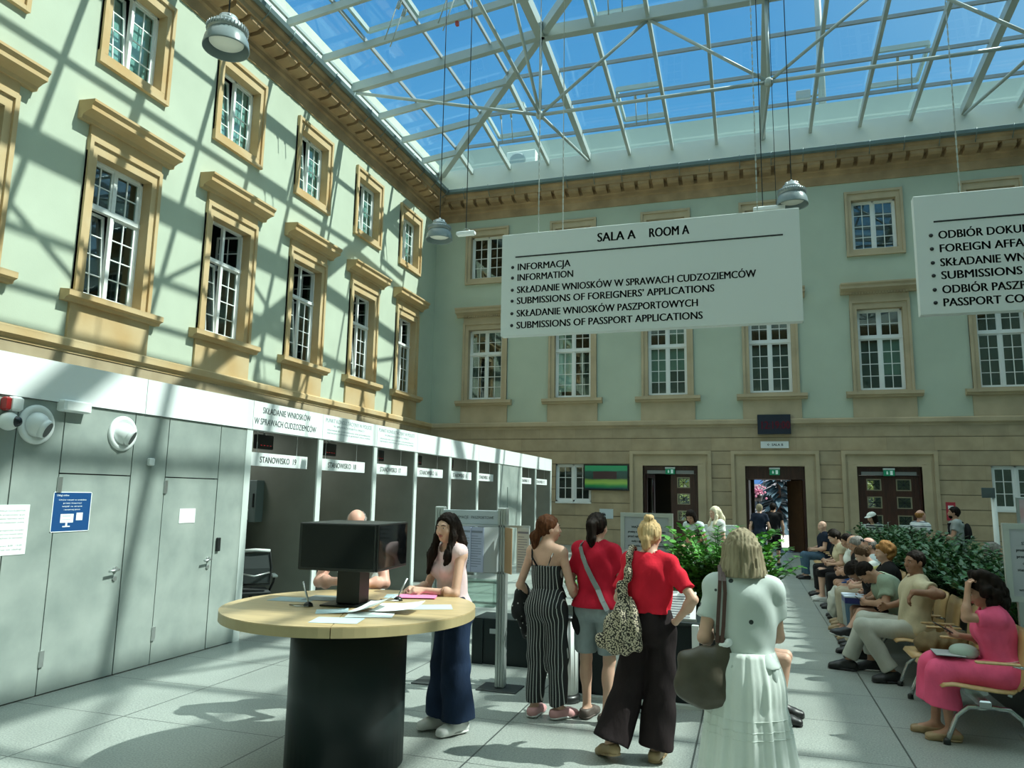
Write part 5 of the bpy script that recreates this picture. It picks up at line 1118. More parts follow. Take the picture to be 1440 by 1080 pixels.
# ------------------------------------------------------------------ people: blended volumes turned into one continuous skin
V3 = lambda *a: np.array(a, float)
def nrm(v): return v/max(1e-9, np.linalg.norm(v))
class Vol:
    def __init__(s): s.p = []
    def cap(s, a, b, ra, rb, k=.02, clips=(), flat=None):
        """tapered limb; flat=(axis, factor) squashes the section along an axis"""
        a = np.array(a, float); b = np.array(b, float); R = max(ra, rb) + .0
        lo = np.minimum(a, b) - R*1.05; hi = np.maximum(a, b) + R*1.05
        def f(P):
            d = b-a; L2 = max(1e-9, d @ d); q = P-a; t = np.clip((q @ d)/L2, 0, 1); r = ra + (rb-ra)*t; w = q - t[..., None]*d
            if flat is not None:
                ax, fc = flat; c = w @ ax; w = w + (c*(1/fc-1))[..., None]*ax
            v = np.sqrt((w*w).sum(-1)) - r
            return v*(flat[1] if flat is not None and flat[1] < 1 else 1.0)
        s.p.append((f, lo, hi, k, clips)); return s
    def ell(s, c, r, R=None, k=.03, clips=()):
        c = np.array(c, float); r = np.array(r, float); M = np.eye(3) if R is None else R
        ext = np.sqrt(((M*r)**2).sum(1)); lo = c-ext*1.02; hi = c+ext*1.02
        def f(P):
            q = (P-c) @ M; k0 = np.sqrt(((q/r)**2).sum(-1)); k1 = np.sqrt(((q/(r*r))**2).sum(-1)); return k0*(k0-1)/np.maximum(k1, 1e-6)
        s.p.append((f, lo, hi, k, clips)); return s
    def mesh(s, h, clips=(), post=None, shell=None):
        lo = np.min([p[1] for p in s.p], 0) - 3*h; hi = np.max([p[2] for p in s.p], 0) + 3*h
        n = np.ceil((hi-lo)/h).astype(int)+1; D = np.full(n, .08); ax = [lo[i]+h*np.arange(n[i]) for i in range(3)]
        for f, a, b, k, cl in s.p:
            m = k+2.5*h; i0 = np.maximum(0, np.floor((a-m-lo)/h).astype(int)); i1 = np.minimum(n, np.ceil((b+m-lo)/h).astype(int)+1)
            sl = tuple(slice(i0[i], i1[i]) for i in range(3)); P = np.stack(np.meshgrid(*[ax[i][sl[i]] for i in range(3)], indexing='ij'), -1)
            d = f(P)
            for cp, cn in cl: d = np.maximum(d, (P-cp) @ cn)
            e = D[sl]; hh = np.maximum(k-np.abs(e-d), 0)/max(k, 1e-6); D[sl] = np.minimum(e, d) - hh*hh*k*.25
        if clips or post or shell:
            P = np.stack(np.meshgrid(*ax, indexing='ij'), -1)
            if post: D = D + post(P)
            if shell: D = shell(D, P)
            for cp, cn in clips: D = np.maximum(D, (P-np.array(cp, float)) @ np.array(cn, float))
        D[0] = D[-1] = .05; D[:, 0] = D[:, -1] = .05; D[:, :, 0] = D[:, :, -1] = .05
        return surface_nets(D, lo, h)
def surface_nets(D, lo, h):
    S = D < 0; c = np.zeros(np.array(D.shape)-1, np.int8); offs = [(i, j, k) for i in (0, 1) for j in (0, 1) for k in (0, 1)]
    sh = c.shape
    for o in offs: c += S[o[0]:o[0]+sh[0], o[1]:o[1]+sh[1], o[2]:o[2]+sh[2]]
    act = (c > 0) & (c < 8); I = np.argwhere(act); idx = -np.ones(sh, np.int64); idx[act] = np.arange(len(I))
    val = np.stack([D[I[:, 0]+o[0], I[:, 1]+o[1], I[:, 2]+o[2]] for o in offs], 1); O = np.array(offs, float)
    acc = np.zeros((len(I), 3)); cnt = np.zeros(len(I))
    for a in range(8):
        for b in range(a+1, 8):
            if np.abs(O[a]-O[b]).sum() == 1:
                va, vb = val[:, a], val[:, b]; m = (va < 0) != (vb < 0); t = np.where(m, va/np.where(va == vb, 1, va-vb), 0)
                acc += m[:, None]*(O[a]+t[:, None]*(O[b]-O[a])); cnt += m
    V = lo + h*(I + acc/cnt[:, None]); F = []
    for ax in range(3):
        u, v = (ax+1) % 3, (ax+2) % 3
        s0 = [slice(1, -1)]*3; s1 = [slice(1, -1)]*3; s0[ax] = slice(0, -1); s1[ax] = slice(1, None)
        A, B = S[tuple(s0)], S[tuple(s1)]; E = np.argwhere(A != B); 
        if len(E) == 0: continue
        base = E.copy(); base[:, u] += 1; base[:, v] += 1
        inside = A[E[:, 0], E[:, 1], E[:, 2]]
        def cell(du, dv):
            q = base.copy(); q[:, u] -= du; q[:, v] -= dv; return idx[q[:, 0], q[:, 1], q[:, 2]]
        q = np.stack([cell(1, 1), cell(0, 1), cell(0, 0), cell(1, 0)], 1); q[~inside] = q[~inside][:, ::-1]; F.append(q)
    F = np.concatenate(F); F = F[(F >= 0).all(1)]
    return V, F
def fast_mesh(name, V, F, m):
    me = bpy.data.meshes.new(name); me.vertices.add(len(V)); me.vertices.foreach_set('co', V.astype(np.float32).ravel())
    me.loops.add(F.size); me.loops.foreach_set('vertex_index', F.astype(np.int32).ravel()); me.polygons.add(len(F))
    me.polygons.foreach_set('loop_start', np.arange(0, F.size, 4, dtype=np.int32)); me.polygons.foreach_set('use_smooth', np.ones(len(F), bool))
    me.update(calc_edges=True); me.validate(); me.materials.append(m); return me

def skin_mat(n, c):
    m = mat('skin_'+n, c, .5, noise=.06, nscale=14, spec=.35)
    b = m.node_tree.nodes['Principled BSDF']; b.inputs['Subsurface Weight'].default_value = .12; b.inputs['Subsurface Radius'].default_value = (.02, .008, .005); b.inputs['Subsurface Scale'].default_value = .5; return m
SKIN = {'fair': skin_mat('fair', (.60, .37, .27)), 'mid': skin_mat('mid', (.44, .25, .165)), 'tan': skin_mat('tan', (.30, .155, .095)), 'pink': skin_mat('pink', (.62, .34, .26)), 'dark': skin_mat('dark', (.15, .075, .05))}
def hair_mat(n, c, c2):
    m = mat('hair_'+n, c, .55, col2=c2, nscale=16, stretch=(3.2, 3.2, .22), spec=.08, bump=.35, bscale=60); return m
HAIR = {'dark': hair_mat('dark', (.007, .005, .004), (.020, .013, .010)), 'auburn': hair_mat('auburn', (.05, .018, .008), (.13, .05, .022)), 'blonde': hair_mat('blonde', (.42, .27, .12), (.66, .48, .26)), 'ashblonde': hair_mat('ashblonde', (.19, .155, .095), (.37, .315, .215)), 'grey': hair_mat('grey', (.14, .13, .12), (.32, .30, .28)), 'ginger': hair_mat('ginger', (.22, .10, .03), (.40, .20, .07)), 'brown': hair_mat('brown', (.04, .022, .012), (.11, .065, .035)), 'pale': hair_mat('pale', (.62, .54, .36), (.80, .74, .56))}
def cloth(n, c, noise=.10, rough=.85, bump=.7, ns=9): return mat('cloth_'+n, c, rough, noise=noise, nscale=ns, spec=.2, bump=bump, bscale=17, stretch=(1, 1, .55))
def stripe_cloth(n, base, line, period, width, axis='X', rough=.8):
    m = bpy.data.materials.new('cloth_'+n); m.use_nodes = True; N, L = nodes_of(m); b = N['Principled BSDF']; b.inputs['Roughness'].default_value = rough
    tc = N.new('ShaderNodeTexCoord'); sp = N.new('ShaderNodeSeparateXYZ'); L.new(tc.outputs['Object'], sp.inputs[0])
    if axis == 'A':   # stripes that run round with the body
        at = N.new('ShaderNodeMath'); at.operation = 'ARCTAN2'; L.new(sp.outputs['X'], at.inputs[0]); L.new(sp.outputs['Y'], at.inputs[1]); src = at.outputs[0]
    else: src = sp.outputs[axis]
    p = N.new('ShaderNodeMath'); p.operation = 'PINGPONG'; p.inputs[1].default_value = period/2; L.new(src, p.inputs[0])
    c = N.new('ShaderNodeMath'); c.operation = 'LESS_THAN'; c.inputs[1].default_value = width/2; L.new(p.outputs[0], c.inputs[0])
    mx = N.new('ShaderNodeMix'); mx.data_type = 'RGBA'; L.new(c.outputs[0], mx.inputs['Factor']); mx.inputs['A'].default_value = (*base, 1); mx.inputs['B'].default_value = (*line, 1); L.new(mx.outputs['Result'], b.inputs['Base Color']); return m
def spot_cloth(n, base, spot, scale, thr, rough=.8, soft=.02):
    m = bpy.data.materials.new('cloth_'+n); m.use_nodes = True; N, L = nodes_of(m); b = N['Principled BSDF']; b.inputs['Roughness'].default_value = rough
    tc = N.new('ShaderNodeTexCoord'); v = N.new('ShaderNodeTexVoronoi'); v.inputs['Scale'].default_value = scale; L.new(tc.outputs['Object'], v.inputs['Vector'])
    r = N.new('ShaderNodeValToRGB'); r.color_ramp.elements[0].position = thr; r.color_ramp.elements[0].color = (*spot, 1); r.color_ramp.elements[1].position = thr+soft; r.color_ramp.elements[1].color = (*base, 1)
    L.new(v.outputs['Distance'], r.inputs[0]); L.new(r.outputs[0], b.inputs['Base Color']); return m
M_EYEW = mat('eye_white', (.7, .7, .68), .3); M_EYED = mat('dark_iris', (.03, .02, .015), .2); M_LIP = mat('lips', (.42, .13, .11), .45); M_LIPM = mat('lips_pale', (.38, .18, .14), .5)

def Rz(a): c, s = math.cos(a), math.sin(a); return np.array([[c, -s, 0], [s, c, 0], [0, 0, 1.]])
def Rx(a): c, s = math.cos(a), math.sin(a); return np.array([[1, 0, 0], [0, c, -s], [0, s, c.real]])
def Ry(a): c, s = math.cos(a), math.sin(a); return np.array([[c, 0, s], [0, 1, 0], [-s, 0, c]])
def spine_frame(d, side):
    z = nrm(d); x = nrm(side - z*(side @ z)); y = np.cross(z, x); return np.stack([x, y, z], 1)

class Person:
    def __init__(P, label, loc, face, H=1.68, sex='f', sit=False, pose=None, head=(0, 0, 0), skin='fair', vox=.0125, group=None, build=1.0, curl=(.5, .5), seat=.455, lean=0.0, twist=0.0):
        """face: heading in degrees, 0 = towards +y, 90 = towards -x"""
        P.s = s = H/1.70; P.sex = sex; P.vox = vox; P.b = build; P.skin = SKIN[skin]; P.H = H
        P.root = thing('person', label, 'person', loc, math.radians(face), group)
        f = sex == 'f'; sw = .158 if f else .182; hw = .088 if f else .085; J = {}
        if not sit:
            J.update(pelvis=(0, 0, .95), hipL=(-hw, 0, .90), hipR=(hw, 0, .90), knL=(-.085, .01, .49), knR=(.085, .01, .49), anL=(-.085, -.02, .085), anR=(.085, -.02, .085))
            base = V3(0, 0, .95); up = Rx(-lean) @ V3(0, 0, 1)
        else:
            z = seat/s + .085
            J.update(pelvis=(0, 0, z), hipL=(-hw, .0, z-.015), hipR=(hw, .0, z-.015), knL=(-.11, .43, z-.0), knR=(.11, .43, z-.0), anL=(-.11, .42, .085), anR=(.11, .42, .085)); base = V3(0, 0, z); up = Rx(-lean) @ V3(0, 0, 1)
        side = Rz(twist) @ V3(1, 0, 0); T = spine_frame(up, side); P.T = T
        at = lambda x, y, z: base + T @ V3(x, y, z)
        J['waist'] = at(0, .0, .15); J['ribs'] = at(0, .0, .30); J['neck'] = at(0, -.012, .50); J['shL'] = at(-sw, -.01, .445); J['shR'] = at(sw, -.01, .445)
        if not sit:
            J.update(elL=at(-sw-.06, -.02, .16), elR=at(sw+.06, -.02, .16), wrL=at(-sw-.06, .06, -.09), wrR=at(sw+.06, .06, -.09))
        else:
            J.update(elL=at(-sw-.05, .05, .17), elR=at(sw+.05, .05, .17), wrL=(-.06, .26, J['pelvis'][2]+.13), wrR=(.06, .28, J['pelvis'][2]+.14))
        hd = P.T @ Rz(head[0]) @ Rx(-head[1]) @ Ry(head[2]); P.HR = hd
        J['headc'] = J['neck'] + T @ V3(0, .018, .045) + hd @ V3(0, .012, .105)
        for k_, v in (pose or {}).items(): J[k_] = v
        for k_ in J: J[k_] = np.array(J[k_], float)
        if pose and 'neckoff' in pose: pass
        P.J = J; P.curl = curl; P.base = base
        P.body()
    def add(P, name, V, F, m, parent=None):
        o = bpy.data.objects.new(name, fast_mesh(name, V*P.s, F, m)); COL.objects.link(o); o.parent = parent or P.root; return o
    def torso(P, v, e=0.0, k=.05, bust=True):
        J, T, f, b = P.J, P.T, P.sex == 'f', P.b
        r = lambda *a: V3(*[q*b+e for q in a])
        pel = T if not np.allclose(J['pelvis'], P.base) or True else T
        v.ell(J['pelvis'] + V3(0, -.005, -.01), r(.160 if f else .158, .112, .115), T, k); v.ell(J['waist'], r(.122 if f else .142, .092 if f else .105, .13), T, k)
        v.ell(J['ribs'] + T @ V3(0, -.005, .0), r(.140 if f else .162, .100 if f else .115, .17), T, k); v.ell(J['ribs'] + T @ V3(0, -.015, .10), r(.145 if f else .172, .085 if f else .10, .085), T, k)
        v.cap(J['shL']*.93+J['shR']*.07, J['shR']*.93+J['shL']*.07, .050*b+min(e, .014), .050*b+min(e, .014), k)
        for S in 'LR': v.cap(J['neck']*.8+J['sh'+S]*.2 + T @ V3(0, -.008, .0), J['sh'+S]*.85+J['neck']*.15 + T @ V3(0, 0, .002), .047*b+min(e, .012), .046*b+min(e, .013), k)
        if f and bust:
            for sx in (-1, 1): v.ell(J['ribs'] + T @ V3(sx*.068, .078, .015), V3(.062+e, .05+e, .06+e), T, .03)
        for sx in (-1, 1): v.ell(J['pelvis'] + T @ V3(sx*.07, -.055, -.03), r(.088, .08, .095), T, k)
    def hand(P, v, S):
        J = P.J; el, wr = J['el'+S], J['wr'+S]; sx = -1 if S == 'L' else 1
        d = nrm(J['hd'+S]) if 'hd'+S in J else nrm(wr-el)
        pn = J['pn'+S] if 'pn'+S in J else V3(-sx, 0, -.2); pn = nrm(pn - d*(pn @ d)); th = nrm(np.cross(d, pn))*(1 if 'th'+S not in J else float(J['th'+S][0]))
        if th @ V3(0, 1, .3) < 0 and 'th'+S not in J: th = -th
        cu = P.curl[0 if S == 'L' else 1]; kn = []
        for i, o in enumerate((.030, .010, -.010, -.028)):
            b = wr + d*(.078 - .004*abs(i-1)) + th*o; kn.append(b); v.cap(wr+d*.008+th*o*.55, b, .0155, .0125, .012)
        for i, (b, L) in enumerate(zip(kn, (.072, .080, .074, .058))):
            a1 = cu*.7 + .04*i; a2 = cu*1.7+.06*i; d1 = d*math.cos(a1)+pn*math.sin(a1) + th*(.06*(1-i)*.5); d2 = d*math.cos(a2)+pn*math.sin(a2); m_ = b+nrm(d1)*L*.52; v.cap(b, m_, .0092, .0085, .005); v.cap(m_, m_+nrm(d2)*L*.48, .0085, .0068, .005)
        t0 = wr+d*.025+th*.022; t1 = t0+nrm(th*.75+d*.65+pn*.25*cu*2)*.042; t2 = t1+nrm(th*.25+d*.85+pn*.5*cu*1.6)*.032; v.cap(t0, t1, .0125, .0105, .012); v.cap(t1, t2, .0100, .0078, .005)
    def body(P):
        J, b = P.J, P.b; v = Vol(); f = P.sex == 'f'; P.torso(v)
        v.cap(J['neck']-P.T @ V3(0, .0, .03), J['headc']-P.HR @ V3(0, .012, .05), .058 if f else .066, .050 if f else .058, .03)
        for S in 'LR':
            v.ell(J['sh'+S]+P.T @ V3(0, 0, -.010), V3(.047, .050, .049)*b, None, .04); a = .042 if f else .050
            v.cap(J['sh'+S], J['el'+S], a*b, (.034 if f else .040)*b, .012); v.cap(J['el'+S], J['wr'+S], (.035 if f else .041)*b, .024 if f else .029, .015)
            v.ell(J['el'+S]*.72+J['wr'+S]*.28, V3(.036, .036, .05)*b*(1 if f else 1.12), None, .03); P.hand(v, S)
            v.cap(J['hip'+S], J['kn'+S], .082*b, .052*b, .03); v.cap(J['kn'+S], J['an'+S], .050*b, .034, .02)
            cd = J['an'+S]-J['kn'+S]; fw = nrm(J['to'+S]) if 'to'+S in J else V3(0, 1, 0); cn = nrm(-fw+0*cd); cn = nrm(cn - nrm(cd)*(cn @ nrm(cd))); v.ell(J['kn'+S]+cd*.30+cn*.018, V3(.046, .046, .10)*b, spine_frame(cd, V3(1, 0, 0)), .03)
            P.foot(v, S, 0)
        P.head(v); V, F = v.mesh(P.vox/P.s); P.o_body = P.add('body', V, F, P.skin)
    def foot(P, v, S, e, k=.02, clips=()):
        J = P.J; an = J['an'+S]; fw = nrm(J['to'+S]) if 'to'+S in J else V3(.10 if S == 'R' else -.10, 1, 0); fw = nrm(fw); up = nrm(V3(0, 0, 1)-fw*fw[2]); sd = np.cross(fw, up)
        hl = an-fw*.045-up*.047; ball = an+fw*.105-up*.052; toe = an+fw*.165-up*.058
        v.cap(an, hl+up*.01, .034+e, .034+e, k, clips); v.cap(hl, ball, .032+e, .033+e, k, clips); v.cap(an+fw*.02-up*.01, ball+up*.008, .032+e, .026+e, k, clips)
        for o in (-.02, .02): v.cap(ball+sd*o, toe+sd*o*.8, .028+e, .021+e, k, clips)
        return hl, toe, fw, up
    def head(P, v):
        c, R, f = P.J['headc'], P.HR, P.sex == 'f'; g = lambda x, y, z: c + R @ V3(x, y, z)
        v.ell(g(0, -.012, .022), (.074, .094, .090), R, .02); v.ell(g(0, .022, -.035), (.060, .066, .075), R, .03); v.ell(g(0, .055, -.085), (.030 if f else .036, .026, .022), R, .025)
        v.ell(g(0, .070, .018), (.050, .022, .022), R, .02); v.cap(g(0, .083, .008), g(0, .104, -.026), .009, .0125, .012); v.ell(g(0, .094, -.031), (.017, .012, .009), R, .008)
        for sx in (-1, 1):
            v.ell(g(sx*.038, .062, -.028), (.026, .022, .024), R, .02); v.ell(g(sx*.076, -.005, -.008), (.010, .022, .032), R, .008)
        v.ell(g(0, .082, -.058), (.024, .014, .012), R, .012)
    def face(P, brow=None, beard=None):
        c, R = P.J['headc'], P.HR; s = P.s; tr = lambda x, y, z: tuple((c + R @ V3(x, y, z))*s)
        e = MB(); ir = MB(); br = MB()
        for sx in (-1, 1):
            e.ball(tr(sx*.031, .0745, .004), .0125*s, 10, 8); ir.ball(tr(sx*.0315, .0815, .004), .0068*s, 8, 6)
            br.tube([tr(sx*.014, .091, .022), tr(sx*.032, .089, .027), tr(sx*.050, .075, .021)], [.003*s, .0038*s, .002*s], 6)
        eo = obj('eyes', e, M_EYEW, P.root, world=False); obj('irises', ir, M_EYED, eo, world=False); obj('eyebrows', br, brow or HAIR['dark'], P.root, world=False)
        l = MB().tube([tr(-.024, .085, -.058), tr(-.010, .0965, -.055), tr(0, .0975, -.056), tr(.010, .0965, -.055), tr(.024, .085, -.058)], [.002*s, .005*s, .0055*s, .005*s, .002*s], 8).tube([tr(-.020, .086, -.064), tr(0, .0965, -.066), tr(.020, .086, -.064)], [.002*s, .0055*s, .002*s], 8)
        obj('lips', l, M_LIP if P.sex == 'f' else M_LIPM, P.root, world=False)
    # ---- hair
    def hair(P, style, colour, strand=.004):
        c, R = P.J['headc'], P.HR; g = lambda x, y, z: c + R @ V3(x, y, z); v = Vol(); cl = []
        fwd = R @ V3(0, 1, 0); upv = R @ V3(0, 0, 1); e = .012
        facecut = [(g(0, .068, .060), nrm(fwd*1.0 - upv*.75))]
        if style in ('short', 'crop', 'balding'):
            q = .007 if style == 'crop' else .013
            v.ell(g(0, -.016, .026), (.074+q, .094+q, .090+q), R, .02, facecut + [(g(0, -.02, -.045), -upv)]); 
            if style != 'crop': v.cap(g(-.035, -.066, -.05), g(.035, -.066, -.05), .026, .026, .02)
            if style == 'balding': v = Vol(); v.ell(g(0, -.02, .018), (.081, .100, .088), R, .02, [(g(0, 0, .055), upv), (g(0, .02, 0), fwd), (g(0, 0, -.055), -upv)])
        if style == 'curly':
            rr = random.Random(5); v.ell(g(0, -.03, .03), (.095, .11, .105), R, .02, facecut)
            for i in range(70):
                d = nrm(V3(rr.gauss(0, 1), rr.gauss(-.5, 1), rr.gauss(.2, 1))); 
                if d[1] > .45 and d[2] < .5: continue
                v.ell(g(*(V3(0, -.03, .02)+d*V3(.095, .11, .105))), V3(1, 1, 1)*rr.uniform(.022, .034), None, .012)
        if style == 'bigcurly':
            rr = random.Random(8); v.ell(g(0, -.05, .0), (.125, .13, .15), R, .02, facecut)
            for i in range(130):
                d = nrm(V3(rr.gauss(0, 1), rr.gauss(-.5, 1), rr.gauss(-.3, 1)))
                if d[1] > .35 and abs(d[0]) < .75: continue
                v.ell(g(*(V3(0, -.045, -.03)+d*V3(.13, .12, .18))), V3(1, 1, 1)*rr.uniform(.026, .042), None, .012)
        if style in ('bun', 'ponytail', 'lowpony', 'updo'):
            v.ell(g(0, -.017, .026), (.074+e, .096+e, .091+e), R, .02, facecut + [(g(0, -.03, -.06), nrm(-upv*1.0+fwd*.55))])
        if style == 'bun': v.ell(g(.008, -.055, .128), (.040, .040, .033), R, .012); v.cap(g(0, -.10, -.03), g(0, -.095, -.085), .042, .030, .02)
        if style == 'updo': v.ell(g(0, -.105, .03), (.05, .045, .05), R, .015)
        if style == 'ponytail':
            v.cap(g(0, -.105, .055), g(0, -.135, .02), .028, .034, .015); v.cap(g(0, -.135, .02), g(.005, -.130, -.10), .036, .040, .02); v.cap(g(.005, -.13, -.10), g(.0, -.105, -.20), .038, .015, .02)
        if style == 'lowpony':
            v.cap(g(0, -.10, -.03), g(-.01, -.13, -.07), .035, .042, .02); v.cap(g(-.01, -.13, -.07), g(-.02, -.125, -.15), .048, .030, .02); v.cap(g(-.02, -.125, -.15), g(-.02, -.115, -.20), .026, .008, .02)
        if style == 'long':
            v.ell(g(0, -.014, .026), (.076+e, .094+e, .092+e), R, .02, facecut)
            dn = V3(0, 0, -1); T = P.T
            for sx in (-1, 1):
                a = g(sx*.070, .020, .045); b_ = g(sx*.084, .025, -.07); c_ = b_+dn*.14+T @ V3(sx*.012, .045, 0); d_ = c_+dn*.14+T @ V3(-sx*.010, .035, 0)
                v.cap(a, b_, .020, .030, .03); v.cap(b_, c_, .030, .036, .03); v.cap(c_, d_, .036, .016, .03)
            v.cap(g(-.04, -.07, .0), g(-.05, -.10, -.13), .05, .055, .03); v.cap(g(.04, -.07, .0), g(.05, -.10, -.13), .05, .055, .03)
            for sx in (-.05, 0, .05): 
                a = g(sx, -.10, -.12); v.cap(a, a+dn*.20+T @ V3(sx*.4, -.02, 0), .05, .032, .03)
        if style == 'bob':
            v.ell(g(0, -.016, .024), (.076+.018, .096+.016, .094+.014), R, .02, facecut)
            for i in range(13):
                t = -2.25+4.5*i/12; x, y = math.sin(t), -math.cos(t); v.cap(g(x*.078, -.015+y*.085, .02), g(x*.108, -.018+y*.105, -.135), .030, .027, .02)
        if style == 'chin':
            v.ell(g(0, -.016, .024), (.076+.016, .096+.016, .094+.012), R, .02, facecut)
            for i in range(11):
                t = -2.0+4.0*i/10; x, y = math.sin(t), -math.cos(t); v.cap(g(x*.075, -.015+y*.085, .0), g(x*.09, -.012+y*.09, -.16), .028, .022, .02)
        Ri = R.T
        def post(Q):
            q = (Q-c) @ R; a = np.arctan2(q[..., 0], -q[..., 1]+.001); return strand*np.sin(a*34+np.sin(q[..., 2]*30)*1.2) + strand*.6*np.sin(a*71+q[..., 2]*18)
        clips = []
        if style == 'bob': clips = [(g(0, 0, -.138), nrm(-upv))]
        if style in ('curly', 'bigcurly'): post = None
        V, F = v.mesh(min(P.vox, .011)/P.s, clips, post); o = P.add('hair', V, F, HAIR[colour])
        if style in ('bun', 'ponytail', 'lowpony'):
            q = {'bun': g(.004, -.052, .098), 'ponytail': g(0, -.113, .052), 'lowpony': g(-.004, -.112, -.045)}[style]; t = MB().lathe([(.026*P.s, -.008*P.s), (.034*P.s, 0), (.026*P.s, .008*P.s)], 16, tuple(q*P.s)); obj('hair_tie', t, M_BLACK, o, world=False)
        return o
    # ---- clothes
    def wrinkle(P, amp=.0045, fr=42.0, seed=0.0):
        def f(Q):
            x, y, z = Q[..., 0]+seed, Q[..., 1], Q[..., 2]; return amp*(np.sin(fr*.55*z+9*x+2.5*np.sin(11*y+7*x)) * .55 + .6*np.sin(fr*x*.75-fr*.3*z+3*np.sin(7*z+5*y)) )
        return f
    def top(P, m, sleeve=.45, e=.016, hem=-.10, neck=.56, flare=0.0, name='shirt', straps=False, vneck=0.0, amp=.004, loose=.0, bare_top=None, neck_r=.078):
        J, T = P.J, P.T; v = Vol(); P.torso(v, e+loose, .05)
        up = T @ V3(0, 0, 1)
        if sleeve > 0:
            for S in 'LR':
                a, b_, w = J['sh'+S], J['el'+S], J['wr'+S]; x = nrm(b_-a); rr = (.052 if P.sex == 'f' else .062)*P.b+loose*.5
                if sleeve <= 1: q = a+(b_-a)*sleeve; v.cap(a + T @ V3(0, 0, -.012), q+x*.05, rr, rr+.002, .03, [(q, x)])
                else:
                    q = b_+(w-b_)*(sleeve-1); x2 = nrm(w-b_); v.cap(a, b_, rr, rr-.008, .035); v.cap(b_, q+x2*.05, rr-.008, rr-.016, .02, [(q, x2)])
                v.ell(a + T @ V3(0, 0, -.012), V3(.060, .064, .060)*P.b, None, .03)
        sit = J['knL'][1] > .25
        if hem < -.02 and not sit: v.cap(P.base+T @ V3(0, -.005, .05), P.base+T @ V3(0, -.005, hem-.06), .12*P.b+e+flare*.3, .14*P.b+e+flare, .06, (), (T @ V3(0, 1, 0), .74))
        cl = [(P.base+T @ V3(0, 0, hem), -up), (P.base+T @ V3(0, 0, neck), nrm(up))]
        if bare_top is not None: cl[1] = (P.base+T @ V3(0, 0, bare_top), up)
        nb = J['neck'] + T @ V3(0, .010, -.005); nt = J['headc'] + P.HR @ V3(0, 0, .05); dv = nt-nb; wr = P.wrinkle(amp*1.7)
        def mesh_post(D, Q):
            q = Q-nb; t = np.clip((q @ dv)/(dv @ dv), 0, 1); return np.maximum(D + wr(Q), neck_r - np.sqrt(((q-t[..., None]*dv)**2).sum(-1)))
        V, F = v.mesh(P.vox/P.s, cl, None, mesh_post if bare_top is None else (lambda D, Q: D + wr(Q))); return P.add(name, V, F, m)
    def pants(P, m, to=.96, e=.014, hem=(.075, .055), waist=.12, name='trousers', amp=.005, kb=.03):
        """to: fraction of the leg covered (1 = ankle); hem = (radius at knee, radius at hem)"""
        J, T, b = P.J, P.T, P.b; v = Vol(); r = lambda *a: V3(*[q*b+e for q in a])
        v.ell(J['pelvis']+V3(0, -.005, -.01), r(.162, .114, .12), T, .05); v.ell(J['pelvis']+T @ V3(0, 0, .08), r(.145, .105, .10), T, .05)
        for sx in (-1, 1): v.ell(J['pelvis']+T @ V3(sx*.07, -.055, -.03), r(.090, .082, .095), T, .05)
        for S in 'LR':
            h, k, a = J['hip'+S], J['kn'+S], J['an'+S]; th, sh = np.linalg.norm(k-h), np.linalg.norm(a-k); L = (th+sh)*to
            if L <= th: q = h+(k-h)*L/th; x = nrm(k-h); v.cap(h, q+x*.06, .088*b+e, hem[1], kb, [(q, x)])
            else:
                x = nrm(a-k); q = k+(a-k)*(L-th)/sh; v.cap(h, k, .086*b+e, hem[0], .03); v.cap(k, q+x*.05, hem[0], hem[1], .02, [(q, x)])
        up = T @ V3(0, 0, 1); V, F = v.mesh(P.vox/P.s, [(P.base+T @ V3(0, 0, waist), up)], P.wrinkle(amp, 36, 1.7)); return P.add(name, V, F, m)
    def shoes(P, m, sole=None, e=.008, high=.0, open_toe=False, name='shoe'):
        for S in 'LR':
            v = Vol(); hl, toe, fw, up = P.foot(v, S, e, .02); an = P.J['an'+S]; V, F = v.mesh(min(P.vox, .012)/P.s, [(an+up*(-.005+high), up), (an-up*.080, -up)], None); o = P.add(name, V, F, m)
            w = Vol(); sd = np.cross(fw, up)
            for q in (-.012, .012): w.cap(hl+sd*q-up*.012, toe+sd*q-up*.006, .030+e, .024+e, .02)
            V, F = w.mesh(min(P.vox, .012)/P.s, [(an-up*.066, up), (an-up*.085, -up)]); P.add('sole', V, F, sole or m, o)
    def part(P, name, mb, m, parent=None):
        mb.v = [tuple(Vector(p)*P.s) for p in mb.v]; return obj(name, mb, m, parent or P.root, world=False)
def back_y(o, x, z, front=False, r=.035):
    """how far back (or forward) a garment reaches near (x, z)"""
    n = len(o.data.vertices); c = np.empty(n*3, np.float32); o.data.vertices.foreach_get('co', c); c = c.reshape(-1, 3)
    m = (np.abs(c[:, 0]-x) < r) & (np.abs(c[:, 2]-z) < r)
    return (c[m, 1].max() if front else c[m, 1].min()) if m.any() else 0.0
def loft(rings, m_close=True, smooth=True):
    """rings: list of point lists of equal length, bottom to top"""
    mb = MB(); n = len(rings[0]); vs = [p for r in rings for p in r]; fs = []
    for i in range(len(rings)-1):
        for j in range(n): fs.append((i*n+j, i*n+(j+1) % n, (i+1)*n+(j+1) % n, (i+1)*n+j))
    mb.add(vs, fs, smooth)
    if m_close: mb.f.append(tuple(reversed(range(n)))); mb.sm.append(False); mb.f.append(tuple((len(rings)-1)*n+j for j in range(n))); mb.sm.append(False)
    return mb
D2R = math.pi/180
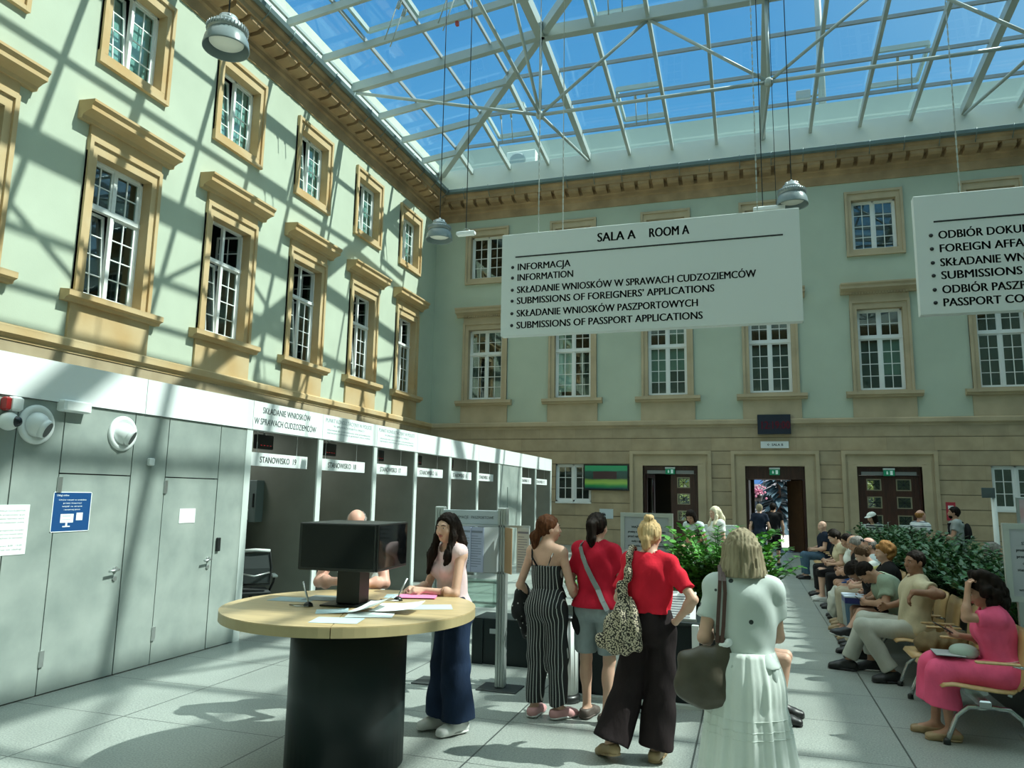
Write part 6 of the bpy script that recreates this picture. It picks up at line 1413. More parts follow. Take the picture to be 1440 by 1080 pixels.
WH = cloth('white', (.72, .75, .71)); RED = cloth('red', (.62, .015, .035), noise=.10); RED2 = cloth('dark_red', (.50, .012, .035), noise=.1); BLK = cloth('black', (.012, .011, .012)); NAVY = cloth('navy', (.012, .018, .035)); CREAM = cloth('cream', (.58, .50, .34)); BEIGE = cloth('beige', (.40, .35, .26)); STONEC = cloth('stone_grey', (.46, .46, .40)); OLIVE = cloth('sage', (.26, .32, .24)); DENIM = cloth('dark_denim', (.012, .024, .055), noise=.25); LDENIM = cloth('light_denim', (.26, .31, .32), noise=.22); PINK = cloth('hot_pink', (.76, .105, .22), noise=.10); YELLOW = cloth('yellow', (.66, .62, .25)); PALEBLUE = cloth('pale_blue', (.50, .58, .58)); GREY = cloth('grey', (.30, .33, .32)); BLUSH = cloth('blush', (.70, .52, .52)); DKGREEN = cloth('dark_green', (.02, .07, .05)); BLUEJ = cloth('blue_jeans', (.06, .11, .16), noise=.2)
PURPLE = cloth('burgundy_black', (.017, .011, .012), noise=.3)
SH_W = mat('shoe_white', (.68, .68, .66), .5); SH_B = mat('shoe_black', (.012, .012, .013), .45); SH_T = mat('shoe_tan', (.33, .23, .12), .5); SH_P = mat('shoe_pink', (.55, .28, .28), .6); SH_BR = mat('shoe_brown', (.08, .06, .05), .6)
M_SKIRT_ = cloth('white_cotton_skirt', (.68, .73, .69), noise=.05, bump=.35); M_DOT = spot_cloth('dotted_white', (.52, .58, .55), (.02, .03, .03), 9, .12, soft=.015)
M_STRIPE = stripe_cloth('pinstripe_black', (.012, .014, .016), (.50, .52, .50), .025, .0042); M_LEO = spot_cloth('leopard', (.022, .018, .014), (.55, .47, .34), 85, .46, soft=.10); M_DOTJ = spot_cloth('dotted_black', (.010, .011, .012), (.5, .5, .48), 26, .17, soft=.03)
M_LEATHER = mat('olive_brown_leather', (.060, .050, .032), .45, noise=.2, nscale=7, bump=.3, bscale=20); M_STRAPB = mat('brown_strap', (.07, .028, .02), .45); M_STRAPG = cloth('grey_strap', (.26, .30, .30))

# 1 --- long haired woman at the round table
p = Person('long dark haired woman in pale pink top and wide jeans leaning on the table', (-2.31, 5.74, 0), 142, 1.675, 'f', vox=.0095, head=(.34, -.06, 0), curl=(.9, .9), lean=.10,
    pose=dict(elL=(-.235, .12, 1.095), wrL=(-.06, .31, 1.115), hdL=(.35, .9, .05), pnL=(.5, 0, -.8), elR=(.235, .12, 1.10), wrR=(.07, .33, 1.115), hdR=(-.3, .9, .05), pnR=(-.6, 0, -.8), anL=(-.10, -.02, .095), anR=(.10, .03, .095)))
p.hair('long', 'dark'); p.face(); p.top(BLUSH, 0, .014, hem=-.04, neck_r=.085); 
v = Vol(); p.pants(DENIM, .985, .012, (.115, .135), .15, 'wide_jeans', .006); p.shoes(SH_W, SH_W, .014, .01, name='platform_sandal')
d = nrm(p.J['wrL']-p.J['elL'])
b2 = MB(); M_ = Vector(d).to_track_quat('Z', 'Y').to_matrix().to_4x4()
for q in (.60, .66): b2.add([tuple(Matrix.Translation(Vector(p.J['elL']*q+p.J['wrL']*(1-q))) @ M_ @ Vector(w)) for w in MB().lathe([(.040, -.005), (.046, 0), (.040, .005), (.037, 0)], 20, ring=True).v], MB().lathe([(.040, -.005), (.046, 0), (.040, .005), (.037, 0)], 20, ring=True).f, True)
p.part('bracelet', b2, mat('brown_bracelet', (.20, .09, .04), .4))
t = tag(obj('rolled_paper', MB().tube([(-2.36, 5.36, .955), (-2.10, 5.56, .965)], .035, 14), mat('cream_bag', (.55, .52, .40), .7)), 'cream bag hanging at the jeans under the table edge', 'roll')  # plain tube standing for the cream bag at her hip

# 2 --- bald man behind the monitors
p = Person('bald man in white t-shirt leaning on the table behind the monitor block', (-3.31, 6.02, 0), 197, 1.76, 'm', vox=.0105, head=(.1, .25, 0), lean=.40, skin='pink', curl=(.9, .9), build=1.06,
    pose=dict(elL=(-.27, .36, 1.06), wrL=(-.05, .52, 1.07), hdL=(.9, .35, .1), pnL=(0, .2, -1), elR=(.27, .34, 1.06), wrR=(.02, .52, 1.09), hdR=(-.8, .3, .25), pnR=(0, .4, -1), anL=(-.12, -.10, .085), anR=(.12, -.02, .085), hipL=(-.09, -.05, .92), hipR=(.09, -.05, .92)))
p.face(HAIR['grey']); p.hair('balding', 'grey'); p.top(WH, .42, .02, hem=-.12, loose=.008); p.pants(NAVY, .97, .016, (.085, .075)); p.shoes(SH_B)

# 3 --- striped jumpsuit
p = Person('woman with low auburn ponytail in black and white striped jumpsuit, seen from behind', (-1.69, 6.36, 0), -14, 1.66, 'f', vox=.0095, head=(-.75, -.02, 0), skin='fair', curl=(.6, .9), twist=-.05,
    pose=dict(elL=(-.265, -.03, 1.09), wrL=(-.235, .12, .95), hdL=(.15, .9, -.2), elR=(.245, -.01, 1.10), wrR=(.20, .20, .98), hdR=(-.2, .9, -.1), anL=(-.10, -.03, .09), anR=(.115, .02, .09), knL=(-.09, .01, .49), knR=(.10, .01, .49), toL=(-.12, 1, 0), toR=(.45, .9, 0)))
p.hair('lowpony', 'auburn'); p.face(); p.top(M_STRIPE, 0, .014, hem=-.02, bare_top=.335, name='jumpsuit_top'); p.pants(M_STRIPE, .97, .018, (.098, .072), .14, 'jumpsuit_trousers', .007); p.shoes(SH_P, SH_W, .012)
st = MB(); T = p.T; B = p.base; q = lambda x, y, z: tuple(B+T @ V3(x, y, z))
st.tube([q(-.085, -.115, .325), q(-.10, -.105, .42), q(-.105, -.04, .475), q(-.10, .06, .45), q(-.08, .105, .34)], .005, 6).tube([q(.075, -.118, .325), q(.105, -.105, .42), q(.11, -.04, .475), q(.10, .06, .45), q(.08, .105, .34)], .005, 6)
p.part('shoulder_strap', st, M_STRIPE)
stb = MB().tube([q(-.03, -.125, .33), q(-.085, -.12, .40), q(-.125, -.06, .478), q(-.10, .06, .46), q(-.0, .125, .30), q(.12, .125, .05)], .008, 6)
p.part('bag_strap', stb, BLK)
# jacket over her left arm and bag at her right
M3 = Matrix.Translation((-1.69, 6.36, 0)) @ Matrix.Rotation(-14*D2R, 4, 'Z'); s3 = 1.66/1.7
def soft(name, lab, cat, m, prims, vox=.011, post=None, clips=(), M=None, parts=(), s=1.0):
    """a soft thing (bag, jacket) as one mesh, in the carrier's frame M"""
    v = Vol()
    for f_, a in prims: getattr(v, f_)(*a)
    V, F = v.mesh(vox, clips, post); V = V*s; Mn = np.array(M) if M is not None else np.eye(4); V = V @ Mn[:3, :3].T + Mn[:3, 3]
    c = V.mean(0); c[2] = V[:, 2].min(); t = thing(name, lab, cat, tuple(c)); o = bpy.data.objects.new('body', fast_mesh('body', V-c, F, m)); COL.objects.link(o); o.parent = t
    for n_, mb, mm in parts:
        mb.v = [tuple(M @ (Vector(p_)*s)) for p_ in mb.v]; obj(n_, mb, mm, t)
    return t
fold = lambda Q: .007*np.sin(Q[..., 0]*70+2*np.sin(Q[..., 2]*16)) + .004*np.sin(Q[..., 2]*48+Q[..., 0]*20)
soft('draped_jacket', 'black jacket with white dots draped over the striped woman\'s left arm', 'jacket', M_DOTJ, [('cap', ((-.262, .03, 1.05), (-.262, .13, .98), .055, .055)), ('cap', ((-.275, .0, 1.03), (-.31, .0, .84), .055, .060)), ('cap', ((-.265, .10, .98), (-.265, .10, .66), .05, .045)), ('cap', ((-.29, .03, .86), (-.255, .05, .68), .05, .035))], post=fold, M=M3, s=s3)
soft('small_black_bag', 'small black bag hanging at the striped woman\'s right side', 'bag', BLK, [('ell', ((.255, .13, .80), V3(.055, .10, .12))), ('ell', ((.255, .14, .93), V3(.045, .08, .07)))], post=fold, M=M3, s=s3)

# 4 --- red t-shirt and denim shorts
p = Person('woman with dark ponytail in red t-shirt and denim shorts, grey strap across her back', (-1.27, 6.42, 0), -8, 1.685, 'f', vox=.0095, head=(-.12, .02, 0), skin='fair', curl=(.7, .6),
    pose=dict(elL=(-.245, -.01, 1.105), wrL=(-.215, .19, .985), hdL=(.25, .9, 0), elR=(.235, .02, 1.12), wrR=(.215, .26, 1.03), hdR=(.05, .95, -.1), anL=(-.10, .04, .09), anR=(.105, -.05, .09), knL=(-.105, .03, .49), knR=(.115, .0, .49), hipL=(-.098, 0, .9), hipR=(.098, 0, .9), toL=(.1, 1, 0), toR=(.35, .9, 0)))
p.hair('ponytail', 'dark'); tee = p.top(RED2, .62, .018, hem=-.02, loose=.022, name='t_shirt', amp=.006); p.pants(LDENIM, .43, .012, (.10, .097), .03, 'denim_shorts', .004, .012); p.shoes(SH_BR, SH_BR, .012, .0)
T = p.T; B = p.base; q = lambda x, y, z: V3(*(B+T @ V3(x, y, z)))
def band_on(p, pts, w, m, name='cross_strap', th=.006):
    mb = MB()
    for a, b_ in zip(pts[:-1], pts[1:]): mb.beam(tuple(a), tuple(b_ + (b_-a)*.06), w, th, up=tuple(nrm((a+b_)/2-(p.base+p.T @ V3(0, 0, ((a+b_)/2-p.base)[2])))+V3(1e-4, 0, 0)))
    return p.part(name, mb, m)
path = []
for x_, z_ in ((-.10, 1.435), (-.075, 1.36), (-.035, 1.27), (.01, 1.18), (.06, 1.09), (.11, 1.00), (.15, .93), (.175, .89)): path.append(V3(x_, back_y(tee, x_*p.s, z_*p.s)/p.s-.006, z_))
path = [q(-.105, .06, .475), q(-.108, -.01, .515)] + path + [V3(.215, -.03, .86)]
band_on(p, path, .042, M_STRAPG)
gl = MB(); c, R = p.J['headc'], p.HR
for sx in (-1, 1): gl.ball(tuple(c+R @ V3(sx*.035, .035, .105)), .026, 12, 8, (1, .6, .8))
gl.tube([tuple(c+R @ V3(-.075, -.03, .085)), tuple(c+R @ V3(-.06, .03, .105)), tuple(c+R @ V3(.06, .03, .105)), tuple(c+R @ V3(.075, -.03, .085))], .005, 6); p.part('sunglasses', gl, mat('black_glass', (.01, .015, .02), .08))

# 5 --- red top, black wide trousers, leopard bag
p = Person('blonde woman with bun in red top and wide black trousers, right hand on hip', (-.72, 5.66, 0), -4, 1.665, 'f', vox=.0095, head=(-.10, .03, 0), skin='fair', curl=(.6, .9), twist=-.06,
    pose=dict(elL=(-.23, -.05, 1.13), wrL=(-.175, .13, 1.045), hdL=(.2, .9, .3), elR=(.335, -.11, 1.16), wrR=(.195, -.05, .985), hdR=(-.8, .45, -.25), pnR=(-.5, .6, .3), hipL=(-.09, 0, .90), hipR=(.09, .0, .90), knL=(-.16, -.02, .49), anL=(-.27, -.15, .12), toL=(-.7, .7, -.25), knR=(.07, .01, .49), anR=(.035, -.02, .085)))
p.hair('bun', 'blonde'); blouse5 = p.top(RED, .74, .017, hem=.09, loose=.016, name='blouse', amp=.006); p.pants(PURPLE, .985, .014, (.115, .135), .17, 'wide_trousers', .007); p.shoes(SH_T, SH_T, .008, .0)
er = MB().ball(tuple(p.J['headc']+p.HR @ V3(-.082, 0, -.05)), .012, 8, 6); p.part('earring', er, M_BLACK)
M5 = Matrix.Translation((-.72, 5.66, 0)) @ Matrix.Rotation(-4*D2R, 4, 'Z'); s5 = 1.665/1.7
lp = lambda Q: .010*np.sin(Q[..., 0]*60+Q[..., 2]*9) + .005*np.sin(Q[..., 2]*40+Q[..., 0]*30)
y5 = lambda x, z: back_y(blouse5, x*s5, z*s5, r=.025)/s5 - .012
soft('leopard_tote_bag', 'leopard print shoulder bag of the blonde woman in red', 'bag', M_LEO, [('cap', ((-.175, -.125, 1.22), (-.175, -.155, 1.04), .030, .075, .05, (), (V3(0, 1, 0), .55))), ('ell', ((-.185, -.165, .90), V3(.150, .070, .15))), ('ell', ((-.20, -.165, .83), V3(.175, .070, .085))), ('ell', ((-.15, -.165, .98), V3(.11, .06, .14))), ('cap', ((-.122, -.01, 1.515), (-.128, y5(-.128, 1.44), 1.44), .016, .020, .03)), ('cap', ((-.128, y5(-.128, 1.44), 1.44), (-.145, y5(-.145, 1.34), 1.34), .020, .025, .03)), ('cap', ((-.145, y5(-.145, 1.34), 1.34), (-.172, y5(-.172, 1.22)-.01, 1.22), .025, .034, .03))], .010, lp, M=M5, s=s5,
     parts=[('strap', MB().tube([(-.122, -.01, 1.515), (-.118, .05, 1.50), (-.125, .10, 1.42), (-.15, .10, 1.30), (-.18, .02, 1.12), (-.185, -.10, 1.02)], .012, 8), M_LEO)])

# 6 --- white top and skirt, brown bag (nearest)
W6 = (-.05, 4.42, 0)
p = Person('blonde bob haired woman in dotted white top and long tiered white skirt', W6, 3, 1.655, 'f', vox=.0095, head=(.05, .0, 0), skin='fair', curl=(.6, .6), build=1.02,
    pose=dict(elL=(-.222, -.06, 1.12), wrL=(-.17, .15, 1.10), hdL=(.2, .95, .1), elR=(.185, .06, 1.13), wrR=(.06, .25, 1.10), hdR=(0, .95, -.2), anL=(-.10, 0, .085), anR=(.10, .03, .085)))
p.hair('bob', 'ashblonde', .005); blouse6 = p.top(M_DOT, .60, .016, hem=.035, loose=.020, name='blouse', amp=.0035); p.shoes(SH_T)
def skirt_pt(zz, a, out=0.0):
    z = .10+.96*(1-zz); base = .140+.128*zz**.85 + .020*math.exp(-((zz-.16)/.13)**2); tier = 1+.03*(zz > .33)+.035*(zz > .66); amp = .004+.018*zz
    if abs(zz-.33) < .03 or abs(zz-.66) < .03: amp *= .5
    r = base*tier + amp*(math.sin(a*17+zz*3)*.6+math.sin(a*29+2*zz)*.4) + out
    return (r*1.10*math.cos(a), r*.98*math.sin(a)-.012, z+.006*math.sin(a*5)*zz)
p.part('tiered_skirt', loft([[skirt_pt(1-i/36, 2*PI*j/140) for j in range(140)] for i in range(37)]), M_SKIRT_)
hem_ = MB()
for zz in (.345, .40, .44, .675, .72, .76): hem_.tube([skirt_pt(zz, 2*PI*j/140, .0005) for j in range(141)], .0022, 5)
p.part('tuck_seam', hem_, M_SKIRT_)
kn = Vol().ell((.135, -.085, .985), V3(.035, .03, .045)).cap((.135, -.10, .98), (.16, -.12, .88), .022, .016, .02).cap((.135, -.10, .98), (.11, -.125, .90), .02, .014, .02); V, F = kn.mesh(.01, (), fold); p.add('side_knot', V, F, M_DOT)
M6 = Matrix.Translation(W6) @ Matrix.Rotation(3*D2R, 4, 'Z'); s6 = 1.655/1.7
wk = lambda Q: .003*np.sin(Q[..., 0]*45+Q[..., 2]*20)+.002*np.sin(Q[..., 2]*60)
def strap6(dx):
    yb = lambda x, z: back_y(blouse6, x*s6, z*s6, r=.025)/s6 - .010
    pts = [(-.150+dx*.8, -.135, 1.11)] + [(x, yb(x, z), z) for x, z in ((-.145+dx, 1.20), (-.138+dx, 1.30), (-.132+dx, 1.38), (-.128+dx*.8, 1.44))] + [(-.126+dx*.6, -.03, 1.515), (-.128+dx*.6, .03, 1.505), (-.13+dx*.6, .12, 1.40)]
    r = MB()
    for p0, p1 in zip(pts[:-1], pts[1:]): r.beam(p0, tuple(np.array(p1)+(np.array(p1)-np.array(p0))*.06), .020, .008, up=(0, 1, 0) if p0[2] < 1.43 and p0[1] < 0 else (0, 0, 1) if p0[1] < .02 else (0, 1, .3))
    return r
_a = strap6; strap6 = lambda dx: (_a(dx) if dx == 0 else ((lambda q: (q.v, q.f))(_a(dx))))
soft('hobo_bag', 'olive brown slouchy shoulder bag of the woman in white', 'bag', M_LEATHER, [('ell', ((-.215, -.118, .865), V3(.165, .078, .115))), ('ell', ((-.205, -.115, .95), V3(.140, .066, .12))), ('cap', ((-.315, -.112, 1.01), (-.115, -.112, 1.06), .042, .042, .05, (), (V3(0, 1, 0), .7))), ('cap', ((-.13, -.11, 1.06), (-.128, -.11, 1.13), .03, .016, .03)), ('cap', ((-.30, -.115, .99), (-.33, -.115, .88), .045, .05, .05))], .011, wk, M=M6, s=s6,
     parts=[('strap', strap6(0.0).add(*strap6(.030)), M_STRAPB),
            ('tissue', MB().ball((-.115, -.125, 1.10), .035, 8, 6, (1, .6, .5)).ball((-.09, -.13, 1.115), .022, 8, 6), M_PAPER)])

# 7, 8 --- pair walking out of the middle door
p = Person('person in navy shirt and dark jeans walking out of the middle door', (.24, 21.6, 0), -4, 1.69, 'f', vox=.014, head=(-.1, .15, 0), skin='fair', pose=dict(anL=(-.09, .16, .09), knL=(-.09, .14, .49), anR=(.09, -.18, .12), knR=(.09, .03, .50), elL=(-.24, -.08, 1.13), elR=(.25, -.05, 1.12), wrL=(-.25, .04, .88), wrR=(.28, .06, .88)))
p.hair('short', 'ashblonde'); p.top(NAVY, .55, .018, hem=-.10, loose=.02); p.pants(BLUEJ, .96, .014, (.075, .065)); p.shoes(SH_B)
p = Person('person in black shirt and shorts walking just beyond the navy shirt', (.62, 22.5, 0), -6, 1.72, 'm', vox=.015, head=(-.2, .05, 0), skin='mid', pose=dict(anL=(-.09, -.15, .10), knL=(-.09, .03, .50), anR=(.09, .15, .09), knR=(.09, .14, .49)))
p.hair('short', 'dark'); p.top(BLK, .5, .018, hem=-.12, loose=.02); p.pants(BLK, .52, .016, (.09, .09)); p.shoes(SH_B)

# 9 --- person hidden behind the woman in white
t = thing('low_stool', 'low black stool behind the woman in white', 'stool', (-.15, 6.98, 0)); obj('seat', MB().lathe([(.19, .40), (.20, .43), (.18, .45), (0, .455)], 24, (-.15, 6.98, 0)), M_BLACK, t)
for k in range(4): obj('leg', MB().tube([(-.15+.13*math.cos(k*PI/2+.7), 6.98+.13*math.sin(k*PI/2+.7), .41), (-.15+.18*math.cos(k*PI/2+.7), 6.98+.18*math.sin(k*PI/2+.7), 0)], .014, 8), M_BLACK, t)
p = Person('person in red with bare knees sitting hidden behind the woman in white', (-.15, 6.98, 0), -90, 1.66, 'f', True, vox=.012, skin='fair', lean=.2, head=(.2, .35, 0), pose=dict(knL=(-.12, .42, .52), knR=(.10, .40, .53), anL=(-.13, .36, .09), anR=(.10, .33, .09)))
p.hair('updo', 'brown'); p.top(RED, .5, .018, hem=-.08, loose=.01); p.pants(BLK, .36, .018, (.10, .10), name='shorts'); p.shoes(SH_B, None, .012, .06)

# ------------------------------------------------------------------ the waiting row on the right (facing left)
def sit_pose(knees=.20, dx=0.0, cross=None, hands='lap', feet=.42):
    z = .455+.085; po = dict(knL=(-knees, .43, z+.0), knR=(knees, .43, z+.0), anL=(-knees-.0, feet, .085), anR=(knees+.0, feet, .085))
    return po
def sitter(lab, y, H, sex, x=1.66, face=90, **k):
    return Person(lab, (x, y, 0), face, H, sex, True, **k)
zk = .545
# woman in pink
p = sitter('woman with big black curls in bright pink dress, hand to her forehead', 6.98, 1.64, 'f', x=1.86, face=88, vox=.0095, skin='mid', lean=.12, head=(.15, .28, 0), curl=(1.0, .7),
    pose=dict(knL=(-.10, .45, .53), knR=(.09, .46, .54), anL=(-.10, .42, .085), anR=(.07, .50, .085), elL=(-.17, .27, .985), wrL=(-.10, .23, 1.19), hdL=(.15, -.15, 1), pnL=(.2, -1, 0), elR=(.24, .06, .76), wrR=(.13, .28, .80), hdR=(-.2, .9, .25), pnR=(-.7, 0, .7)))
p.hair('bigcurly', 'dark'); p.face(); p.top(PINK, .62, .020, hem=-.09, loose=.018, name='dress_top', amp=.006)
v = Vol(); v.ell(p.J['pelvis'], V3(.20, .16, .13), None, .06); 
for S, sx in (('L', -1), ('R', 1)): v.cap(p.J['hip'+S], p.J['kn'+S]+V3(0, .02, .005), .125, .10, .06); v.cap(p.J['kn'+S]+V3(0, .02, 0), p.J['an'+S]*.72+p.J['kn'+S]*.28+V3(0, .03, 0), .105, .135, .06)
V, F = v.mesh(p.vox, [((0, 0, .22), (0, .1, -1))], p.wrinkle(.010, 30)); p.add('dress_skirt', V, F, PINK); p.shoes(SH_T, SH_T, .006, -.02, name='sandal')
p.part('belt', MB().tube([tuple(p.base+p.T @ V3(.175*math.cos(a), .140*math.sin(a)-.0, .10)) for a in [2*PI*k/32 for k in range(33)]], .008, 6), mat('pink_belt', (.7, .35, .4), .6))
MP = Matrix.Translation((1.86, 6.98, 0)) @ Matrix.Rotation(88*D2R, 4, 'Z')
t = thing('smartphone', 'dark phone held by the woman in pink', 'phone', tuple(MP @ Vector((.06, .40, .80)))); obj('body', MB().bbox(-.036, .036, -.075, .075, -.004, .004, .002).xform(MP @ Matrix.Translation((.07, .385, .835)) @ Matrix.Rotation(.5, 4, 'X')), M_BLACK, t)
soft('pale_green_pouch', 'pale green pouch on the lap of the woman in pink', 'bag', mat('pale_green_fabric', (.36, .46, .40), .8, noise=.08), [('ell', ((.0, .26, .68), V3(.105, .10, .048))), ('ell', ((.0, .26, .655), V3(.11, .10, .04)))], .010, None, M=MP)
t = sheet([tuple((MP @ Vector((x_, y_, 0)))[:2]) for x_, y_ in ((-.15, .27), (.12, .27), (.12, .48), (-.15, .48))], .647, 'lap_folder', 'grey folder under the pouch of the woman in pink', mat('grey_folder', (.40, .42, .42), .6), th=.006); t['category'] = 'folder'
# brown bag on the empty seat
soft('brown_backpack', 'brown backpack lying on the beam seat beside the man in cream', 'bag', mat('brown_canvas', (.13, .085, .03), .8, noise=.15, bump=.3), [('ell', ((1.66, 8.06, .55), V3(.22, .16, .10))), ('ell', ((1.55, 8.04, .53), V3(.12, .15, .085))), ('ell', ((1.80, 8.08, .57), V3(.10, .13, .10)))], .013, fold)
# man in cream
p = sitter('man in cream t-shirt and pale trousers with his arm over the seat back', 8.93, 1.77, 'm', x=1.60, face=84, vox=.0105, skin='tan', lean=-.10, head=(.45, .10, 0), curl=(.7, .5), twist=.15,
    pose=dict(knL=(-.17, .47, .52), knR=(.20, .44, .545), anL=(-.16, .22, .09), anR=(.24, .62, .09), toL=(-.3, 1, 0), toR=(.1, 1, 0), elL=(-.36, -.22, .90), wrL=(-.42, .02, .915), hdL=(-.05, .55, -.8), pnL=(.1, -.9, -.4), elR=(.25, .02, .75), wrR=(.14, .22, .70)))
p.hair('crop', 'dark'); p.face(); p.top(CREAM, .50, .020, hem=-.10, loose=.016, name='t_shirt', amp=.007); p.pants(STONEC, .95, .016, (.085, .078)); p.shoes(SH_B, SH_B, .014, .03)
# man in sage jacket, head bowed
p = sitter('man in sage jacket bowing over his phone', 9.50, 1.75, 'm', vox=.0115, skin='mid', lean=.58, head=(.1, .60, 0), curl=(1, 1), pose=dict(knL=(-.16, .43, .54), knR=(.10, .46, .56), anR=(-.12, .62, .40), toR=(-.3, 1, .2), anL=(-.16, .42, .085), elL=(-.26, .26, .71), wrL=(-.05, .42, .69), elR=(.26, .25, .71), wrR=(.06, .42, .70)))
p.hair('crop', 'dark'); p.face(); p.top(OLIVE, .62, .022, hem=-.10, loose=.016, name='jacket', amp=.008); p.pants(WH, .90, .016, (.075, .065)); p.shoes(SH_B, SH_W, .012, .03)
MS = Matrix.Translation((1.66, 9.50, 0)) @ Matrix.Rotation(90*D2R, 4, 'Z')
t = thing('smartphone', 'dark phone in the hands of the man in sage jacket', 'phone', tuple(MS @ Vector((0, .47, .71)))); obj('body', MB().bbox(-.036, .036, -.075, .075, -.004, .004, .002).xform(MS @ Matrix.Translation((.0, .485, .72)) @ Matrix.Rotation(.7, 4, 'X')), M_BLACK, t)
soft('dark_pouch', 'dark bag on the lap of the man in sage jacket', 'bag', BLK, [('ell', ((.02, .25, .665), V3(.16, .10, .05)))], .012, fold, M=MS)
# woman in black t-shirt with blue box on her lap
p = sitter('person with dark hair in black t-shirt and beige trousers, bent forward', 10.08, 1.68, 'f', x=1.62, vox=.012, skin='tan', lean=.64, head=(0, .60, 0), curl=(.9, .9), pose=dict(knL=(-.12, .43, .54), knR=(.12, .44, .54), anL=(-.12, .42, .085), anR=(.13, .48, .085), elL=(-.25, .25, .76), wrL=(-.08, .40, .70), elR=(.25, .25, .76), wrR=(.08, .40, .70)))
p.hair('updo', 'dark'); p.face(); p.top(BLK, .45, .018, hem=-.08, loose=.012); p.pants(BEIGE, .92, .016, (.09, .105), .12, 'wide_trousers'); p.shoes(SH_B, None, .012, .02)
MB_ = Matrix.Translation((1.62, 10.08, 0)) @ Matrix.Rotation(90*D2R, 4, 'Z')
t = thing('blue_folder_box', 'blue document box with white lid on the beige lap', 'box', tuple(MB_ @ Vector((.0, .44, .61)))); obj('box', MB().bbox(-.17, .17, .33, .57, .632, .70, .004).xform(MB_), mat('deep_blue_board', (.012, .02, .13), .5), t); obj('lid', MB().bbox(-.175, .175, .325, .575, .70, .722, .004).xform(MB_), mat('pale_blue_lid', (.55, .62, .72), .5), t)
# ginger hair
p = sitter('person with ginger curls in dark top, sitting behind the bent forward pair', 10.72, 1.72, 'm', vox=.013, skin='fair', lean=.02, head=(.2, .1, 0)); p.hair('curly', 'ginger'); p.face(HAIR['ginger']); p.top(BLK, .5, .018, hem=-.10, loose=.012); p.pants(BLUEJ, .95, .015, (.075, .065)); p.shoes(SH_B)
p = sitter('woman with dark updo in yellow cardigan over white top', 11.26, 1.66, 'f', x=1.66, vox=.013, skin='fair', lean=.28, head=(0, .35, 0), pose=dict(elL=(-.24, .2, .76), wrL=(-.07, .36, .72), elR=(.24, .2, .76), wrR=(.07, .36, .72))); p.hair('updo', 'brown'); p.face(); p.top(WH, .0, .018, hem=-.09, loose=.02, name='white_top'); p.pants(GREY, .9, .016, (.08, .075)); p.shoes(SH_T)
v = Vol(); p.torso(v, .044, .05); up = p.T @ V3(0, 0, 1)
for S in 'LR': v.cap(p.J['sh'+S], p.J['el'+S], .064, .058, .03); v.cap(p.J['el'+S], p.J['wr'+S]*.8+p.J['el'+S]*.2, .058, .048, .03)
V, F = v.mesh(.014, [(p.base+p.T @ V3(0, .075, 0), p.T @ V3(0, 1, 0)), (p.base, -up), (p.base+up*.475, up)], p.wrinkle(.005)); p.add('cardigan', V, F, YELLOW)
p = sitter('man with reddish face and sunglasses on his head, in pale blue shirt', 11.82, 1.76, 'm', vox=.013, skin='pink', lean=.06, head=(.2, .1, 0)); p.hair('balding', 'grey'); p.face(); gl = MB(); c, R = p.J['headc'], p.HR; gl.ball(tuple(c+R @ V3(-.035, .06, .085)), .026, 10, 8, (1, .6, .8)).ball(tuple(c+R @ V3(.035, .06, .085)), .026, 10, 8, (1, .6, .8)).tube([tuple(c+R @ V3(-.08, -.02, .05)), tuple(c+R @ V3(-.06, .06, .085)), tuple(c+R @ V3(.06, .06, .085)), tuple(c+R @ V3(.08, -.02, .05))], .005, 6); p.part('sunglasses', gl, mat('black_glass', (.01, .015, .02), .08)); p.top(PALEBLUE, .5, .018, hem=-.10, loose=.014); p.pants(BEIGE, .95, .015, (.075, .07)); p.shoes(SH_T)
p = sitter('grey haired man in pale polo shirt holding a phone', 12.5, 1.77, 'm', x=1.74, vox=.013, skin='mid', lean=.26, head=(.15, .2, 0), pose=dict(elL=(-.27, .18, .78), wrL=(-.08, .36, .74), elR=(.27, .18, .78), wrR=(.08, .36, .74))); p.hair('short', 'grey'); p.face(HAIR['grey']); p.top(cloth('pale_polo', (.52, .56, .50)), .5, .02, hem=-.10, loose=.014); p.pants(STONEC, .95, .015, (.078, .07)); p.shoes(SH_T)
soft('cloth_shopping_bag', 'white cloth bag hanging at the knees beside the grey haired man', 'bag', cloth('calico', (.50, .50, .44)), [('ell', ((1.20, 12.95, .24), V3(.09, .17, .22))), ('cap', ((1.22, 12.95, .40), (1.25, 12.95, .50), .05, .03, .05))], .014, fold)
p = sitter('balding grey man in black shirt and shorts', 13.15, 1.74, 'm', x=1.74, vox=.013, skin='mid', lean=.22, head=(.1, .2, 0), pose=dict(elL=(-.27, .2, .77), wrL=(-.1, .38, .70), elR=(.27, .2, .77), wrR=(.1, .38, .70))); p.hair('balding', 'grey'); p.face(HAIR['grey']); p.top(BLK, .5, .02, hem=-.10, loose=.014); p.pants(cloth('blue_shorts', (.02, .07, .22)), .46, .018, (.09, .09), name='shorts'); p.shoes(SH_B)
p = sitter('woman in white sleeveless top and black trousers', 14.3, 1.66, 'f', x=1.72, vox=.014, skin='mid', lean=.15, head=(.1, .2, 0)); p.hair('updo', 'dark'); p.face(); p.top(WH, 0, .018, hem=-.09, loose=.01); p.pants(BLK, .95, .016, (.075, .07)); p.shoes(SH_B)
p = sitter('woman with dark bob in black dress by the farther benches', 16.05, 1.68, 'f', vox=.014, skin='fair', lean=.12, head=(.1, .25, 0)); p.hair('chin', 'dark'); p.face(); p.top(BLK, .4, .018, hem=-.09, loose=.012); p.pants(BLK, .95, .016, (.08, .075)); p.shoes(SH_B)
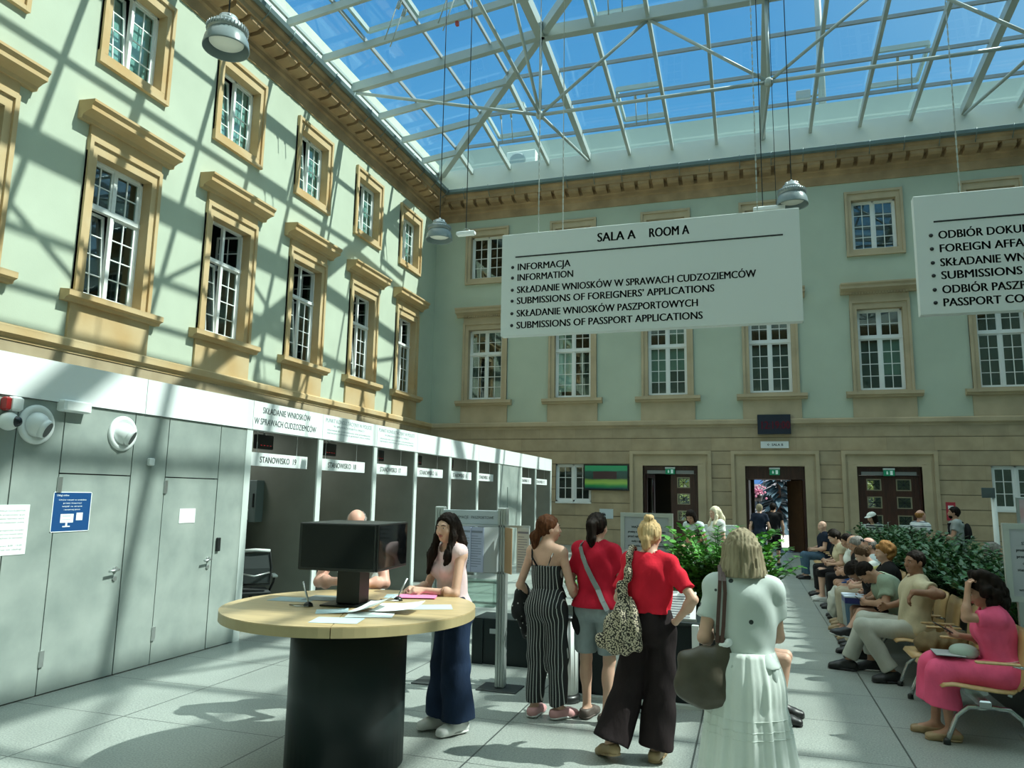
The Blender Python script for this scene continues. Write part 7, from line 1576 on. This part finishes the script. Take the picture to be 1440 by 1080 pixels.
p = sitter('pale shirted person with dark hair beside the dark bob', 15.3, 1.70, 'f', vox=.014, skin='fair', lean=.2, head=(.2, .3, 0)); p.hair('updo', 'dark'); p.face(); p.top(CREAM, .4, .018, hem=-.09, loose=.012); p.pants(BLK, .6, .016, (.08, .075)); p.shoes(SH_W)
p = sitter('bald man in navy shirt nearest the open middle door', 19.3, 1.80, 'm', x=1.66, face=96, vox=.014, skin='fair', lean=.02, head=(.4, .05, 0)); p.face(); p.top(NAVY, .5, .018, hem=-.10, loose=.016); p.pants(BLUEJ, .96, .016, (.08, .07)); p.shoes(SH_B)

# ------------------------------------------------------------------ people behind the right planters
def bench_R(y, x, lab): 
    b = beam_bench(y, lab); b.location = (x, y+1.65, 0); b.rotation_euler = (0, 0, PI); return b
bench_R(10.0, 2.86, 'plywood beam bench behind the planters, nearest'); bench_R(13.4, 2.86, 'plywood beam bench behind the planters, middle'); bench_R(15.3, 2.86, 'plywood beam bench behind the planters, farthest')
def sR(lab, x, y, H, sex, hair, col, topm, skin='mid', face=-90, **k):
    p = Person(lab, (x, y, 0), face, H, sex, True, vox=.0145, skin=skin, **k)
    if hair: p.hair(hair, col)
    p.face(); p.top(topm, .5, .018, hem=-.09, loose=.014); p.pants(BLK, .95, .016, (.08, .075)); p.shoes(SH_B); return p
sR('person with dark face and hair low behind the plants at the right edge', 2.92, 10.55, 1.60, 'f', 'chin', 'dark', BLK, 'dark', lean=.2, head=(0, .3, 0))
sR('grey haired person in pale jacket behind the plants at the right edge', 3.0, 11.3, 1.76, 'm', 'short', 'grey', cloth('pale_jacket', (.50, .52, .48)))
sR('woman with long dark hair in black top behind the plants', 2.96, 13.1+.9, 1.70, 'f', 'long', 'dark', BLK, 'fair')
sR('person with black curls low behind the plants', 2.95, 14.75, 1.62, 'f', 'curly', 'dark', GREY, 'mid', lean=.25, head=(0, .3, 0))
sR('dark haired person in slate top behind the plants, below the bald ginger man', 2.97, 16.2, 1.70, 'm', 'short', 'dark', cloth('slate', (.10, .14, .17)))
def standR(lab, x, y, face, H, sex, hair, col, topm, botm, skin='fair', sleeve=.5, **k):
    p = Person(lab, (x, y, 0), face, H, sex, False, vox=.0145, skin=skin, **k)
    if hair: p.hair(hair, col)
    p.face(HAIR.get(col)); p.top(topm, sleeve, .018, hem=-.12, loose=.016); p.pants(botm, .96, .016, (.08, .07)); p.shoes(SH_B); return p
p = standR('person in white cap and striped top before the right door', 2.52, 17.7, 120, 1.60, 'f', 'chin', 'dark', stripe_cloth('navy_stripes', (.02, .025, .035), (.45, .48, .46), .05, .018, 'Z'), BLK, head=(.1, .35, 0))
c = Vol(); g = lambda x, y, z: p.J['headc']+p.HR @ V3(x, y, z); c.ell(g(0, -.012, .045), V3(.094, .112, .085), p.HR, .02, [(g(0, 0, .035), -(p.HR @ V3(0, 0, 1)))]); c.cap(g(-.04, .10, .045), g(.04, .10, .045), .05, .05, .02, (), (p.HR @ V3(0, 0, 1), .2)); V, F = c.mesh(.012); p.add('cap', V, F, WH)
standR('bald ginger man in white t-shirt with dark stripes before the right door', 3.30, 17.1, -60, 1.67, 'm', 'balding', 'ginger', stripe_cloth('white_stripes', (.58, .62, .62), (.06, .08, .12), .085, .016, 'Z'), BLUEJ, 'pink')
p = standR('bearded man in grey t-shirt with dark backpack strap, facing left', 3.95, 17.2, 80, 1.74, 'm', 'short', 'dark', GREY, BLK, 'mid', pose=dict(elL=(-.24, .08, 1.12), wrL=(-.12, .30, 1.15), elR=(.25, .06, 1.12), wrR=(.12, .3, 1.12)))
v = Vol(); v.ell(p.J['headc']+p.HR @ V3(0, .035, -.07), V3(.058, .058, .05), p.HR, .02); V, F = v.mesh(.012); p.add('beard', V, F, HAIR['dark'])
MR = Matrix.Translation((3.95, 17.2, 0)) @ Matrix.Rotation(80*D2R, 4, 'Z')
soft('backpack', 'dark backpack worn by the bearded man', 'bag', BLK, [('ell', ((0, -.20, 1.22), V3(.15, .08, .22))), ('cap', ((-.11, -.12, 1.45), (-.12, .10, 1.42), .022, .022)), ('cap', ((.11, -.12, 1.45), (.12, .10, 1.42), .022, .022)), ('cap', ((-.12, .12, 1.42), (-.13, .13, 1.15), .02, .02)), ('cap', ((.12, .12, 1.42), (.13, .13, 1.15), .02, .02))], .016, None, M=MR)
t = thing('red_notice', 'small red and white notice on the stone beside the right door', 'sign', FB.p(6.35, .05, 1.6)); b = MB(); FB.box(b, 6.18, 6.46, .032, .045, 1.25, 1.85); obj('panel', b, mat('red_notice', (.45, .03, .05), .5), t); b = MB(); FB.box(b, 6.24, 6.40, .045, .048, 1.62, 1.74); FB.box(b, 6.24, 6.40, .045, .048, 1.36, 1.44); obj('white_print', b, M_PAPER, t)

# ------------------------------------------------------------------ people behind the counter on the left
bench_R(10.3, -1.25, 'plywood beam bench left of the walkway, partly behind the leafy shrub'); bench_R(12.3, -1.25, 'plywood beam bench left of the walkway, second behind the shrub')
sR('smiling dark haired woman in green and white behind the leafy shrub', -.98, 10.9, 1.66, 'f', 'chin', 'dark', stripe_cloth('green_white', (.02, .08, .06), (.6, .66, .62), .16, .05, 'Z'), 'fair', face=-150, lean=.05, head=(.1, .1, 0))
sR('brown haired woman sitting just behind the smiling dark haired woman', -1.12, 11.5, 1.70, 'f', 'chin', 'brown', BEIGE, 'fair', face=-110)
sR('man with cropped hair and pink face behind the leafy shrub', -1.02, 12.85, 1.74, 'm', 'crop', 'brown', BEIGE, 'pink', face=-100, head=(0, .2, 0))
sR('person with dark hair low behind the top of the leafy shrub', -.92, 13.5, 1.68, 'm', 'short', 'dark', GREY, 'mid', face=-95, head=(0, .25, 0))
standR('person with black hair in white top bending by the left door', -.98, 12.3+2.2, 150, 1.64, 'f', 'chin', 'dark', PALEBLUE, BLUEJ, 'mid', head=(.2, .45, 0), lean=.2)
standR('woman with long pale blonde hair in white, standing beyond the leafy shrub', -.60, 13.4+1.2, 120, 1.68, 'f', 'long', 'pale', WH, WH, 'fair', head=(0, .2, 0))
# clerk behind the counter
t = thing('clerk_chair', 'black stool chair behind the information counter', 'chair', (-1.30, 8.38, 0)); obj('seat', MB().bbox(-1.50, -1.10, 8.2, 8.56, .42, .455, .02), M_MESH, t); obj('column', MB().tube([(-1.30, 8.38, .03), (-1.30, 8.38, .43)], .03, 10), M_BLACK, t); obj('base', MB().lathe([(.24, 0), (.24, .02), (.05, .05), (0, .05)], 20, (-1.30, 8.38, 0)), M_BLACK, t)
p = Person('clerk with glowing tanned face half hidden behind the counter monitor', (-1.30, 8.38, 0), 180, 1.62, 'f', True, vox=.013, skin='mid', lean=.05, head=(0, .15, 0)); p.hair('updo', 'grey'); p.face(); p.top(GREY, .6, .018, hem=-.09, loose=.012); p.pants(BLK, .95, .016, (.08, .075)); p.shoes(SH_B)
